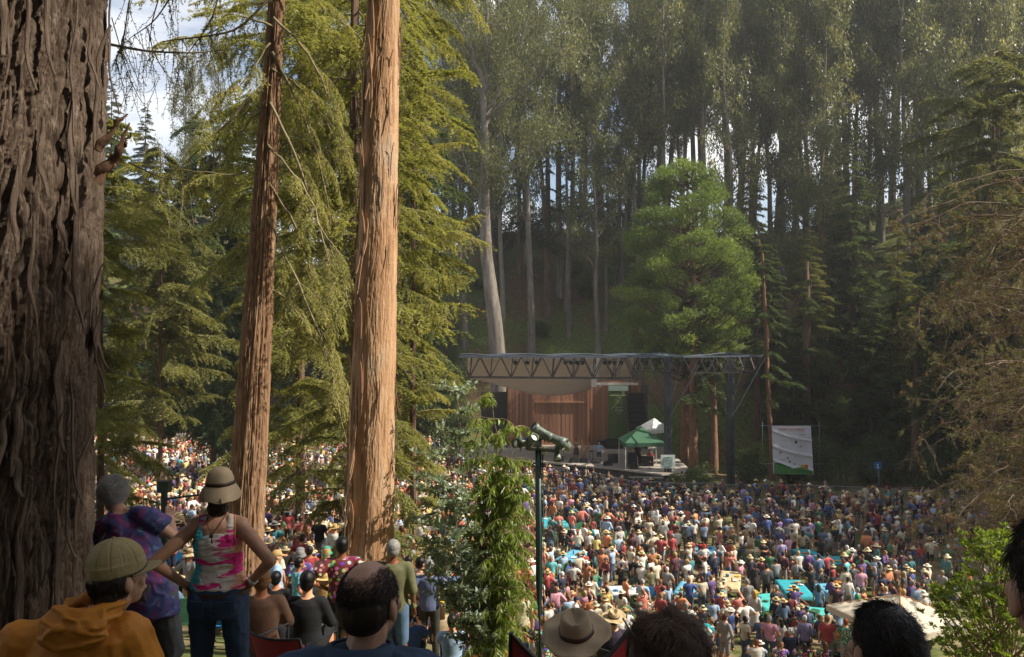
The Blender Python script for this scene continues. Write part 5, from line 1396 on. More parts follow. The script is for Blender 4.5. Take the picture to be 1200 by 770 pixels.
def bench(px, pyt, l_, rz, back=True):
    y = 11.7*FP/(pyt-390); x = (px-600)/FP*y; g = gzf(x, y)
    r = thing('bench', None, 'bench', 'green slatted benches on the meadow', (x, y, g), rz)
    mb = MB()
    for i in range(3): mb.box((0-.14+.14*i, 0, .45), (.12, l_, .04))
    mb.build('seat', M['green_bench'], r)
    if back:
        mb = MB()
        for i in range(3): mb.box((.22+.02*i, 0, .6+.14*i), (.03, l_, .12))
        mb.build('backrest', M['green_bench'], r)
    for sy in (-1, 1):
        mb = MB(); mb.bar((-.18, sy*l_*.42, 0), (-.18, sy*l_*.42, .44), .06); mb.bar((.2, sy*l_*.42, 0), (.25, sy*l_*.42, .95), .06); mb.build('leg', M['green_bench'], r)
    benches.append((r, px, pyt))
for px, py, l_, rz in [(877, 652, 3.2, -.2), (915, 654, 3.2, 0), (661, 622, 3.4, -.6), (718, 632, 3, -.5), (752, 654, 2.6, -.3), (748, 668, 2.4, -.3), (645, 676, 2.6, -.6), (808, 640, 2.6, -.2), (1003, 664, 2.6, .1), (120, 590, 3, .3), (230, 600, 3, 1.4), (272, 596, 3, 1.5), (1018, 676, 2.4, 0), (835, 652, 2.6, -.3)]: bench(px, py, l_, rz)
uniq_labels(benches, lambda o: 'dark green slatted bench', [('turquoise table', 950, 652), ('lamp post', 633, 640), ('beige umbrella', 1050, 700), ('blue table', 822, 644), ('sun hat woman', 260, 600), ('pale trunk', 430, 600)])
# beige market umbrella
um = P(1054, 708, 27); ur = thing('market_umbrella', 'big square beige market umbrella tilted among people at the lower right', 'umbrella', loc=(um.x, 27, gzf(um.x, 27)), rz=.35)
zu = um.z-ur.location.z
mb = MB(); K = 1.62; vs = []
def ud(u, v): m_ = max(abs(u), abs(v)); return (K*u, K*v, zu-.32+.66*(1-m_)-.05*math.sin(math.pi*m_)*(1-min(abs(u), abs(v))/max(m_, .01)))
n = 16
for th in (0, -.03):
    b = []
    for j in range(n+1):
        for i in range(n+1):
            p = ud(i/n*2-1, j/n*2-1); b.append((p[0], p[1], p[2]+th))
    F_ = [(j*(n+1)+i, j*(n+1)+i+1, (j+1)*(n+1)+i+1, (j+1)*(n+1)+i) for j in range(n) for i in range(n)]
    mb.add(b, F_ if th == 0 else [f[::-1] for f in F_])
mb.build('canopy', M['beige_cloth'], ur)
mb = MB()
for i in range(4):
    a = math.pi/2*i; c, s = math.cos(a), math.sin(a); R = Matrix.Rotation(a, 3, 'Z')
    mb.box(R@Vector((K+.02, 0, zu-.43)), (.03, 2*K, .2), R=R)
mb.build('valance', M['beige_cloth'], ur)
mb = MB()
for i in range(4):
    R = Matrix.Rotation(math.pi/2*i, 3, 'Z'); mb.bar(R@Vector((0, 0, zu+.34)), R@Vector((K, K, zu-.35)), .03)
mb.build('ribs', M['orange_wood'], ur)
mb = MB(); mb.tube([(0, 0, 0), (0, 0, zu+.5)], .03, 10); mb.ell((0, 0, zu+.5), (.05, .05, .07)); mb.build('pole', M['orange_wood'], ur)
mb = MB(); mb.lathe([(.001, .12), (.2, .12), (.3, .04), (.3, 0), (.001, 0)]); mb.build('base', M['dark_metal'], ur)
tq = P(826, 736, 29); tp = thing('parasol', 'small bright turquoise parasol near the curly-haired head', 'parasol', loc=(tq.x, 29, gzf(tq.x, 29)))
zp = tq.z-tp.location.z; mb = MB(); prof = [(.001, zp+.16), (.2, zp+.12), (.42, zp-.04), (.45, zp-.09), (.42, zp-.06), (.2, zp+.1), (.001, zp+.14)]; mb.lathe(prof, n=8, smooth=False); M['aqua'] = plain('aqua_nylon', (.03, .5, .52), .4, 0, .1); mb.build('canopy', M['aqua'], tp)
mb = MB(); mb.tube([(0, 0, .5), (0, 0, zp+.2)], .012, 6); mb.build('shaft', M['grey_metal'], tp)
# ================================================================ people
V3 = Vector
def J0():
    return dict(pel=V3((0, 0, .97)), wst=V3((0, 0, 1.12)), chs=V3((0, 0, 1.29)), nk=V3((0, -.01, 1.46)), hd=V3((0, .02, 1.62)),
                sL=V3((-.175, -.005, 1.41)), sR=V3((.175, -.005, 1.41)), eL=V3((-.235, -.03, 1.13)), eR=V3((.235, -.03, 1.13)), wL=V3((-.235, .05, .89)), wR=V3((.235, .05, .89)),
                hL=V3((-.09, 0, .93)), hR=V3((.09, 0, .93)), kL=V3((-.11, .02, .5)), kR=V3((.11, .02, .5)), aL=V3((-.12, -.02, .08)), aR=V3((.12, -.02, .08)))
def pose(name):
    j = J0()
    def up(keys, d):
        for k in keys: j[k] = j[k]+V3(d)
    if name == 'hips': j.update(eL=V3((-.4, -.1, 1.2)), wL=V3((-.2, .05, 1.04)), eR=V3((.4, -.1, 1.2)), wR=V3((.2, .05, 1.04)))
    elif name == 'crossed': j.update(eL=V3((-.26, .06, 1.16)), wL=V3((.02, .24, 1.2)), eR=V3((.26, .06, 1.16)), wR=V3((-.04, .25, 1.16)))
    elif name == 'phone': j.update(eR=V3((.27, .22, 1.4)), wR=V3((.15, .33, 1.64)), eL=V3((-.25, .08, 1.16)), wL=V3((-.12, .26, 1.1)))
    elif name == 'walk': j.update(kL=V3((-.1, .2, .52)), aL=V3((-.11, .26, .1)), kR=V3((.1, -.02, .5)), aR=V3((.11, -.3, .14)), eL=V3((-.24, -.12, 1.15)), wL=V3((-.22, -.18, .92)), eR=V3((.24, .05, 1.14)), wR=V3((.22, .2, .98)))
    elif name == 'lean': j.update(pel=V3((.03, 0, .97)), aL=V3((-.16, .05, .08)), eR=V3((.38, -.1, 1.18)), wR=V3((.2, .04, 1.03)))
    elif name == 'wave': j.update(eL=V3((-.33, .05, 1.58)), wL=V3((-.26, .1, 1.82)))
    elif name == 'ground':
        up(['pel', 'wst', 'chs', 'nk', 'hd', 'sL', 'sR', 'hL', 'hR'], (0, 0, -.83))
        j.update(kL=V3((-.17, .4, .42)), kR=V3((.17, .42, .42)), aL=V3((-.12, .62, .06)), aR=V3((.13, .66, .06)), eL=V3((-.24, .14, .42)), wL=V3((-.14, .38, .46)), eR=V3((.24, .14, .42)), wR=V3((.14, .4, .46)))
    elif name == 'seat':
        up(['pel', 'wst', 'chs', 'nk', 'hd', 'sL', 'sR', 'hL', 'hR'], (0, -.02, -.47))
        j.update(kL=V3((-.13, .44, .5)), kR=V3((.13, .44, .5)), aL=V3((-.13, .42, .08)), aR=V3((.13, .46, .08)), eL=V3((-.24, .06, .7)), wL=V3((-.14, .32, .62)), eR=V3((.24, .06, .7)), wR=V3((.12, .32, .62)))
    return j
def spine(j, k=5):
    """points of the trunk from pelvis to neck"""
    p = [j['pel'], j['wst'], j['chs'], (j['chs']*.35+j['nk']*.65), j['nk']]
    return p
def torso_rings(j, g, fem=False, z0=0, z1=4, ext=0):
    p = spine(j); W_ = [.165, .135 if fem else .15, .155 if fem else .172, .15 if fem else .168, .075]; D_ = [.12, .1, .118, .1, .065]
    sh = (j['sR']-j['sL']); yaw = math.atan2(sh.y, sh.x); hp = (j['hR']-j['hL']); yh = math.atan2(hp.y, hp.x)
    rg = []
    if z0 == 0: d = (p[0]-p[1]).normalized(); rg.append((p[0]+d*(.09+ext), W_[0]*.95+g, D_[0]+g, Matrix.Rotation(yh, 3, 'Z')))
    for i in range(z0, z1+1):
        y_ = yh+(yaw-yh)*i/4; rg.append((p[i], W_[i]+g, D_[i]+g, Matrix.Rotation(y_, 3, 'Z')))
    return rg
def hand(mb, w, e, s, side, f=1.0):
    """palm, four fingers and a thumb, following the forearm, slightly curled"""
    d = (w-e).normalized(); ref = V3((0, 1, 0)) if abs(d.y) < .8 else V3((0, 0, 1))
    u = d.cross(ref).normalized(); n_ = u.cross(d).normalized()          # u across the palm
    pc = w+d*.045*f
    for k in (-1, 0, 1): mb.cone(w+u*.014*k*f, w+d*.085*f+u*.022*k*f, .017*f, .014*f, 8)
    for k, ln in ((-1.5, .062), (-.5, .074), (.5, .07), (1.5, .055)):
        b = w+d*.088*f+u*.0195*k*f; m = b+d*ln*.55*f+n_*.012*f; t = m+d*ln*.4*f+n_*.026*f
        mb.cone(b, m, .0095*f, .0088*f, 7); mb.cone(m, t, .0088*f, .0075*f, 7)
    b = w+d*.02*f+u*.024*side*f; m = b+(d*.5+u*side*.8+n_*.4).normalized()*.04*f; t = m+(d*.9+u*side*.3+n_*.3).normalized()*.032*f
    mb.cone(b, m, .0125*f, .011*f, 7); mb.cone(m, t, .011*f, .009*f, 7)
def head_prims(mb, c, R=None, s=1.0, n=14):
    R = R or Matrix.Identity(3); T = lambda x, y, z: c+R@V3((x, y, z))*s
    mb.ell(T(0, -.008, .025), (.077*s, .096*s, .095*s), R, n, 9)
    mb.ell(T(0, .028, -.035), (.06*s, .066*s, .075*s), R, n, 8)
    mb.ell(T(0, .045, -.083), (.034*s, .036*s, .03*s), R, 10, 6)       # chin
    mb.cone(T(0, .084, .014), T(0, .1, -.024), .008*s, .0125*s, 8)     # nose
    mb.cone(T(-.03, .082, .028), T(.03, .082, .028), .013*s, .013*s, 8)  # brow
    mb.cone(T(-.02, .088, -.058), T(.02, .088, -.058), .009*s, .009*s, 8) # lips
    for sx in (-1, 1):
        mb.ell(T(sx*.079, -.002, -.012), (.011*s, .021*s, .034*s), R@Matrix.Rotation(.25*sx, 3, 'Z'), 8, 6)
        mb.ell(T(sx*.045, .062, -.02), (.02*s, .018*s, .022*s), R, 8, 6)
def body_prims(j, fem=False, R=None, s=1.0, hands=True, fat=1.0, legs=True):
    mb = MB()
    mb.loft(torso_rings(j, 0, fem), 16)
    for k in 'LR':
        sd = -1 if k == 'L' else 1
        mb.cone(j['s'+k]+V3((-.03*sd, 0, 0)), j['e'+k], .052*fat, .04*fat); mb.cone(j['e'+k], j['w'+k], .04*fat, .026*fat)
        mb.cone(j['nk']+V3((.03*sd, 0, -.02)), j['s'+k]+V3((-.01*sd, 0, .005)), .05, .045)
        if legs:
            mb.cone(j['h'+k], j['k'+k], .088, .058); mb.cone(j['k'+k], j['k'+k].lerp(j['a'+k], .35), .056, .056); mb.cone(j['k'+k].lerp(j['a'+k], .3), j['a'+k], .056, .037)
            f = V3((0, 1, 0)); sh_ = j['k'+k]-j['a'+k]
            mb.cone(j['a'+k]+V3((0, -.04, -.035)), j['a'+k]+V3((.02*sd, .15, -.045)), .036, .03)
        if hands: hand(mb, j['w'+k], j['e'+k], 1, 1 if k == 'L' else -1)
    mb.cone(j['nk']+V3((0, 0, -.02)), j['hd']+V3((0, -.012, -.07)), .056, .054)
    head_prims(mb, j['hd'], R, s); return mb
def top_prims(j, fem, sleeve, g=.016, tail=.0, fat=1.0):
    mb = MB(); mb.loft(torso_rings(j, g, fem, ext=tail), 18)
    for k in 'LR':
        sd = -1 if k == 'L' else 1
        mb.cone(j['nk']+V3((.045*sd, 0, -.035)), j['s'+k]+V3((-.01*sd, 0, .0)), .045+g*.7, .05+g)
        if sleeve == 'short':
            e = j['s'+k].lerp(j['e'+k], .62); mb.tube([j['s'+k]+V3((-.03*sd, 0, 0)), j['s'+k], e], [.05+g, .056+g, .054+g*1.6], 12)
        elif sleeve == 'long':
            mb.cone(j['s'+k], j['e'+k], .054*fat+g, .044*fat+g); mb.tube([j['e'+k], j['w'+k]], [.044*fat+g, .031*fat+g], 12)
    return mb
def bottom_prims(j, kind, fem, g=.012):
    mb = MB(); p = spine(j); hp = (j['hR']-j['hL']); yh = math.atan2(hp.y, hp.x); Rm = Matrix.Rotation(yh, 3, 'Z')
    d = (p[1]-p[0]).normalized()
    mb.loft([(p[0]-d*.1, .158+g, .118+g, Rm), (p[0], .166+g, .12+g, Rm), (p[0]+d*.1, .15+g, .108+g, Rm)], 16)
    for k in 'LR':
        if kind == 'trousers': mb.cone(j['h'+k], j['k'+k], .09+g, .062+g); mb.tube([j['k'+k], j['k'+k].lerp(j['a'+k], .5), j['a'+k]+(j['k'+k]-j['a'+k])*.04], [.064+g, .058+g, .05+g], 12)
        elif kind == 'shorts': mb.cone(j['h'+k], j['h'+k].lerp(j['k'+k], .5), .09+g, .084+g); mb.tube([j['h'+k].lerp(j['k'+k], .4), j['k'+k].lerp(j['h'+k], .08)], [.084+g, .082+g], 12)
    if kind == 'skirt':
        m = (j['kL']+j['kR'])/2; c = (j['aL']+j['aR'])/2*.4+m*.6
        mb.loft([(p[0]+d*.05, .16, .125, Rm), (p[0]*.5+m*.5, .21, .17, Rm), (c, .27, .22, Rm)], 18)
    return mb
PR = {}
def proto(pname, sex, slv, bot):
    key = (pname, sex, slv, bot)
    if key in PR: return PR[key]
    j = pose(pname); fem = sex == 'f'
    if fem:
        for k in ('sL', 'sR'): j[k] = V3((j[k].x*.9, j[k].y, j[k].z))
    kb = ('body', pname, sex)
    if kb not in PR:
        b = fuse(body_prims(j, fem), 'person', .0125, 3, .3)
        b.materials.append(M['skin']); b.materials.append(M['shoe'])
        for p in b.polygons:
            if p.center.z < .075 and pname not in ('ground',): p.material_index = 1
            elif pname == 'ground' and p.center.z < .1 and p.center.y > .5: p.material_index = 1
        PR[kb] = b
    kt = ('top', pname, sex, slv)
    if kt not in PR:
        t = fuse(top_prims(j, fem, slv), 'shirt', .016, 3, .35); t.materials.append(M['cloth']); PR[kt] = t
    kk = ('bot', pname, sex, bot)
    if kk not in PR:
        t = fuse(bottom_prims(j, bot, fem), bot, .016, 3, .35); t.materials.append(M['cloth']); PR[kk] = t
    PR[key] = (PR[kb], PR[kt], PR[kk], j); return PR[key]
# hair and hats in head space (origin = head centre)
def hair_mesh(kind):
    mb = MB()
    if kind != 'bald':
        mb.ell((0, -.02, .036), (.086, .098, .096), None, 16, 10)
        mb.ell((0, -.045, -.01), (.079, .072, .08), None, 14, 8)
    if kind == 'long': mb.loft([((0, -.06, .03), .085, .06), ((0, -.085, -.08), .085, .045), ((0, -.1, -.2), .09, .035), ((0, -.1, -.32), .06, .02)], 14)
    if kind == 'bun': mb.ell((0, -.11, .07), (.04, .04, .04))
    if kind == 'tail': mb.cone((0, -.1, .03), (0, -.15, -.06), .028, .03); mb.cone((0, -.15, -.06), (0, -.13, -.22), .03, .012)
    if kind == 'curly':
        for i in range(60):
            a = rng.random()*6.28; b = math.acos(rng.uniform(-.45, 1)); d = V3((math.sin(b)*math.cos(a), math.sin(b)*math.sin(a)-.15, math.cos(b)))
            if d.y > .55 and d.z < .5: continue
            mb.ell(V3((0, -.015, .03))+V3((d.x*.09, d.y*.1, d.z*.1)), (.024, .024, .024), None, 7, 5)
    me = fuse(mb, 'hair', .008, 2, .35)
    me.materials.append(M['hair']); return me
def cut_front(me): return me
HAIR = {k: hair_mesh(k) for k in ('short', 'long', 'bun', 'tail', 'curly')}
def hat_profile(kind, s=1.0, n=28):
    """(crown+brim mesh, band mesh or None); origin at head centre"""
    mb = MB(); band = None
    if kind == 'straw':      # fedora-like: dented crown, wide curved brim
        prof = [(.001, .135), (.035, .132), (.055, .145), (.07, .142), (.08, .11), (.088, .055), (.09, .045), (.12, .04), (.16, .038), (.185, .048), (.186, .042), (.16, .031), (.12, .032), (.088, .035), (.001, .03)]
        mb.lathe([(r*s, z) for r, z in prof], n=n, sx=.94, sy=1.08)
        b = MB(); b.lathe([(.0895*s, .046), (.0925*s, .047), (.09*s, .068), (.0855*s, .069)], n=n, sx=.945, sy=1.085); band = b
    elif kind == 'sun':      # soft round crown, drooping brim
        prof = [(.001, .145), (.04, .14), (.07, .118), (.085, .08), (.09, .045), (.11, .03), (.15, .008), (.18, -.012), (.181, -.018), (.15, .0), (.11, .022), (.088, .03), (.001, .03)]
        mb.lathe([(r*s, z) for r, z in prof], n=n, sx=.95, sy=1.06)
        b = MB(); b.lathe([(.089*s, .048), (.093*s, .049), (.0895*s, .066), (.086*s, .066)], n=n, sx=.955, sy=1.065); band = b
    elif kind == 'bucket':
        prof = [(.001, .128), (.06, .125), (.078, .11), (.088, .04), (.1, .02), (.125, -.015), (.126, -.02), (.1, .012), (.086, .03), (.001, .03)]
        mb.lathe([(r*s, z) for r, z in prof], n=n, sx=.95, sy=1.06)
    elif kind == 'cap':
        mb.lathe([(.001, .13), (.03, .127), (.06, .11), (.08, .08), (.09, .04), (.091, .02), (.001, .02)], n=n, sx=.93, sy=1.08)
        V = []; m = 9
        for th in (.0, -.005):
            for r_ in (0, 1):
                for i in range(m):
                    a = math.pi*(.22+.56*i/(m-1)); x = .083*math.cos(a)*1.0; y = .093*math.sin(a)
                    if r_: x *= .85; y += .075*math.sin(math.pi*i/(m-1))**.6
                    V.append((x, y, .03-.018*r_-1.2*x*x*2+th))
        mb.add(V, [(i, i+1, m+i+1, m+i) for i in range(m-1)]+[(2*m+m+i, 2*m+m+i+1, 2*m+i+1, 2*m+i) for i in range(m-1)]+[(m+i, m+i+1, 3*m+i+1, 3*m+i) for i in range(m-1)], True)
    return mb, band
HATS = {}
for k in ('straw', 'sun', 'bucket', 'cap'):
    a, b = hat_profile(k); a = a.mesh('hat'); a.materials.append(M['straw'] if k in ('straw', 'sun') else M['cloth'])
    if b is not None: b = b.mesh('hat_band'); b.materials.append(M['black_fabric'])
    HATS[k] = (a, b)
COLS = {'white': '#d9d4c8', 'cream': '#cdc09c', 'grey': '#8b8a88', 'dark grey': '#46464a', 'black': '#1c1b1e', 'navy': '#232c4a', 'blue': '#33539a', 'light blue': '#8fb0d0', 'denim blue': '#4b6a8c', 'teal': '#1e7f86',
        'green': '#27744a', 'olive': '#69683c', 'red': '#b02a2a', 'dark red': '#6d2026', 'coral': '#d9694f', 'pink': '#d487a0', 'orange': '#dd7a24', 'yellow': '#dfc238', 'purple': '#5c3f86', 'lavender': '#9a92c4', 'brown': '#6d4a30', 'tan': '#b09468', 'maroon': '#4f1c2c', 'turquoise': '#37b3b8'}
TOPW = {'white': 12, 'cream': 6, 'grey': 8, 'dark grey': 6, 'black': 14, 'navy': 9, 'blue': 7, 'light blue': 8, 'denim blue': 5, 'teal': 4, 'green': 4, 'olive': 4, 'red': 6, 'dark red': 4, 'coral': 3, 'pink': 4, 'orange': 4, 'yellow': 3, 'purple': 4, 'lavender': 3, 'brown': 4, 'tan': 5, 'maroon': 3, 'turquoise': 3}
BOTW = {'black': 8, 'navy': 6, 'denim blue': 10, 'dark grey': 5, 'tan': 6, 'grey': 4, 'brown': 2, 'white': 1, 'olive': 2}
SKIN = ['#c98f6c', '#b77b58', '#d8a583', '#a36a48', '#7b4a30', '#c08463', '#d39b78']
HAIRC = {'dark': '#20160f', 'brown': '#4a2f1c', 'light brown': '#7a5634', 'blond': '#b08f58', 'grey': '#8d8a86', 'white': '#c9c6c0', 'black': '#0f0d0d', 'red': '#8a3f1c'}
HATC = {'straw': '#cdb27c', 'sun': '#c9b690', 'bucket': '#7a7458', 'cap': '#30343f'}
def wch(d, r=random): ks = list(d); return r.choices(ks, [d[k] for k in ks])[0]
def c4(h, v=0):
    c = lin(COLS.get(h, h)); l_ = .3*c[0]+.6*c[1]+.1*c[2]; c = tuple(x*.74+l_*.26 for x in c); return (*[min(1, x*(1+v)) for x in c], 1)
people = []
def person(x, y, rz, pname, sex, slv, bot, top, btm, hair, hairc, hat=None, hatc=None, skin=None, prn=False, label=None, group='people in the festival crowd', sc=None, nm='person', dz=0):
    b, t, k, j = proto(pname, sex, slv, bot)
    o = bpy.data.objects.new('person', b); COL.objects.link(o); sc = sc or random.uniform(.93, 1.06)*(.95 if sex == 'f' else 1.0)
    o.location = (x, y, gzf(x, y)+dz); o.rotation_euler = (0, 0, rz); o.scale = (sc*random.uniform(.95, 1.1),)*2+(sc,)
    o.color = (*lin(skin or random.choice(SKIN)), 1); o['category'] = 'person'
    if group: o['group'] = group
    def ch(nm_, me, col):
        c = bpy.data.objects.new(nm_, me); COL.objects.link(c); c.parent = o; c.color = col; return c
    s = ch('shirt', t, c4(top, random.uniform(-.15, .1)))
    if prn: s.material_slots[0].link = 'OBJECT'; s.material_slots[0].material = M['print']
    ch(bot, k, c4(btm, random.uniform(-.2, .15)))
    hz = random.uniform(-.5, .5)
    if hair != 'bald':
        h = ch('hair', HAIR[hair], (*lin(HAIRC[hairc]), 1)); h.location = j['hd']
    if hat:
        a, bd = HATS[hat]; h = ch('hat' if hat != 'cap' else 'cap', a, (*lin(hatc or HATC[hat]), 1)); h.location = j['hd']; h.rotation_euler = (random.uniform(-.12, .1), random.uniform(-.08, .08), 0)
        if bd is not None: q = bpy.data.objects.new('hat_band', bd); COL.objects.link(q); q.parent = h
    if label: o['label'] = label
    people.append(o); o['_top'] = top; return o
def solve_y(px, py, h, lo=6, hi=96):
    best = None
    for y in np.arange(lo, hi, .1):
        x = (px-600)/FP*y; e = abs(390+(CZ-gzf(x, y)-h)*FP/y-py)
        if best is None or e < best[0]: best = (e, y, x)
    return best[2], best[1]
taken = []
def put(px, py, pname, sex, slv, bot, top, btm, hair, hairc, hat=None, hatc=None, lab=None, rz=0, y=None, sc=1.0, **k):
    h = {'ground': .9, 'seat': 1.27}.get(pname, 1.74)*sc
    if y is None: x, y = solve_y(px, py, h, 29.6 if px > 640 else 6)
    else: x = (px-600)/FP*y
    o = person(x, y, rz, pname, sex, slv, bot, top, btm, hair, hairc, hat, hatc, label=lab, group=None, sc=sc, **k)
    taken.append((x, y)); return o
# named people of the middle ground
put(503, 673, 'hips', 'm', 'short', 'trousers', '#5d6c96', '#3a3b30', 'short', 'grey', 'cap', '#4d5046', 'man in blue-grey short-sleeved shirt with hands on hips, left of the sapling', 0, 14)
put(352, 643, 'stand', 'f', 'short', 'trousers', 'purple', 'black', 'short', 'grey', 'bucket', '#77777a', 'person in purple tie-dye shirt with a red and black bag on the back', .2, 15, prn=True)
put(383, 645, 'stand', 'f', 'short', 'trousers', 'tan', 'dark grey', 'long', 'blond', 'bucket', '#2f8f80', 'person with green bandana hat and long blond curls, left of the smooth pale trunk', 0, 16.5)
put(322, 643, 'stand', 'f', 'short', 'trousers', 'cream', 'black', 'long', 'brown', None, None, 'woman with long brown hair, cream top and black trousers right of the sun hat woman', -.3, 17)
put(324, 688, 'seat', 'm', 'long', 'trousers', 'black', 'black', 'short', 'black', 'cap', '#15151a', 'seated man all in black with black cap, below the purple tie-dye person', 0, 13)
put(381, 697, 'seat', 'f', 'short', 'trousers', 'grey', 'denim blue', 'long', 'blond', 'straw', None, 'seated woman with straw hat and long blond hair left of the balding man', .1, 11.5)
put(461, 655, 'stand', 'm', 'long', 'trousers', 'olive', 'denim blue', 'short', 'grey', 'cap', '#5b5a4c', 'man in olive shirt and jeans standing right behind the balding man', 0, 10)
put(401, 655, 'hips', 'm', 'short', 'trousers', 'dark red', 'black', 'short', 'black', 'cap', '#1e3326', 'man in dark green cap and reddish shirt half hidden by the balding head', .2, 11, prn=True)
put(479, 660, 'stand', 'm', 'long', 'trousers', 'dark grey', 'black', 'short', 'dark', None, None, 'man in dark grey long sleeves behind the olive shirt man', 0, 17)
put(578, 733, 'seat', 'f', 'long', 'trousers', 'white', 'grey', 'long', 'dark', None, None, 'seated woman in white with long dark hair at the foot of the sapling', -.5, 15.5)
put(612, 696, 'stand', 'm', 'short', 'trousers', 'cream', 'tan', 'short', 'grey', None, None, 'man in cream floral shirt and khaki trousers just left of the lamp post', 0, 19.5, prn=True)
put(592, 700, 'stand', 'f', 'long', 'trousers', 'pink', 'coral', 'short', 'dark', 'sun', '#2a2426', 'woman in pink with dark sun hat beside the cream floral shirt man', -.8, 21)
put(619, 677, 'stand', 'm', 'short', 'shorts', 'green', 'grey', 'short', 'brown', None, None, 'man in bright green T-shirt left of the lamp post top of slope', 0, 25)
put(530, 752, 'ground', 'm', 'short', 'shorts', 'light blue', 'navy', 'short', 'dark', 'cap', '#14151c', 'man in light blue shirt and black cap sitting at bottom edge below the sapling', 0, 13)
put(560, 757, 'ground', 'f', 'short', 'shorts', 'orange', 'navy', 'tail', 'brown', None, None, 'woman in orange sitting on the slope under the sapling', .3, 14.5)
put(545, 742, 'ground', 'm', 'short', 'shorts', 'red', 'navy', 'short', 'brown', None, None, 'man in red T-shirt sitting under the sapling', -.3, 17)
put(478, 757, 'ground', 'm', 'short', 'shorts', 'blue', 'navy', 'short', 'dark', None, None, 'man in blue T-shirt sitting on the slope just left of the hands-on-hips man', 0, 12)
put(516, 735, 'ground', 'f', 'short', 'shorts', 'tan', 'navy', 'long', 'brown', None, None, 'long-haired woman in tan top sitting behind the hands-on-hips man', .2, 17)
put(466, 735, 'seat', 'f', 'short', 'trousers', 'olive', 'navy', 'short', 'grey', 'bucket', '#6d6650', 'person in camouflage bucket hat and olive top seated right of the jeans man', 0, 13.5)
put(361, 727, 'seat', 'f', 'long', 'trousers', 'black', 'black', 'short', 'black', None, None, 'person with rounded black hair seated just left of the balding man', 0, 8.6)
put(691, 697, 'stand', 'm', 'short', 'shorts', 'orange', 'navy', 'short', 'dark', None, None, 'man in bright orange T-shirt just right of the biggest straw hat', .1)
put(711, 688, 'stand', 'm', 'short', 'shorts', 'yellow', 'tan', 'short', 'dark', None, None, 'man in yellow T-shirt behind the smaller straw hat', 0)
put(924, 694, 'stand', 'm', 'short', 'shorts', 'dark red', 'black', 'short', 'dark', None, None, 'man in dark red shirt standing among white shirts left of the beige umbrella', 0)
put(872, 702, 'hips', 'm', 'short', 'trousers', 'white', 'denim blue', 'short', 'brown', 'cap', '#2a2c3a', 'man in white shirt and jeans right of the turquoise parasol', .3)
put(852, 703, 'stand', 'm', 'short', 'trousers', 'cream', 'dark grey', 'short', 'blond', 'bucket', '#cfc7a5', 'man in cream shirt and pale bucket hat directly right of the turquoise parasol', .1)
put(835, 700, 'stand', 'm', 'short', 'trousers', 'light blue', 'navy', 'short', 'brown', 'cap', '#2b4fa0', 'man in light blue shirt and bright blue cap above the turquoise parasol', -.1)
put(968, 712, 'stand', 'm', 'short', 'trousers', 'tan', 'brown', 'short', 'dark', None, None, 'man in tan shirt left of the beige umbrella with hand at side', .2)
put(981, 706, 'stand', 'm', 'short', 'trousers', 'light blue', 'olive', 'short', 'dark', None, None, 'man in light blue striped shirt beside the tan shirt man by the beige umbrella', -.1)
put(929, 735, 'stand', 'm', 'short', 'trousers', 'black', 'black', 'short', 'dark', None, None, 'man in black with a patterned red backpack near the bottom edge', .2, 30.5)
put(945, 730, 'stand', 'm', 'short', 'trousers', 'denim blue', 'tan', 'short', 'brown', 'bucket', '#6f7880', 'man in denim shirt, khaki trousers and grey bucket hat, bottom right of centre', 0, 31)
put(884, 692, 'stand', 'f', 'long', 'skirt', 'white', 'white', 'long', 'blond', None, None, 'woman in a long white dress with pale blond hair, right of centre', -.4)
put(1083, 738, 'seat', 'm', 'long', 'trousers', 'dark grey', 'navy', 'short', 'dark', None, None, 'man in grey jacket sitting right under the beige umbrella edge', .2, 26)
put(1082, 692, 'stand', 'm', 'short', 'trousers', 'white', 'grey', 'short', 'white', 'sun', '#e6dfc4', 'person in big cream-white sun hat behind the beige umbrella', .2)
put(990, 664, 'stand', 'f', 'long', 'trousers', 'cream', 'cream', 'bun', 'dark', None, None, 'woman in cream with dark topknot left of the beige umbrella', 0)
put(1120, 624, 'stand', 'm', 'short', 'trousers', 'light blue', 'navy', 'short', 'dark', None, None, 'man in light blue shirt alone at the shaded right side below dead foliage', .8)
put(1069, 572, 'stand', 'm', 'short', 'trousers', 'yellow', 'black', 'short', 'dark', None, None, 'left one of two people in yellow by the fence', 2.8)
put(1076, 573, 'stand', 'm', 'short', 'trousers', 'yellow', 'navy', 'short', 'dark', None, None, 'right one of two people in yellow by the fence', -.5)
put(1014, 572, 'walk', 'm', 'long', 'trousers', 'cream', 'cream', 'short', 'dark', None, None, 'person in cream clothes walking along the fence left of the blue pole sign', -1.4, 56.5)
put(1116, 575, 'phone', 'm', 'short', 'trousers', 'white', 'black', 'short', 'dark', None, None, 'person in white at the fence under the brown dead foliage', -1.2, 56)
put(875, 678, 'stand', 'm', 'short', 'trousers', 'grey', 'black', 'short', 'grey', 'cap', '#c9c9c9', 'man in grey T-shirt and white cap left of the bright turquoise table', 0, sc=1.05)
put(915, 632, 'stand', 'm', 'short', 'trousers', 'lavender', 'black', 'short', 'grey', 'cap', '#d5d5d5', 'man in pale lavender shirt, white cap and black trousers left of the green benches', 0)
put(958, 606, 'stand', 'm', 'short', 'trousers', 'green', 'black', 'short', 'dark', None, None, 'man in bright green T-shirt in the shade above the bright turquoise table', 0)
put(1027, 598, 'stand', 'f', 'short', 'trousers', 'red', 'black', 'short', 'dark', None, None, 'person in red top in the shaded crowd under the blue pole sign', 0)
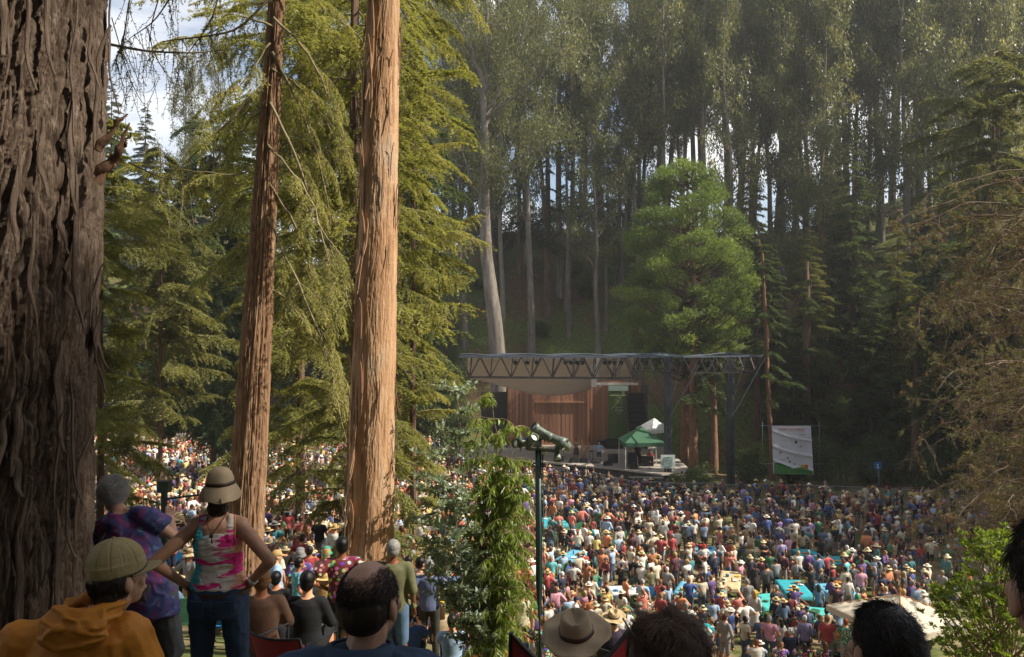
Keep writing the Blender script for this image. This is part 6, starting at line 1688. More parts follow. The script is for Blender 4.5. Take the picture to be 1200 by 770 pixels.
put(278, 513+2, 'stand', 'm', 'short', 'trousers', 'blue', 'black', 'short', 'dark', None, None, 'person in strong blue top far back right of the leaning trunk', 0) if False else None
# people on stage
def on_stage(px, y, *a, rz=math.pi, lab='', **k):
    x = (px-600)/FP*y; o = person(x, y, rz, *a, label=lab, group=None, sc=1.0, **k); o.location.z = DZ; return o
on_stage(702, 69.3, 'hips', 'm', 'long', 'trousers', 'light blue', 'navy', 'short', 'grey', lab='performer in light blue shirt standing on the stage deck right of the harp')
on_stage(675, 71.5, 'crossed', 'f', 'short', 'skirt', 'tan', 'brown', 'long', 'dark', lab='performer in tan dress standing left of the orange harp')
on_stage(762, 67.6, 'seat', 'm', 'short', 'trousers', 'red', 'black', 'short', 'dark', lab='crew member in red shirt sitting under the green stage tent')
on_stage(747, 67.9, 'stand', 'm', 'short', 'trousers', 'black', 'black', 'short', 'dark', lab='crew member in black standing under the green stage tent')
pz = people[-4:]
for o_, px_ in ((0, 799),): put(799, 566, 'stand', 'm', 'short', 'trousers', 'dark grey', 'black', 'short', 'dark', None, None, 'person in dark grey standing alone behind the fence by the sign tower', .3, 62)
# ---- the rest of the crowd
def stage_ok(x, y):
    px = 600+x/y*FP
    if px < 500: lim = 87-2*max(0, (px-420)/80)
    else: lim = np.interp(px, [500, 560, 640, 700, 735, 800, 940, 1010, 1200], [86, 69, 67.2, 63.8, 60.7, 59.4, 58.6, 57.5, 55.8])
    return y < lim-.5
def near_table(x, y):
    for (_, _, tx, ty, g, w_, l_, rz) in tabs:
        dx, dy = x-tx, y-ty; c, s = math.cos(-rz), math.sin(-rz); u, v = dx*c-dy*s, dx*s+dy*c
        if abs(u) < w_/2+.22 and abs(v) < l_/2+.22: return True
    return False
cand = []; cell = {}
def ok_sp(x, y, d):
    k = (int(x//1), int(y//1))
    for i in (-1, 0, 1):
        for j_ in (-1, 0, 1):
            for (a, b) in cell.get((k[0]+i, k[1]+j_), ()):
                if (a-x)**2+(b-y)**2 < d*d: return False
    return True
for (x, y) in taken: cell.setdefault((int(x//1), int(y//1)), []).append((x, y))
r2 = random.Random(11)
for _ in range(60000):
    y = 12+82*r2.random()**.75; px = r2.uniform(100, 1215); x = (px-600)/FP*y
    if not stage_ok(x, y) or near_table(x, y): continue
    if px > 640 and y < 26.5: continue
    if 500 < px <= 640 and y < 17: continue
    if px <= 500 and y < 13.5: continue
    if px > 1075 and y < 36: continue
    if px > 1000 and y < 28.5: continue
    if (x-um.x)**2+(y-27)**2 < 1.2: continue
    sl_ = y < 27
    dmin = .7 if y > 40 else (.64 if y > 26 else .95)
    if px > 1090: dmin = 1.1
    # open strips seen in the photo
    if vnoise(x*.3, y*.2, 0, 5) > .86 or vnoise(x*.8, y*.5, 3, 5) > .86: continue
    if not ok_sp(x, y, dmin): continue
    cell.setdefault((int(x//1), int(y//1)), []).append((x, y)); cand.append((x, y, px))
cand.sort(key=lambda c: c[1])
def rnd_person(x, y, px):
    sex = 'f' if r2.random() < .45 else 'm'
    pr_sit = .36 if y < 27 else (.3 if y < 44 else .07)
    u = r2.random()
    pn = r2.choice(['ground', 'seat']) if u < pr_sit else r2.choices(['stand', 'hips', 'crossed', 'phone', 'walk', 'lean'], [30, 9, 14, 5, 6, 14])[0]
    slv = 'short' if r2.random() < .7 else 'long'
    bot = r2.choices(['trousers', 'shorts', 'skirt'], [60, 25, 15 if sex == 'f' and pn not in ('ground', 'seat') else 0])[0]
    sun_ = y < 48 and px < 900
    top = wch(TOPW, r2)
    if px > 880 or (y > 50 and px > 640):
        if r2.random() < .35: top = r2.choice(['black', 'navy', 'dark grey', 'maroon', 'purple', 'denim blue'])  # shade of this zone put into darker clothes
    elif r2.random() < .4: top = r2.choice(['white', 'cream', 'light blue', 'coral', 'white', 'red', 'orange'])  # more pale shirts brighten the sunlit zone through clothing colour
    hair = r2.choices(['short', 'long', 'bun', 'tail', 'curly'], [60, 0, 0, 2, 6] if sex == 'm' else [14, 40, 10, 18, 10])[0]
    hc = r2.choices(list(HAIRC), [22, 26, 14, 12, 16, 6, 12, 3])[0]
    hat = r2.choices([None, 'straw', 'sun', 'bucket', 'cap'], [46, 17, 9, 7, 21])[0]
    hatc = None
    if hat == 'cap': hatc = COLS[r2.choice(['white', 'navy', 'black', 'grey', 'red', 'tan', 'blue', 'olive', 'dark grey', 'orange'])]
    if hat == 'straw' and r2.random() < .4: hatc = r2.choice(['#e2d8bc', '#f0ead8', '#b0925c'])
    dirn = math.atan2(70-y, 8-x)-math.pi/2
    rz = dirn+r2.gauss(0, .45) if r2.random() < .8 else r2.random()*6.28
    return dict(pname=pn, sex=sex, slv=slv, bot=bot, top=top, btm=wch(BOTW, r2), hair=hair, hairc=hc, hat=hat, hatc=hatc, rz=rz, prn=r2.random() < .22)
N_IND = 300-len(people)-12
ind = cand[:N_IND]; rest = cand[N_IND:]
fill = []
PW = {'ground': 'sitting low', 'seat': 'seated', 'hips': 'hands on hips', 'crossed': 'arms folded', 'phone': 'arm raised', 'walk': 'mid-step', 'lean': 'one hand on hip', 'stand': 'standing'}
HWD = {None: '', 'straw': ', straw hat', 'sun': ', sun hat', 'bucket': ', bucket hat', 'cap': ', cap'}
desc = {}
LP_ = [('lamp post', 633, 600), ('sapling', 560, 640), ('turquoise parasol', 825, 735), ('beige umbrella', 1055, 715), ('pale trunk', 430, 600), ('sun hat woman', 260, 660), ('leaning trunk', 290, 560), ('orange T-shirt man', 691, 720), ('dark red shirt man', 924, 720), ('curly-haired head', 780, 720), ('bright bush', 1130, 690), ('turquoise table', 950, 655), ('long straw table', 855, 680), ('white-clothed table', 735, 692), ('light blue table', 808, 688), ('sea-green table', 898, 704), ('tie-dye bag person', 352, 690), ('hands-on-hips man', 503, 715), ('utility post', 193, 630), ('metal barriers', 360, 605), ('balding man', 433, 690)]
for (x, y, px) in ind:
    d = rnd_person(x, y, px)
    hatc = d.pop('hatc'); rz = d.pop('rz')
    o = person(x, y, rz, hatc=hatc, **d)
    sp_ = 'woman' if d['sex'] == 'f' else 'man'
    desc[o.name] = f"{sp_} in {d['top']}{' print' if d['prn'] else ''}{HWD[d['hat']]}, {PW[d['pname']]}"
    pp = pix((x, y, gzf(x, y)+1.2)); fill.append((o, pp[0], pp[1]))
uniq_labels(fill, lambda o: desc[o.name], LP_)
# ---- far crowd: too many to count, one object
def low(me, ratio, colr=None):
    m = evaluated(me, [('DECIMATE', dict(ratio=ratio))]); m2 = m
    m.calc_loop_triangles(); n = len(m.vertices); co = np.empty(n*3, np.float32); m.vertices.foreach_get('co', co)
    t = np.empty(len(m.loop_triangles)*3, np.int32); m.loop_triangles.foreach_get('vertices', t)
    bpy.data.meshes.remove(m); return co.reshape(-1, 3), t.reshape(-1, 3)
LOWC = {}
def lowget(key, me, target):
    if key not in LOWC: LOWC[key] = low(me, min(1, target/max(len(me.polygons), 1)))
    return LOWC[key]
VV = []; FF = []; CC = []; nb = 0
for (x, y, px) in rest:
    d = rnd_person(x, y, px); far = y > 52; q = .6 if far else 1.0
    b, t, k, j = proto(d['pname'], d['sex'], d['slv'], d['bot'])
    sc = (r2.uniform(.93, 1.07) if r2.random() > .08 else r2.uniform(.68, .85))*(.95 if d['sex'] == 'f' else 1); c, s = math.cos(d['rz']), math.sin(d['rz']); Rm = np.array([[c, -s, 0], [s, c, 0], [0, 0, 1]]); loc = np.array([x, y, gzf(x, y)])
    sk_ = lin(r2.choice(SKIN))
    parts = [(('b', d['pname'], d['sex'], far), b, 170*q, sk_, None), (('t', d['pname'], d['sex'], d['slv'], far), t, 110*q, c4(d['top'], r2.uniform(-.2, .1))[:3], None), (('k', d['pname'], d['sex'], d['bot'], far), k, 80*q, c4(d['btm'], r2.uniform(-.2, .1))[:3], None)]
    parts.append((('h', d['hair'], far), HAIR[d['hair']], 60*q, lin(HAIRC[d['hairc']]), j['hd']))
    if d['hat']: parts.append((('a', d['hat'], far), HATS[d['hat']][0], 90*q, lin(d['hatc'] or HATC[d['hat']]), j['hd']))
    for key, me, tg, col, off in parts:
        co, tr_ = lowget(key, me, tg)
        if off is not None: co = co+np.array(off)
        VV.append((co*sc)@Rm.T+loc); FF.append(tr_+nb); CC.append(np.tile(np.array(col, np.float32), (len(co), 1))); nb += len(co)
cr = link('crowd', arr_mesh('crowd', np.concatenate(VV), np.concatenate(FF), {'col': np.concatenate(CC)}, smooth=True), None, M['crowd'])
tag(cr, 'dense far crowd of standing people filling the meadow up to the stage and trees', 'crowd', kind='stuff')
print('INDIVIDUALS', len(people), 'REST', len(rest))
# ================================================================ foreground people
def tiedye():
    m, nt, b = newmat('pink_turquoise_tie_dye'); v = coords(nt, 'Object')
    sp = nt.nodes.new('ShaderNodeSeparateXYZ'); nt.links.new(v, sp.inputs[0])
    st_ = coords(nt, 'Object', (3.2, 1, 7)); f = noise(nt, st_, 1.9, 3, .5, .3); f2 = noise(nt, coords(nt, 'Object', (2.2, 1, 9)), 1.7, 3, .55, .4)
    def mr(sock, a, b_, c=0, d=1):
        n = nt.nodes.new('ShaderNodeMapRange'); n.inputs[1].default_value = a; n.inputs[2].default_value = b_; n.inputs[3].default_value = c; n.inputs[4].default_value = d; nt.links.new(sock, n.inputs[0]); return n.outputs[0]
    def add(a, b_, op='ADD'):
        n = nt.nodes.new('ShaderNodeMath'); n.operation = op; nt.links.new(a, n.inputs[0])
        if isinstance(b_, float): n.inputs[1].default_value = b_
        else: nt.links.new(b_, n.inputs[1])
        return n.outputs[0]
    c = (.62, .55, .5)
    left = add(mr(sp.outputs['X'], -.15, .02, .66, -.15), add(f, .5, 'SUBTRACT')); lt = ramp(nt, left, [(.25, (0, 0, 0)), (.45, (1, 1, 1))])
    right = add(mr(sp.outputs['X'], .02, .17, -.1, .75), add(f2, .5, 'SUBTRACT')); rt_ = ramp(nt, right, [(.3, (0, 0, 0)), (.5, (1, 1, 1))])
    mid = ramp(nt, add(f2, mr(sp.outputs['X'], -.12, .1, -.12, .0), 'ADD'), [(.50, (0, 0, 0)), (.54, (1, 1, 1))])
    x = mixc(nt, lt, (.62, .55, .5), (.04, .36, .44)); x = mixc(nt, rt_, x, (.68, .34, .2)); x = mixc(nt, mid, x, (.62, .02, .2))
    nt.links.new(x, b.inputs['Base Color']); b.inputs['Roughness'].default_value = .85; bump(nt, b, noise(nt, coords(nt, 'Object', (1, 1, 5)), 9, 3), .6, .01); return m
def purpledye():
    m, nt, b = newmat('purple_blue_tie_dye'); f = noise(nt, coords(nt, 'Object'), 5, 6, .6, 1.2); g = noise(nt, coords(nt, 'Object', (1, 1, 1.4)), 9, 5, .6, 1.5)
    c = ramp(nt, f, [(.34, (.018, .03, .09)), (.46, (.04, .045, .15)), (.54, (.11, .025, .12)), (.62, (.22, .03, .1)), (.7, (.07, .16, .24))])
    c = mixc(nt, ramp(nt, g, [(.56, (0, 0, 0)), (.66, (.7, .7, .7))]), c, (.1, .2, .32)); nt.links.new(c, b.inputs['Base Color']); b.inputs['Roughness'].default_value = .8; bump(nt, b, noise(nt, coords(nt, 'Object'), 8, 3), .5, .01); return m
M['tiedye'] = tiedye(); M['purpledye'] = purpledye()
M['jeans'] = plain('dark_blue_denim', (.022, .045, .09), .85, 0, .35, 7, 160, .002); M['grey_jeans'] = plain('grey_trousers_cloth', (.07, .075, .08), .85, 0, .3, 6, 100, .003)
M['orange_jacket'] = plain('orange_rain_jacket', (.46, .17, .012), .65, 0, .18, 5, 40, .006); M['khaki_cap'] = plain('khaki_cap_cloth', (.27, .215, .10), .85, 0, .25, 8, 120, .002)
M['navy_shirt'] = plain('dark_blue_shirt', (.022, .045, .09), .8, 0, .25, 6, 140, .002); M['dark_shirt'] = plain('dark_purple_shirt', (.03, .018, .035), .85)
M['suede'] = plain('tan_felt_hat', (.33, .25, .16), .9, 0, .15, 6, 120, .002); M['suede2'] = plain('light_straw_hat', (.42, .32, .18), .85, 0, .2, 30, 150, .004); M['leather'] = plain('brown_leather', (.05, .025, .015), .5)
M['skin_a'] = plain('tanned_skin', (.44, .23, .14), .5, 0, .22, 14, 190, .002, spec=.5); M['skin_b'] = plain('reddish_light_skin', (.47, .26, .175), .5, 0, .2, 16, 190, .002, spec=.5)
M['eye'] = plain('eye_white', (.7, .68, .64), .2); M['iris'] = plain('dark_iris', (.03, .02, .015), .15)
def hairm(n, c): m = plain(n, c, .42, 0, .35, 30, 90, .002); return m
M['h_grey'] = hairm('grey_curls', (.45, .43, .40)); M['h_dark'] = hairm('dark_brown_hair', (.022, .014, .01)); M['h_brown'] = hairm('brown_curls', (.12, .07, .045)); M['h_light'] = hairm('light_brown_hair', (.2, .13, .07))
def wrinkle(a, fz=1.6, s=0, fx=5):
    def f(co):
        b = fbm(co[:, 0]*fx+co[:, 2]*1.3, co[:, 1]*fx, co[:, 2]*fx*fz, s, 3)-.47
        w = (fbm(co[:, 0]*3, co[:, 1]*3, co[:, 2]*3, s+7, 2)-.4)*2.5
        n = fbm(co[:, 0]*fx*1.5+w, co[:, 1]*fx*1.5-w, co[:, 2]*fx*fz*1.7+w*1.3, s+3, 2)/.75
        return a*(1.3*b+.9*np.exp(-(np.abs(2*n-1)/.16)**2)-.25)
    return f
def shell(prims, name, mat, parent, vox=.008, sm=3, disp=None, dec=None):
    o = link(name, fuse(prims, name, vox, sm, dec, disp), parent, mat); return o
def strands(name, parent, mat, c, R, n, length, curl=.0, r=.0008, region=None, down=.6, seg=6, comb=None, rad=(.079, .098, .1), off=(0, -.008, .02), jit=.25, kink=3.):
    """tufts of thin tapered hair tubes growing from the scalp ellipsoid; region(dir)->bool in head space"""
    wd = Wood(); cnt = 0; off = np.array(off); rad = np.array(rad); Rn = np.array(R); cn = np.array(c)
    while cnt < n:
        d = unit(rng.normal(size=3))
        if region is not None and not region(d): continue
        cnt += 1; p = off+d*rad*.99; nrm = unit(d/rad)
        g = np.array(comb(d)) if comb else np.array([0, -.1, -1.]); g = g-nrm*np.dot(g, nrm); g = unit(g+1e-6)
        L = length*(.6+.7*rng.random()); s = np.linspace(0, 1, seg)
        ph = rng.random()*6.28; a1 = unit(np.cross(nrm, g)+1e-6)
        q = p+nrm*(L*(s*(1-down*.75*s)))[:, None]*(.16 if not curl else .45)+g*(L*down*s**1.3)[:, None]+(rng.normal(size=3)*jit*L)*(s**1.5)[:, None]
        if curl: q = q+(a1*np.cos(ph+s[:, None]*kink*6.28/1.5)+nrm*np.sin(ph+s[:, None]*kink*6.28/1.5))*curl*s[:, None]**.5
        q = q@Rn.T+cn; wd.tube(q, r*(1-.6*s), 3)
    return link(name, wd.mesh(name), parent, mat)
def eyes(parent, c, R, s=1.0):
    for sx in (-1, 1):
        mb = MB(); p = c+R@V3((sx*.031, .079, .005))*s; mb.ell(p, (.0125*s,)*3); e = mb.build('eye', M['eye'], parent)
        mb = MB(); mb.ell(p+R@V3((0, .0085, 0))*s, (.006*s,)*3); mb.build('iris', M['iris'], e)
def fg(label, loc, j, fem=False, R=None, mat='skin_a', vox=.0075, hands=True, s=1.0, legs=True, fat=1.0):
    R = R or Matrix.Identity(3)
    o = link('person', fuse(body_prims(j, fem, R, s, hands, fat, legs), 'person', vox, 3), None, M[mat]); o.location = loc
    tag(o, label, 'person'); eyes(o, j['hd'], R, s); return o
RZ = lambda a: Matrix.Rotation(a, 3, 'Z')
RX = lambda a: Matrix.Rotation(a, 3, 'X'); RY = lambda a: Matrix.Rotation(a, 3, 'Y')
# --- B: woman, sun hat, tie-dye tank, hands on hips
gB = V3((P(257, 0, 5.3).x, 5.3, 9.74))
j = J0(); j.update(sL=V3((-.165, 0, 1.40)), sR=V3((.165, 0, 1.40)), eL=V3((-.375, -.12, 1.18)), eR=V3((.375, -.12, 1.19)), wL=V3((-.215, .0, 1.0)), wR=V3((.21, .0, 1.02)), hd=V3((0, .03, 1.60)), nk=V3((0, 0, 1.45)),
                   kL=V3((-.12, .02, .5)), kR=V3((.12, .02, .5)), aL=V3((-.14, -.02, .08)), aR=V3((.14, -.02, .08)), hL=V3((-.1, 0, .93)), hR=V3((.1, 0, .93)))
B = fg('woman in beige sun hat and bright dyed tank top with hands on hips', gB, j, True, None, 'skin_a', .0065)
mb = MB(); rg = torso_rings(j, .014, True, 0, 2); rg[0] = (j['pel']+V3((0, 0, .02)), .185, .135); rg[1] = (j['pel']+V3((0, 0, .09)), .175, .125)
rg.append((V3((0, -.002, 1.37)), .135, .098)); rg.append((V3((0, -.004, 1.40)), .10, .08)); mb.loft(rg, 22)
for sx in (-1, 1):
    mb.cone((sx*.095, -.075, 1.33), (sx*.088, -.03, 1.452), .03, .024); mb.cone((sx*.088, -.03, 1.452), (sx*.09, .07, 1.34), .024, .028)
tk = shell(mb, 'tank_top', M['tiedye'], B, .006, 3, wrinkle(.006, 3.0, 2, 6))
mb = MB()
for sx in (-1, 1): mb.tube([(sx*.137, -.085, 1.29), (sx*.125, -.06, 1.38), (sx*.115, -.03, 1.463), (sx*.118, .04, 1.40)], .006, 6)
M['peach_trim'] = plain('peach_trim', (.6, .28, .17), .8); mb.build('arm_trim', M['peach_trim'], tk)
mb = bottom_prims(j, 'trousers', True, .01); p = j['pel']; mb.loft([(p+V3((0, 0, -.16)), .185, .14), (p+V3((0, -.01, -.06)), .196, .145), (p+V3((0, 0, .07)), .168, .122)], 18)
for sx in (-1, 1): mb.ell((sx*.085, -.06, .9), (.1, .09, .12))
je = shell(mb, 'jeans', M['jeans'], B, .0075, 3, wrinkle(.006, .8, 5, 7))
mb = MB(); mb.loft([(p+V3((0, 0, -.015)), .2, .148), (p+V3((0, 0, .012)), .2, .146)], 30, cap=False); mb.build('belt', M['leather'], je)
for sx in (-1, 1): mb = MB(); mb.box((sx*.086, -.150, .885), (.1, .008, .11), R=RX(.06)@RZ(.2*sx)); mb.build('back_pocket', M['jeans'], je)
mb = MB(); mb.ell(j['hd']+V3((0, -.03, .0)), (.088, .09, .1)); mb.ell(j['hd']+V3((0, -.05, -.09)), (.07, .05, .06)); mb.ell(j['hd']+V3((-.055, -.03, -.13)), (.02, .02, .05))
shell(mb, 'hair', M['h_dark'], B, .007, 2, wrinkle(.006, .6, 3, 18))
def soft_hat(parent, c, R, mat, s=1.0, prof=None, wav=.012, lobes=3, ph=0., band=True, sx=.95, sy=1.05, dent=0):
    h = empty('hat'); h.parent = parent; h.location = c; h.rotation_euler = R.to_euler()
    def put_(prof_, name, m_, th=None):
        n = 56; V = []; F_ = []
        for i, (r, z) in enumerate(prof_):
            for k in range(n):
                a = 2*math.pi*k/n; fl = max(0, r-.092)/.09
                zz_ = z+fl*(wav*math.sin(a*lobes+ph)+.006*math.sin(a*7+1)); rr = r*(1+.02*math.sin(a*5+ph)*(r > .05))
                x_, y_ = rr*math.cos(a)*sx, rr*math.sin(a)*sy
                if dent and r < .075 and z > .1: zz_ -= dent*math.exp(-(x_/.03)**2)*(1 if abs(y_) < .07 else .3)
                V.append((x_*s, y_*s, zz_*s))
        for i in range(len(prof_)-1):
            for k in range(n): F_.append((i*n+k, i*n+(k+1) % n, (i+1)*n+(k+1) % n, (i+1)*n+k))
        me = bpy.data.meshes.new(name); me.from_pydata(V, [], F_); me.polygons.foreach_set('use_smooth', [True]*len(F_)); me.update(); return link(name, me, h, m_)
    put_(prof, 'felt', mat)
    if band: put_([(.0925, .042), (.0965, .043), (.095, .064), (.0915, .065)], 'hat_band', M['leather'])
    return h
P_sun = [(.001, .152), (.03, .15), (.055, .14), (.075, .118), (.087, .085), (.092, .05), (.094, .042), (.105, .03), (.118, .01), (.13, -.015), (.139, -.042), (.14, -.046), (.137, -.043), (.127, -.018), (.115, .005), (.102, .024), (.09, .034), (.001, .034)]
hB = soft_hat(B, j['hd']+V3((0, -.01, .018)), RX(.05), M['suede'], 1.02, P_sun, .014, 2, .4)
mb = MB()
for a in (-2.0, -1.2): mb.tube([(.136*math.cos(a), .142*math.sin(a), -.02), (.145*math.cos(a+.05), .15*math.sin(a+.05), -.06), (.143*math.cos(a-.06), .15*math.sin(a-.06), -.03)], .003, 5)
mb.build('brim_lacing', M['leather'], hB)
mb = MB(); mb.tube([(-.06, -.045, 1.47), (-.04, -.1, 1.42), (0, -.13, 1.36), (.04, -.1, 1.42), (.06, -.045, 1.47)], .003, 6); mb.tube([(0, -.13, 1.36), (.004, -.138, 1.31)], .008, 6); mb.ell((0, -.135, 1.355), (.014, .01, .014)); mb.build('necklace_cord', M['leather'], B)
mb = MB(); mb.lathe([(.029, -.012), (.034, -.01), (.034, .01), (.029, .012)], j['wR'].lerp(j['eR'], .12), 14, (j['eR']-j['wR']).to_track_quat('Z', 'Y').to_matrix()); mb.build('bracelet', M['white'], B)
# --- A: grey curls, purple tie-dye shirt, leaning left behind the huge trunk
gA = V3((P(174, 0, 6.0).x, 6.0, gzf(-2.7, 6.0)))
sA = 1.06
j = J0(); j.update(pel=V3((0, 0, .98)), wst=V3((-.04, .0, 1.13)), chs=V3((-.12, .04, 1.30)), nk=V3((-.23, .10, 1.47)), hd=V3((-.33, .17, 1.58)), sR=V3((-.02, .02, 1.46)), sL=V3((-.36, .12, 1.36)), eR=V3((.13, .10, 1.30)), wR=V3((.02, .33, 1.36)), eL=V3((-.5, .25, 1.16)), wL=V3((-.42, .45, 1.2)),
                   aL=V3((-.13, .0, .08)), aR=V3((.22, -.02, .08)), kL=V3((-.1, .05, .5)), kR=V3((.16, .04, .5)))
A_ = fg('person with grey curls in a purple shirt leaning against the huge trunk', gA, j, False, RZ(.4)@RX(-.2), 'skin_b', .009); A_.scale = (sA, sA, sA)
shell(top_prims(j, False, 'short', .022, .12), 'shirt', M['purpledye'], A_, .009, 3, wrinkle(.012, 1.0, 8, 4))
shell(bottom_prims(j, 'trousers', False, .02), 'trousers', M['grey_jeans'], A_, .009, 3, wrinkle(.008, .7, 9, 6))
shell(hair_p := (lambda m: (m.ell(j['hd']+V3((0, -.02, .03)), (.088, .1, .095)), m)[1])(MB()), 'hair', M['h_grey'], A_, .008, 2)
strands('curls', A_, M['h_grey'], j['hd'], RZ(.4), 3600, .036, .007, .0012, lambda d: d[1] < .55 or d[2] > .3, .25, 7, None, (.09, .104, .1), (0, -.018, .03), .3, 2.2)
# --- C: orange jacket, khaki cap, looking right
gC = V3((P(93, 0, 3.2).x, 3.2, gzf(-1.6, 3.2)))
hc = P(141, 678, 3.2)-gC
sh_ = hc.z-.16
j = pose('seat'); dz_ = hc.z-.03-1.15
for k in ('pel', 'wst', 'chs', 'nk', 'hd', 'sL', 'sR', 'hL', 'hR'): j[k] = j[k]+V3((0, 0, dz_*.8))
j.update(hd=hc, nk=V3((.07, -.01, hc.z-.15)), chs=V3((.0, -.04, hc.z-.34)), wst=V3((-.03, -.05, hc.z-.5)), sL=V3((-.2, -.03, hc.z-.245)), sR=V3((.185, .0, hc.z-.225)))
j.update(eL=V3((-.3, .05, hc.z-.5)), wL=V3((-.2, .28, hc.z-.6)), eR=V3((.24, .1, hc.z-.5)), wR=V3((.1, .34, hc.z-.55)), pel=V3((-.03, -.04, hc.z-.66)))
RC = RZ(-.68)@RX(.1)
C_ = fg('man in orange jacket and khaki cap seated at lower left looking right', gC, j, False, RC, 'skin_b', .006)
mb = top_prims(j, False, 'long', .04, .1, 1.05)
jk = shell(mb, 'jacket', M['orange_jacket'], C_, .0075, 3, wrinkle(.014, .9, 12, 4.5))
mb = MB(); n = 30; pts = []; rr = []
nk = j['nk']+V3((.0, .0, .03))
for i in range(n+1):
    a = 2*math.pi*i/n; back = max(0, -math.sin(a))
    pts.append(nk+V3((.105*math.cos(a), .10*math.sin(a)-.02, .03-.045*back+.02*math.cos(a)))); rr.append(.03+.028*back)
mb.tube(pts, rr, 12)
mb.loft([(nk+V3((-.01, -.115, .045)), .085, .035, RX(-.3)), (nk+V3((-.015, -.135, -.01)), .125, .055), (nk+V3((-.02, -.135, -.07)), .13, .05), (nk+V3((-.02, -.12, -.12)), .085, .03)], 18)
hood = shell(mb, 'hood', M['orange_jacket'], jk, .006, 3, wrinkle(.016, 2.2, 4, 6))
mb = MB()
mb.tube([(.03, -.16, nk.z-.13), (.035, -.165, nk.z-.3), (.03, -.16, nk.z-.5)], .0035, 5)
mb.build('back_seam', M['orange_jacket'], jk)
mb = MB(); mb.ell(hc+RC@V3((0, -.025, .012)), (.083, .096, .09), RC); mb.ell(hc+RC@V3((0, -.055, -.045)), (.072, .055, .055), RC); shell(mb, 'hair', M['h_dark'], C_, .006, 2, wrinkle(.004, 1, 3, 30))
strands('hair_strands', C_, M['h_dark'], hc, RC, 1500, .022, 0, .0008, lambda d: d[2] < .15 and d[1] < .35 and d[2] > -.75, .8, 5, None, (.082, .094, .1), (0, -.028, .01), .15)
def cap(parent, c, R, mat, s=1.0):
    h = empty('cap'); h.parent = parent; h.location = c; h.rotation_euler = R.to_euler()
    mb = MB(); mb.ell((0, -.012, .045), (.092*s, .108*s, .092*s), None, 24, 14); mb.loft([((0, -.01, .0), .094*s, .108*s), ((0, -.012, .045), .096*s, .111*s)], 24)
    def dsp(co): return .005*(fbm(co[:, 0]*14, co[:, 1]*14, co[:, 2]*14, 3, 3)-.45)*2-.004*np.exp(-((np.arctan2(co[:, 0], co[:, 1]+.012)*6/np.pi+.5) % 1-.5)**2/.002)*(co[:, 2] > .03)
    me = fuse(mb, 'crown', .004, 3, None, dsp); link('crown', me, h, mat)
    V = []; m = 17; rows = 7
    for th in (.0, -.004):
        for r_ in range(rows):
            t = r_/(rows-1)
            for i in range(m):
                a = math.pi*(.12+.76*i/(m-1)); x = .094*math.cos(a)*s; y = (.1*math.sin(a)-.012)*s
                y += t*.072*s*math.sin(math.pi*i/(m-1))**.55; V.append((x*(1-.06*t), y, .012-.01*t-2.0*x*x*(1-.2*t)+th))
    k = m*rows; F_ = [(r_*m+i, r_*m+i+1, (r_+1)*m+i+1, (r_+1)*m+i) for r_ in range(rows-1) for i in range(m-1)]
    F2 = [tuple(k+q for q in f[::-1]) for f in F_]; E = [((rows-1)*m+i, (rows-1)*m+i+1, k+(rows-1)*m+i+1, k+(rows-1)*m+i) for i in range(m-1)]
    mb = MB(); mb.add(V, F_+F2+E, True); mb.build('bill', mat, h)
    mb = MB(); mb.tube([(.094*math.cos(a)*s, (.105*math.sin(a)-.006)*s, .016-2.0*(.094*math.cos(a))**2) for a in np.linspace(.3, math.pi-.3, 16)], .0035, 6); mb.build('cord', M['leather'], h)
    mb = MB(); mb.ell((0, -.01, .137*s), (.008, .008, .004)); mb.build('button', mat, h); return h
cap(C_, hc+V3((0, 0, .028)), RZ(-.78)@RX(.08)@RY(-.05), M['khaki_cap'], 1.02)
# --- D: balding man, navy shirt
gD = V3((P(405, 0, 2.3).x, 2.3, gzf(-.4, 2.3)))
hd = P(434, 706, 2.3)-gD
def seated(hd, tw=0, sw=.2, lean=(0, 0)):
    j = pose('seat'); z = hd.z
    j.update(hd=hd, nk=V3((hd.x*.75, hd.y-.04, z-.13)), chs=V3((hd.x*.4, hd.y-.05, z-.34)), wst=V3((0, -.06, z-.5)), pel=V3((0, -.04, z-.66)), hL=V3((-.1, -.02, z-.7)), hR=V3((.1, -.02, z-.7)),
             sL=V3((hd.x*.5-sw, hd.y-.04, z-.2)), sR=V3((hd.x*.5+sw, hd.y-.04, z-.2)))
    j.update(eL=V3((-sw-.08, .04, z-.5)), wL=V3((-.12, .28, z-.58)), eR=V3((sw+.08, .04, z-.5)), wR=V3((.12, .28, z-.58)))
    for k in 'LR': j['k'+k] = V3((j['k'+k].x, .42, max(.35, z-.74)))
    return j
RD = RZ(-.42)@RX(.06)
j = seated(hd, 0, .19); D_ = fg('balding man with dark blue collared shirt in front of the pale trunk', gD, j, False, RD, 'skin_b', .0055)
sd_ = shell(top_prims(j, False, 'short', .028, .1), 'shirt', M['navy_shirt'], D_, .007, 3, wrinkle(.009, 1.0, 21, 5))
mb = MB(); nk = j['nk']; pts = [nk+V3((.078*math.cos(a), .074*math.sin(a)-.004, .012-.012*math.sin(a))) for a in np.linspace(-4.1, .95, 24)]
V = []
for p in pts:
    d = V3((p.x-nk.x, p.y-nk.y, 0)).normalized(); V += [p+V3((0, 0, .018)), p+d*.012+V3((0, 0, .02)), p+d*.034+V3((0, 0, -.032)), p+d*.026+V3((0, 0, -.034))]
mb.add(V, [(i*4+k, i*4+(k+1) % 4, (i+1)*4+(k+1) % 4, (i+1)*4+k) for i in range(len(pts)-1) for k in range(4)], True); mb.build('collar', M['navy_shirt'], sd_)
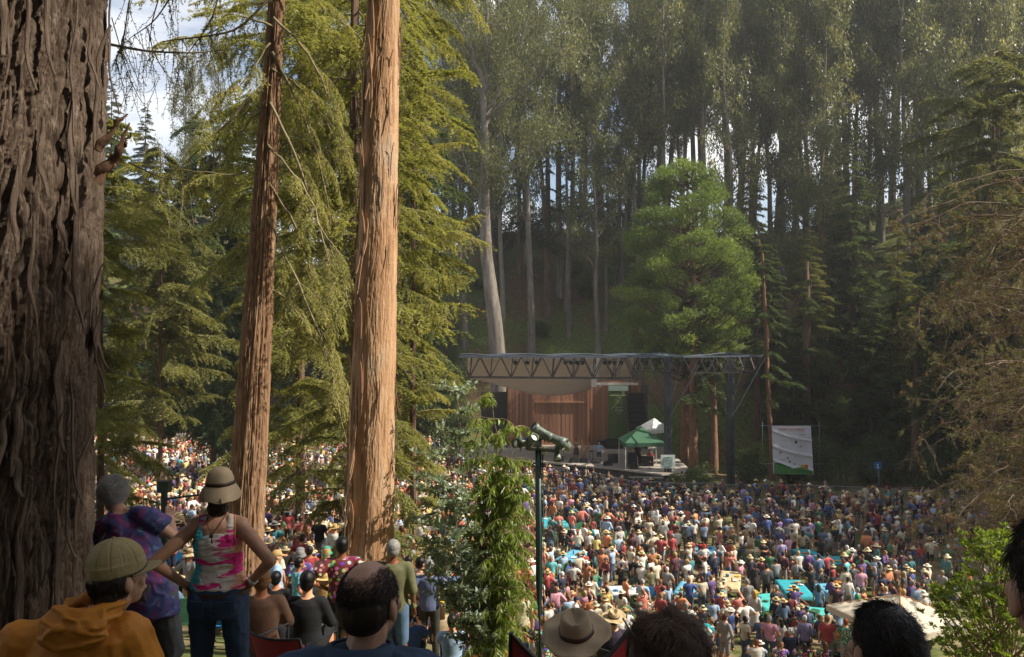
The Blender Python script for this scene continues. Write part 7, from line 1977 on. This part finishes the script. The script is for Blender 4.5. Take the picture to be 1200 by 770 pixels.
def bald_region(d):
    if d[1] > .62: return False
    fx = math.exp(-((d[0]/.62)**4+((d[1]+.05)/.72)**4)) if d[2] > .3 else 0
    if d[2] > .3 and rng.random() < fx*1.3*min(1, (d[2]-.3)*3.2): return False
    if abs(d[0]) > .85 and d[1] > .0 and d[2] < .05: return False
    if d[2] < -.62: return False
    return True
def whorl(d): return [d[1]*.4, -.5-d[0]*.2, -.8 if d[2] < .6 else -.2]
mb = MB(); mb.ell(hd+RD@V3((0, -.036, .0)), (.0785, .076, .082), RD); shell(mb, 'hair', M['h_dark'], D_, .005, 2)
strands('hair_strands', D_, M['h_dark'], hd, RD, 9000, .016, 0, .00062, bald_region, .75, 4, whorl, (.0785, .0985, .098), (0, -.009, .024), .2)
# --- E: felt hat man in red camp chair
def camp_chair(label, loc, rz, w, seat_h, back_h, mat, sag=.12, lean=.25):
    r = empty('camp_chair', loc, rz, label, 'chair')
    V = []; nu, nv = 20, 12
    for th in (0, .012):
        for jv in range(nv+1):
            v = jv/nv
            for i in range(nu+1):
                u = i/nu*2-1; topz = back_h-sag*(1-abs(u)**1.6); z = seat_h+(topz-seat_h)*v; y = -.12-lean*v-(.08*(1-u*u))*(1-.3*v)-th
                V.append((u*w/2*(.92+.08*v), y, z))
    k = (nu+1)*(nv+1); F_ = [(a*(nu+1)+i, a*(nu+1)+i+1, (a+1)*(nu+1)+i+1, (a+1)*(nu+1)+i) for a in range(nv) for i in range(nu)]; F2 = [tuple(k+q for q in f[::-1]) for f in F_]
    E = [(nv*(nu+1)+i, nv*(nu+1)+i+1, k+nv*(nu+1)+i+1, k+nv*(nu+1)+i) for i in range(nu)]
    mb = MB(); mb.add(V, F_+F2+E, True); mb.build('back_fabric', mat, r)
    mb = MB(); tp_ = [V3(V[nv*(nu+1)+i])+V3((0, -.006, .004)) for i in range(nu+1)]; mb.tube(tp_, .011, 6)
    for s_ in (0, nu): mb.tube([V3(V[a*(nu+1)+s_])+V3((0, -.006, 0)) for a in range(nv+1)], .012, 6)
    mb.build('edge_trim', M['black_fabric'], r)
    mb = MB(); mb.box((0, .12, seat_h), (w*.92, .5, .02)); mb.build('seat', mat, r)
    for s_ in (-1, 1):
        mb = MB(); mb.tube([(s_*w/2, -.1, 0), (s_*w/2, -.12, seat_h), (s_*w/2, -.12-lean, back_h)], .011, 6); mb.tube([(s_*w/2, .36, 0), (s_*w/2, .36, seat_h+.2), (s_*w/2, -.15, seat_h+.24)], .011, 6); mb.tube([(s_*w/2, -.12, .02), (s_*w/2, .36, seat_h)], .009, 6); mb.build('side_frame', M['dark_metal'], r)
    return r
yE = 4.2; gE = V3((P(672, 0, yE).x, yE, gzf(.3, yE))); hE = P(676, 752, yE)-gE
cz_ = P(0, 733, yE-.35).z-gE.z
camp_chair('dark red camp chair with black edging whose sagging back frames the felt hat man', (P(657, 0, yE-.1).x, yE-.1, gE.z), .08, .56, .2, cz_, M['red_fabric'], .2, .2)
RE = RZ(.1)
j = seated(hE, 0, .18)
for k in 'LR': j['k'+k].z = .4; j['a'+k] = V3((j['a'+k].x, .75, .1))
E_ = fg('man in wide tan felt hat with dark band seated in the dark red camp chair', gE, j, False, RE, 'skin_a', .009)
shell(top_prims(j, False, 'short', .02, .05), 'shirt', M['dark_shirt'], E_, .011, 3)
mb = MB(); mb.ell(hE+V3((0, -.022, .02)), (.084, .1, .09)); shell(mb, 'hair', M['h_brown'], E_, .008, 2)
P_fed = [(.001, .118), (.03, .12), (.05, .133), (.066, .138), (.078, .128), (.085, .09), (.092, .055), (.095, .043), (.11, .038), (.14, .034), (.17, .035), (.19, .042), (.1915, .038), (.17, .029), (.14, .028), (.11, .032), (.092, .036), (.001, .034)]
soft_hat(E_, hE+V3((0, -.01, .02)), RX(.22)@RY(-.12), M['suede'], 1.02, P_fed, .008, 2, 2.4, True, .93, 1.08, .02)
# --- F: smaller straw hat
yF_ = 11.8; gF = V3((P(719, 0, yF_).x, yF_, gzf(1.5, yF_))); hF = P(719, 726, yF_)-gF
j = seated(hF, 0, .18); F_p = fg('person in light straw hat and dark purple shirt right of the felt hat', gF, j, False, RZ(-.1), 'skin_a', .011)
shell(top_prims(j, False, 'short', .02, .05), 'shirt', M['dark_shirt'], F_p, .012, 3); mb = MB(); mb.ell(hF+V3((0, -.022, .02)), (.084, .1, .09)); shell(mb, 'hair', M['h_dark'], F_p, .009, 2)
soft_hat(F_p, hF+V3((0, -.01, .02)), RX(.18), M['suede2'], 1.0, P_fed, .01, 2, 0, True, .93, 1.08, .03)
mb = bottom_prims(j, 'trousers', False); shell(mb, 'trousers', M['grey_jeans'], F_p, .012, 3)
camp_chair('low folding chair under the person in the light straw hat', (gF.x, gF.y-.05, gF.z), 0, .54, max(.2, hF.z-.84), hF.z-.28, M['black_fabric'], .05, .15)
# --- G: brown curly head with glasses
gG = V3((P(780, 0, 2.6).x, 2.6, gzf(.5, 2.6))); hG = P(780, 766, 2.6)-gG; RG = RZ(.55)@RX(.05)
j = seated(hG, 0, .18); G_ = fg('person with messy brown curls and glasses right of the straw hats', gG, j, False, RG, 'skin_b', .0065)
shell(top_prims(j, False, 'short', .02, .05), 'shirt', M['dark_shirt'], G_, .009, 3)
mb = MB(); mb.ell(hG+RG@V3((0, -.02, .03)), (.092, .104, .1), RG); mb.ell(hG+RG@V3((0, -.05, -.04)), (.088, .06, .08), RG); shell(mb, 'hair', M['h_brown'], G_, .006, 2)
strands('curls', G_, M['h_brown'], hG, RG, 9000, .075, .006, .0009, lambda d: (d[1] < .5 or d[2] > .45), .9, 9, lambda d: [4*(float(vnoise(d[0]*3.2, d[1]*3.2, d[2]*3.2, 3))-.5), 4*(float(vnoise(d[0]*3.2, d[1]*3.2, d[2]*3.2, 8))-.55), -1.0+2*(float(vnoise(d[0]*3, d[1]*3, d[2]*3, 13))-.5)], (.094, .108, .104), (0, -.02, .026), .12, 1.2)
mb = MB()
for sx in (-1, 1):
    mb.tube([hG+RG@V3((sx*.115, -.04, .05)), hG+RG@V3((sx*.122, .03, .085)), hG+RG@V3((sx*.1, .1, .1))], .003, 6)
mb.build('glasses', M['black'], G_)
# --- H: dark short hair head at the lower right
gH = V3((P(1034, 0, 2.2).x, 2.2, gzf(.9, 2.2))); hH = P(1034, 760, 2.2)-gH; RH = RZ(.25)@RX(.08)
j = seated(hH, 0, .2); H_ = fg('man with thick short dark brown hair seen from behind at the lower right', gH, j, False, RH, 'skin_b', .0055)
shell(top_prims(j, False, 'short', .02, .05), 'shirt', M['navy_shirt'], H_, .009, 3)
mb = MB(); mb.ell(hH+RH@V3((0, -.014, .034)), (.083, .1, .096), RH); mb.ell(hH+RH@V3((0, -.045, -.01)), (.079, .066, .08), RH); shell(mb, 'hair', M['h_dark'], H_, .005, 2, wrinkle(.004, 1, 2, 22))
def whorl2(d):
    x, y = d[0]-.1, d[1]+.35; return [x*1.2-y*1.5, y*1.2+x*1.5, -.5]
def short_region(d): return (d[1] < .5 or d[2] > .55) and d[2] > -.68 and not (abs(d[0]) > .8 and d[1] > .0 and d[2] < .05)
strands('hair_strands', H_, M['h_dark'], hH, RH, 9000, .026, 0, .00085, short_region, .9, 5, whorl2, (.083, .101, .098), (0, -.012, .03), .22)
# --- I: person cut by the right edge
gI = V3((P(1249, 0, 1.25).x, 1.25, gzf(.9, 1.25))); hI = P(1251, 694, 1.25)-gI; RI = RZ(-.1)
j = seated(hI, 0, .19); I_ = fg('person in deep shade cut off by the right edge, dark hair and red ear', gI, j, False, RI, 'skin_b', .0065)
shell(top_prims(j, False, 'short', .02, .05), 'shirt', M['dark_shirt'], I_, .009, 3); mb = MB(); mb.ell(hI+RI@V3((0, -.014, .034)), (.083, .1, .096), RI); mb.ell(hI+RI@V3((0, -.045, -.01)), (.079, .066, .08), RI); shell(mb, 'hair', M['h_dark'], I_, .006, 2)
strands('hair_strands', I_, M['h_dark'], hI, RI, 3500, .03, 0, .0008, short_region, .7, 5, None, (.083, .101, .098), (0, -.012, .03), .2)
# seats under the seated foreground people
for g_, h_, lb_ in ((gC, hc, 'dark folding stool under the man in the orange jacket'), (gD, hd, 'dark folding stool under the balding man'), (gG, hG, 'dark folding stool under the curly-haired person'), (gH, hH, 'dark folding stool under the dark-haired man'), (gI, hI, 'tall dark folding stool under the person at the right edge')):
    s_ = max(.15, h_.z-.82); r = empty('folding_stool', (g_.x, g_.y-.03, g_.z), 0, lb_, 'stool'); mb = MB(); mb.box((0, 0, s_), (.38, .34, .02)); mb.build('seat', M['black_fabric'], r)
    for sx in (-1, 1): mb = MB(); mb.tube([(sx*.18, -.16, 0), (sx*.18, .16, s_)], .01, 6); mb.tube([(sx*.17, .16, 0), (sx*.17, -.16, s_)], .01, 6); mb.tube([(sx*.17, .16, 0), (sx*.18, .16, 0.01)], .01, 6); mb.build('leg_frame', M['dark_metal'], r)
# --- head with hair bun, red chair, coral jacket
put(307, 738, 'seat', 'f', 'long', 'trousers', 'brown', 'black', 'bun', 'light brown', None, None, 'person with light brown hair knot, low by the red chair right of the jeans', .2, 8.0)
cc = P(333, 745, 7.3); gz_ = gzf(cc.x, 7.3)
camp_chair('red folding chair with grey rail behind the balding man, left side', (cc.x, 7.5, gz_), -.35, .55, .35, cc.z-gz_+.02, M['red_fabric'], .02, .12)
# coral jacket over a chair back at the foot of the trunk
cj = P(14, 738, 3.7); gj = gzf(cj.x, 3.7)
camp_chair('black folding chair carrying the coral jacket at the foot of the huge trunk', (cj.x, 3.72, gj), .2, .5, .4, cj.z-gj-.02, M['black_fabric'], .03, .12)
mb = MB(); h_ = cj.z-gj
mb.loft([((0, -.2, h_-.34), .27, .06), ((0, -.19, h_-.2), .26, .075), ((-.01, -.17, h_-.06), .24, .08), ((-.02, -.16, h_+.02), .19, .055)], 20); mb.cone((-.2, -.2, h_-.08), (-.28, -.24, h_-.36), .07, .05); mb.cone((.18, -.2, h_-.06), (.26, -.22, h_-.34), .07, .05)
M['coral_cloth'] = plain('coral_fleece', (.5, .08, .07), .9, 0, .3, 8, 60, .01)
o = link('jacket', fuse(mb, 'jacket', .008, 2, None, wrinkle(.02, 1.4, 6, 7)), None, M['coral_cloth']); o.location = (cj.x, 3.72, gj); tag(o, 'coral pink jacket draped over a chair back at the foot of the huge trunk', 'jacket')
# bags
def bag(label, x, y, z, rz, mat1, mat2, w=.42, h=.42, nm='bag'):
    r = empty(nm, (x, y, z), rz, label, 'bag'); mb = MB(); mb.loft([((0, 0, 0), w/2*.9, .09), ((0, 0, h*.15), w/2, .12), ((0, 0, h*.7), w/2*.92, .1), ((0, 0, h), w/2*.8, .04)], 18); link('body', fuse(mb, 'body', .012, 2, None, wrinkle(.012, 1, 3, 6)), r, mat1)
    for sx in (-1, 1): mb = MB(); mb.tube([(sx*.1, -.12, .05), (sx*.1, -.125, h*.6), (sx*.07, -.1, h+.12), (sx*.05, .0, h+.28)], .016, 8); mb.build('strap', mat2, r)
    mb = MB(); mb.loft([((0, 0, -.005), w/2*.95, .12), ((0, 0, h*.18), w/2*1.02, .128)], 18); mb.build('base_panel', mat2, r); return r
pb = [p for p in people if p.get('label', '').startswith('person in purple tie-dye')][0].location
bag('black bag with red straps and base on the purple tie-dye person back', pb.x+.12, pb.y-.3, pb.z+.75, .1, M['black_fabric'], M['red_fabric'], .6, .45)
pb = [p for p in people if p.get('label', '').startswith('man in black with a patterned')][0].location
bag('patterned red and dark backpack worn by the man in black', pb.x, pb.y-.2, pb.z+.95, .1, M['red_fabric'], M['black_fabric'], .34, .45, 'backpack')
bx = P(337, 735, 12.0); bag('blue-grey flowered tote bag on the ground beside the seated man in black', bx.x, 12.0, gzf(bx.x, 12), .1, M['navy_shirt'], M['leather'], .5, .4)
# food and picnic things on the tables
kinds = []
def tray(mb): mb.lathe([(.001, .01), (.1, .01), (.14, .03), (.135, .034), (.1, .016), (.001, .016)], n=14); mb.ell((.02, 0, .03), (.06, .05, .025)); 
def cooler(mb): mb.box((0, 0, .13), (.42, .26, .26)); mb.box((0, 0, .285), (.44, .28, .05)); mb.tube([(-.2, -.15, .2), (-.2, -.18, .3), (.2, -.18, .3), (.2, -.15, .2)], .01, 5)
def bottle(mb): mb.lathe([(.001, 0), (.035, 0), (.037, .15), (.014, .2), (.014, .24), (.001, .24)], n=10)
def tub(mb): mb.lathe([(.001, 0), (.07, 0), (.085, .1), (.09, .1), (.09, .115), (.001, .12)], n=14)
PK = [('plate_of_food', 'plate', tray), ('cooler', 'cooler', cooler), ('bottle', 'bottle', bottle), ('food_tub', 'tub', tub)]
PM = [('white', M['white']), ('red', M['red_fabric']), ('blue', M['sign_blue']), ('yellow', M['ban_sun']), ('orange', M['orange_wood']), ('green', M['green_bench'])]
its = []; kd = {}
pk_me = [(f(mb := MB()), mb.mesh(n))[1] for n, c, f in PK]
for (px, py, tx, ty, g, w_, l_, rz) in tabs:
    for q in range(7 if l_ > 3 else 5):
        i = r2.choices([0, 1, 2, 3], [5, 1, 2, 3])[0]; cn_, cm_ = r2.choice(PM); key = (i, cn_)
        if key not in kd: m_ = pk_me[i].copy(); m_.materials.append(cm_); kd[key] = m_
        u, v = r2.uniform(-.36, .36)*w_, r2.uniform(-.42, .42)*l_; c, s = math.cos(rz), math.sin(rz)
        o = link(PK[i][0], kd[key]); o.location = (tx+u*c-v*s, ty+u*s+v*c, g+.795); o.rotation_euler.z = r2.random()*6
        tag(o, None, PK[i][1], 'picnic things on the cloths'); o['_c'] = cn_; its.append((o, *pix(o.location)))
uniq_labels(its, lambda o: f"{o['_c']} {o['category']} lying on a picnic table", [('lamp post', 633, 640), ('beige umbrella', 1050, 700), ('plain turquoise cloth', 951, 652), ('crowded turquoise cloth', 930, 690), ('long straw cloth', 855, 680), ('white cloth', 735, 692), ('patterned blue cloth', 822, 644), ('utility post', 200, 600), ('sea-green cloth', 898, 704), ('pale trunk', 430, 600)])
for o in list(COL.objects):
    for k in ('_top', '_c'):
        if k in o: del o[k]

# folding chairs, bags and coolers among the crowd
def chair_parts():
    mb = MB(); mb.box((0, 0, .42), (.48, .44, .02)); a = mb.mesh('seat'); mb = MB(); mb.box((0, -.25, .66), (.48, .02, .42), R=RX(.18)); b = mb.mesh('backrest')
    fr = []
    for s_ in (-1, 1): mb = MB(); mb.tube([(s_*.25, -.26, .88), (s_*.25, -.18, .42), (s_*.25, .2, 0)], .012, 5); mb.tube([(s_*.25, -.24, 0), (s_*.25, .2, .42), (s_*.25, .22, .6), (s_*.25, -.2, .62)], .012, 5); fr.append(mb.mesh('side_frame'))
    for f_ in fr: f_.materials.append(M['grey_metal'])
    return a, b, fr
ca, cb, cf = chair_parts(); chs = []; CM = {}
for n_, c_ in (('red', M['red_fabric']), ('blue', M['sign_blue']), ('green', M['green_bench']), ('black', M['black_fabric'])):
    a, b = ca.copy(), cb.copy(); a.materials.append(c_); b.materials.append(c_); CM[n_] = (a, b)
tries = 0
occ = [(p.location.x, p.location.y) for p in people]
while len(chs) < 34 and tries < 4000:
    tries += 1; y = r2.uniform(13, 42); px = r2.uniform(200, 1060); x = (px-600)/FP*y
    if near_table(x, y) or (px > 640 and y < 29) or min((a-x)**2+(b-y)**2 for a, b in occ) < .3: continue
    occ.append((x, y)); n_ = r2.choice(list(CM)); r = empty('folding_chair', (x, y, gzf(x, y)), r2.gauss(0, .4), None, 'chair', 'folding chairs among the crowd'); r['_c'] = n_
    link('seat', CM[n_][0], r); link('backrest', CM[n_][1], r)
    for f_ in cf: link('side_frame', f_, r)
    chs.append((r, *pix((x, y, gzf(x, y)+.6))))
uniq_labels(chs, lambda o: f"{o['_c']} folding chair in the crowd", LP_)
cls_ = []
while len(cls_) < 22 and tries < 9000:
    tries += 1; y = r2.uniform(13, 40); px = r2.uniform(200, 1060); x = (px-600)/FP*y
    if near_table(x, y) or (px > 640 and y < 29) or min((a-x)**2+(b-y)**2 for a, b in occ) < .18: continue
    occ.append((x, y)); cn_, cm_ = r2.choice(PM); key = (1, cn_)
    if key not in kd: m_ = pk_me[1].copy(); m_.materials.append(cm_); kd[key] = m_
    o = link('cooler', kd[key]); o.location = (x, y, gzf(x, y)+.02); o.scale = (1.2,)*3; o.rotation_euler.z = r2.random()*6; tag(o, None, 'cooler', 'coolers on the ground'); o['_c'] = cn_; cls_.append((o, *pix(o.location)))
uniq_labels(cls_, lambda o: f"{o['_c']} cooler on the ground in the crowd", LP_)
for o in list(COL.objects):
    if '_c' in o: del o['_c']
bpy.data.scenes.remove(TS)
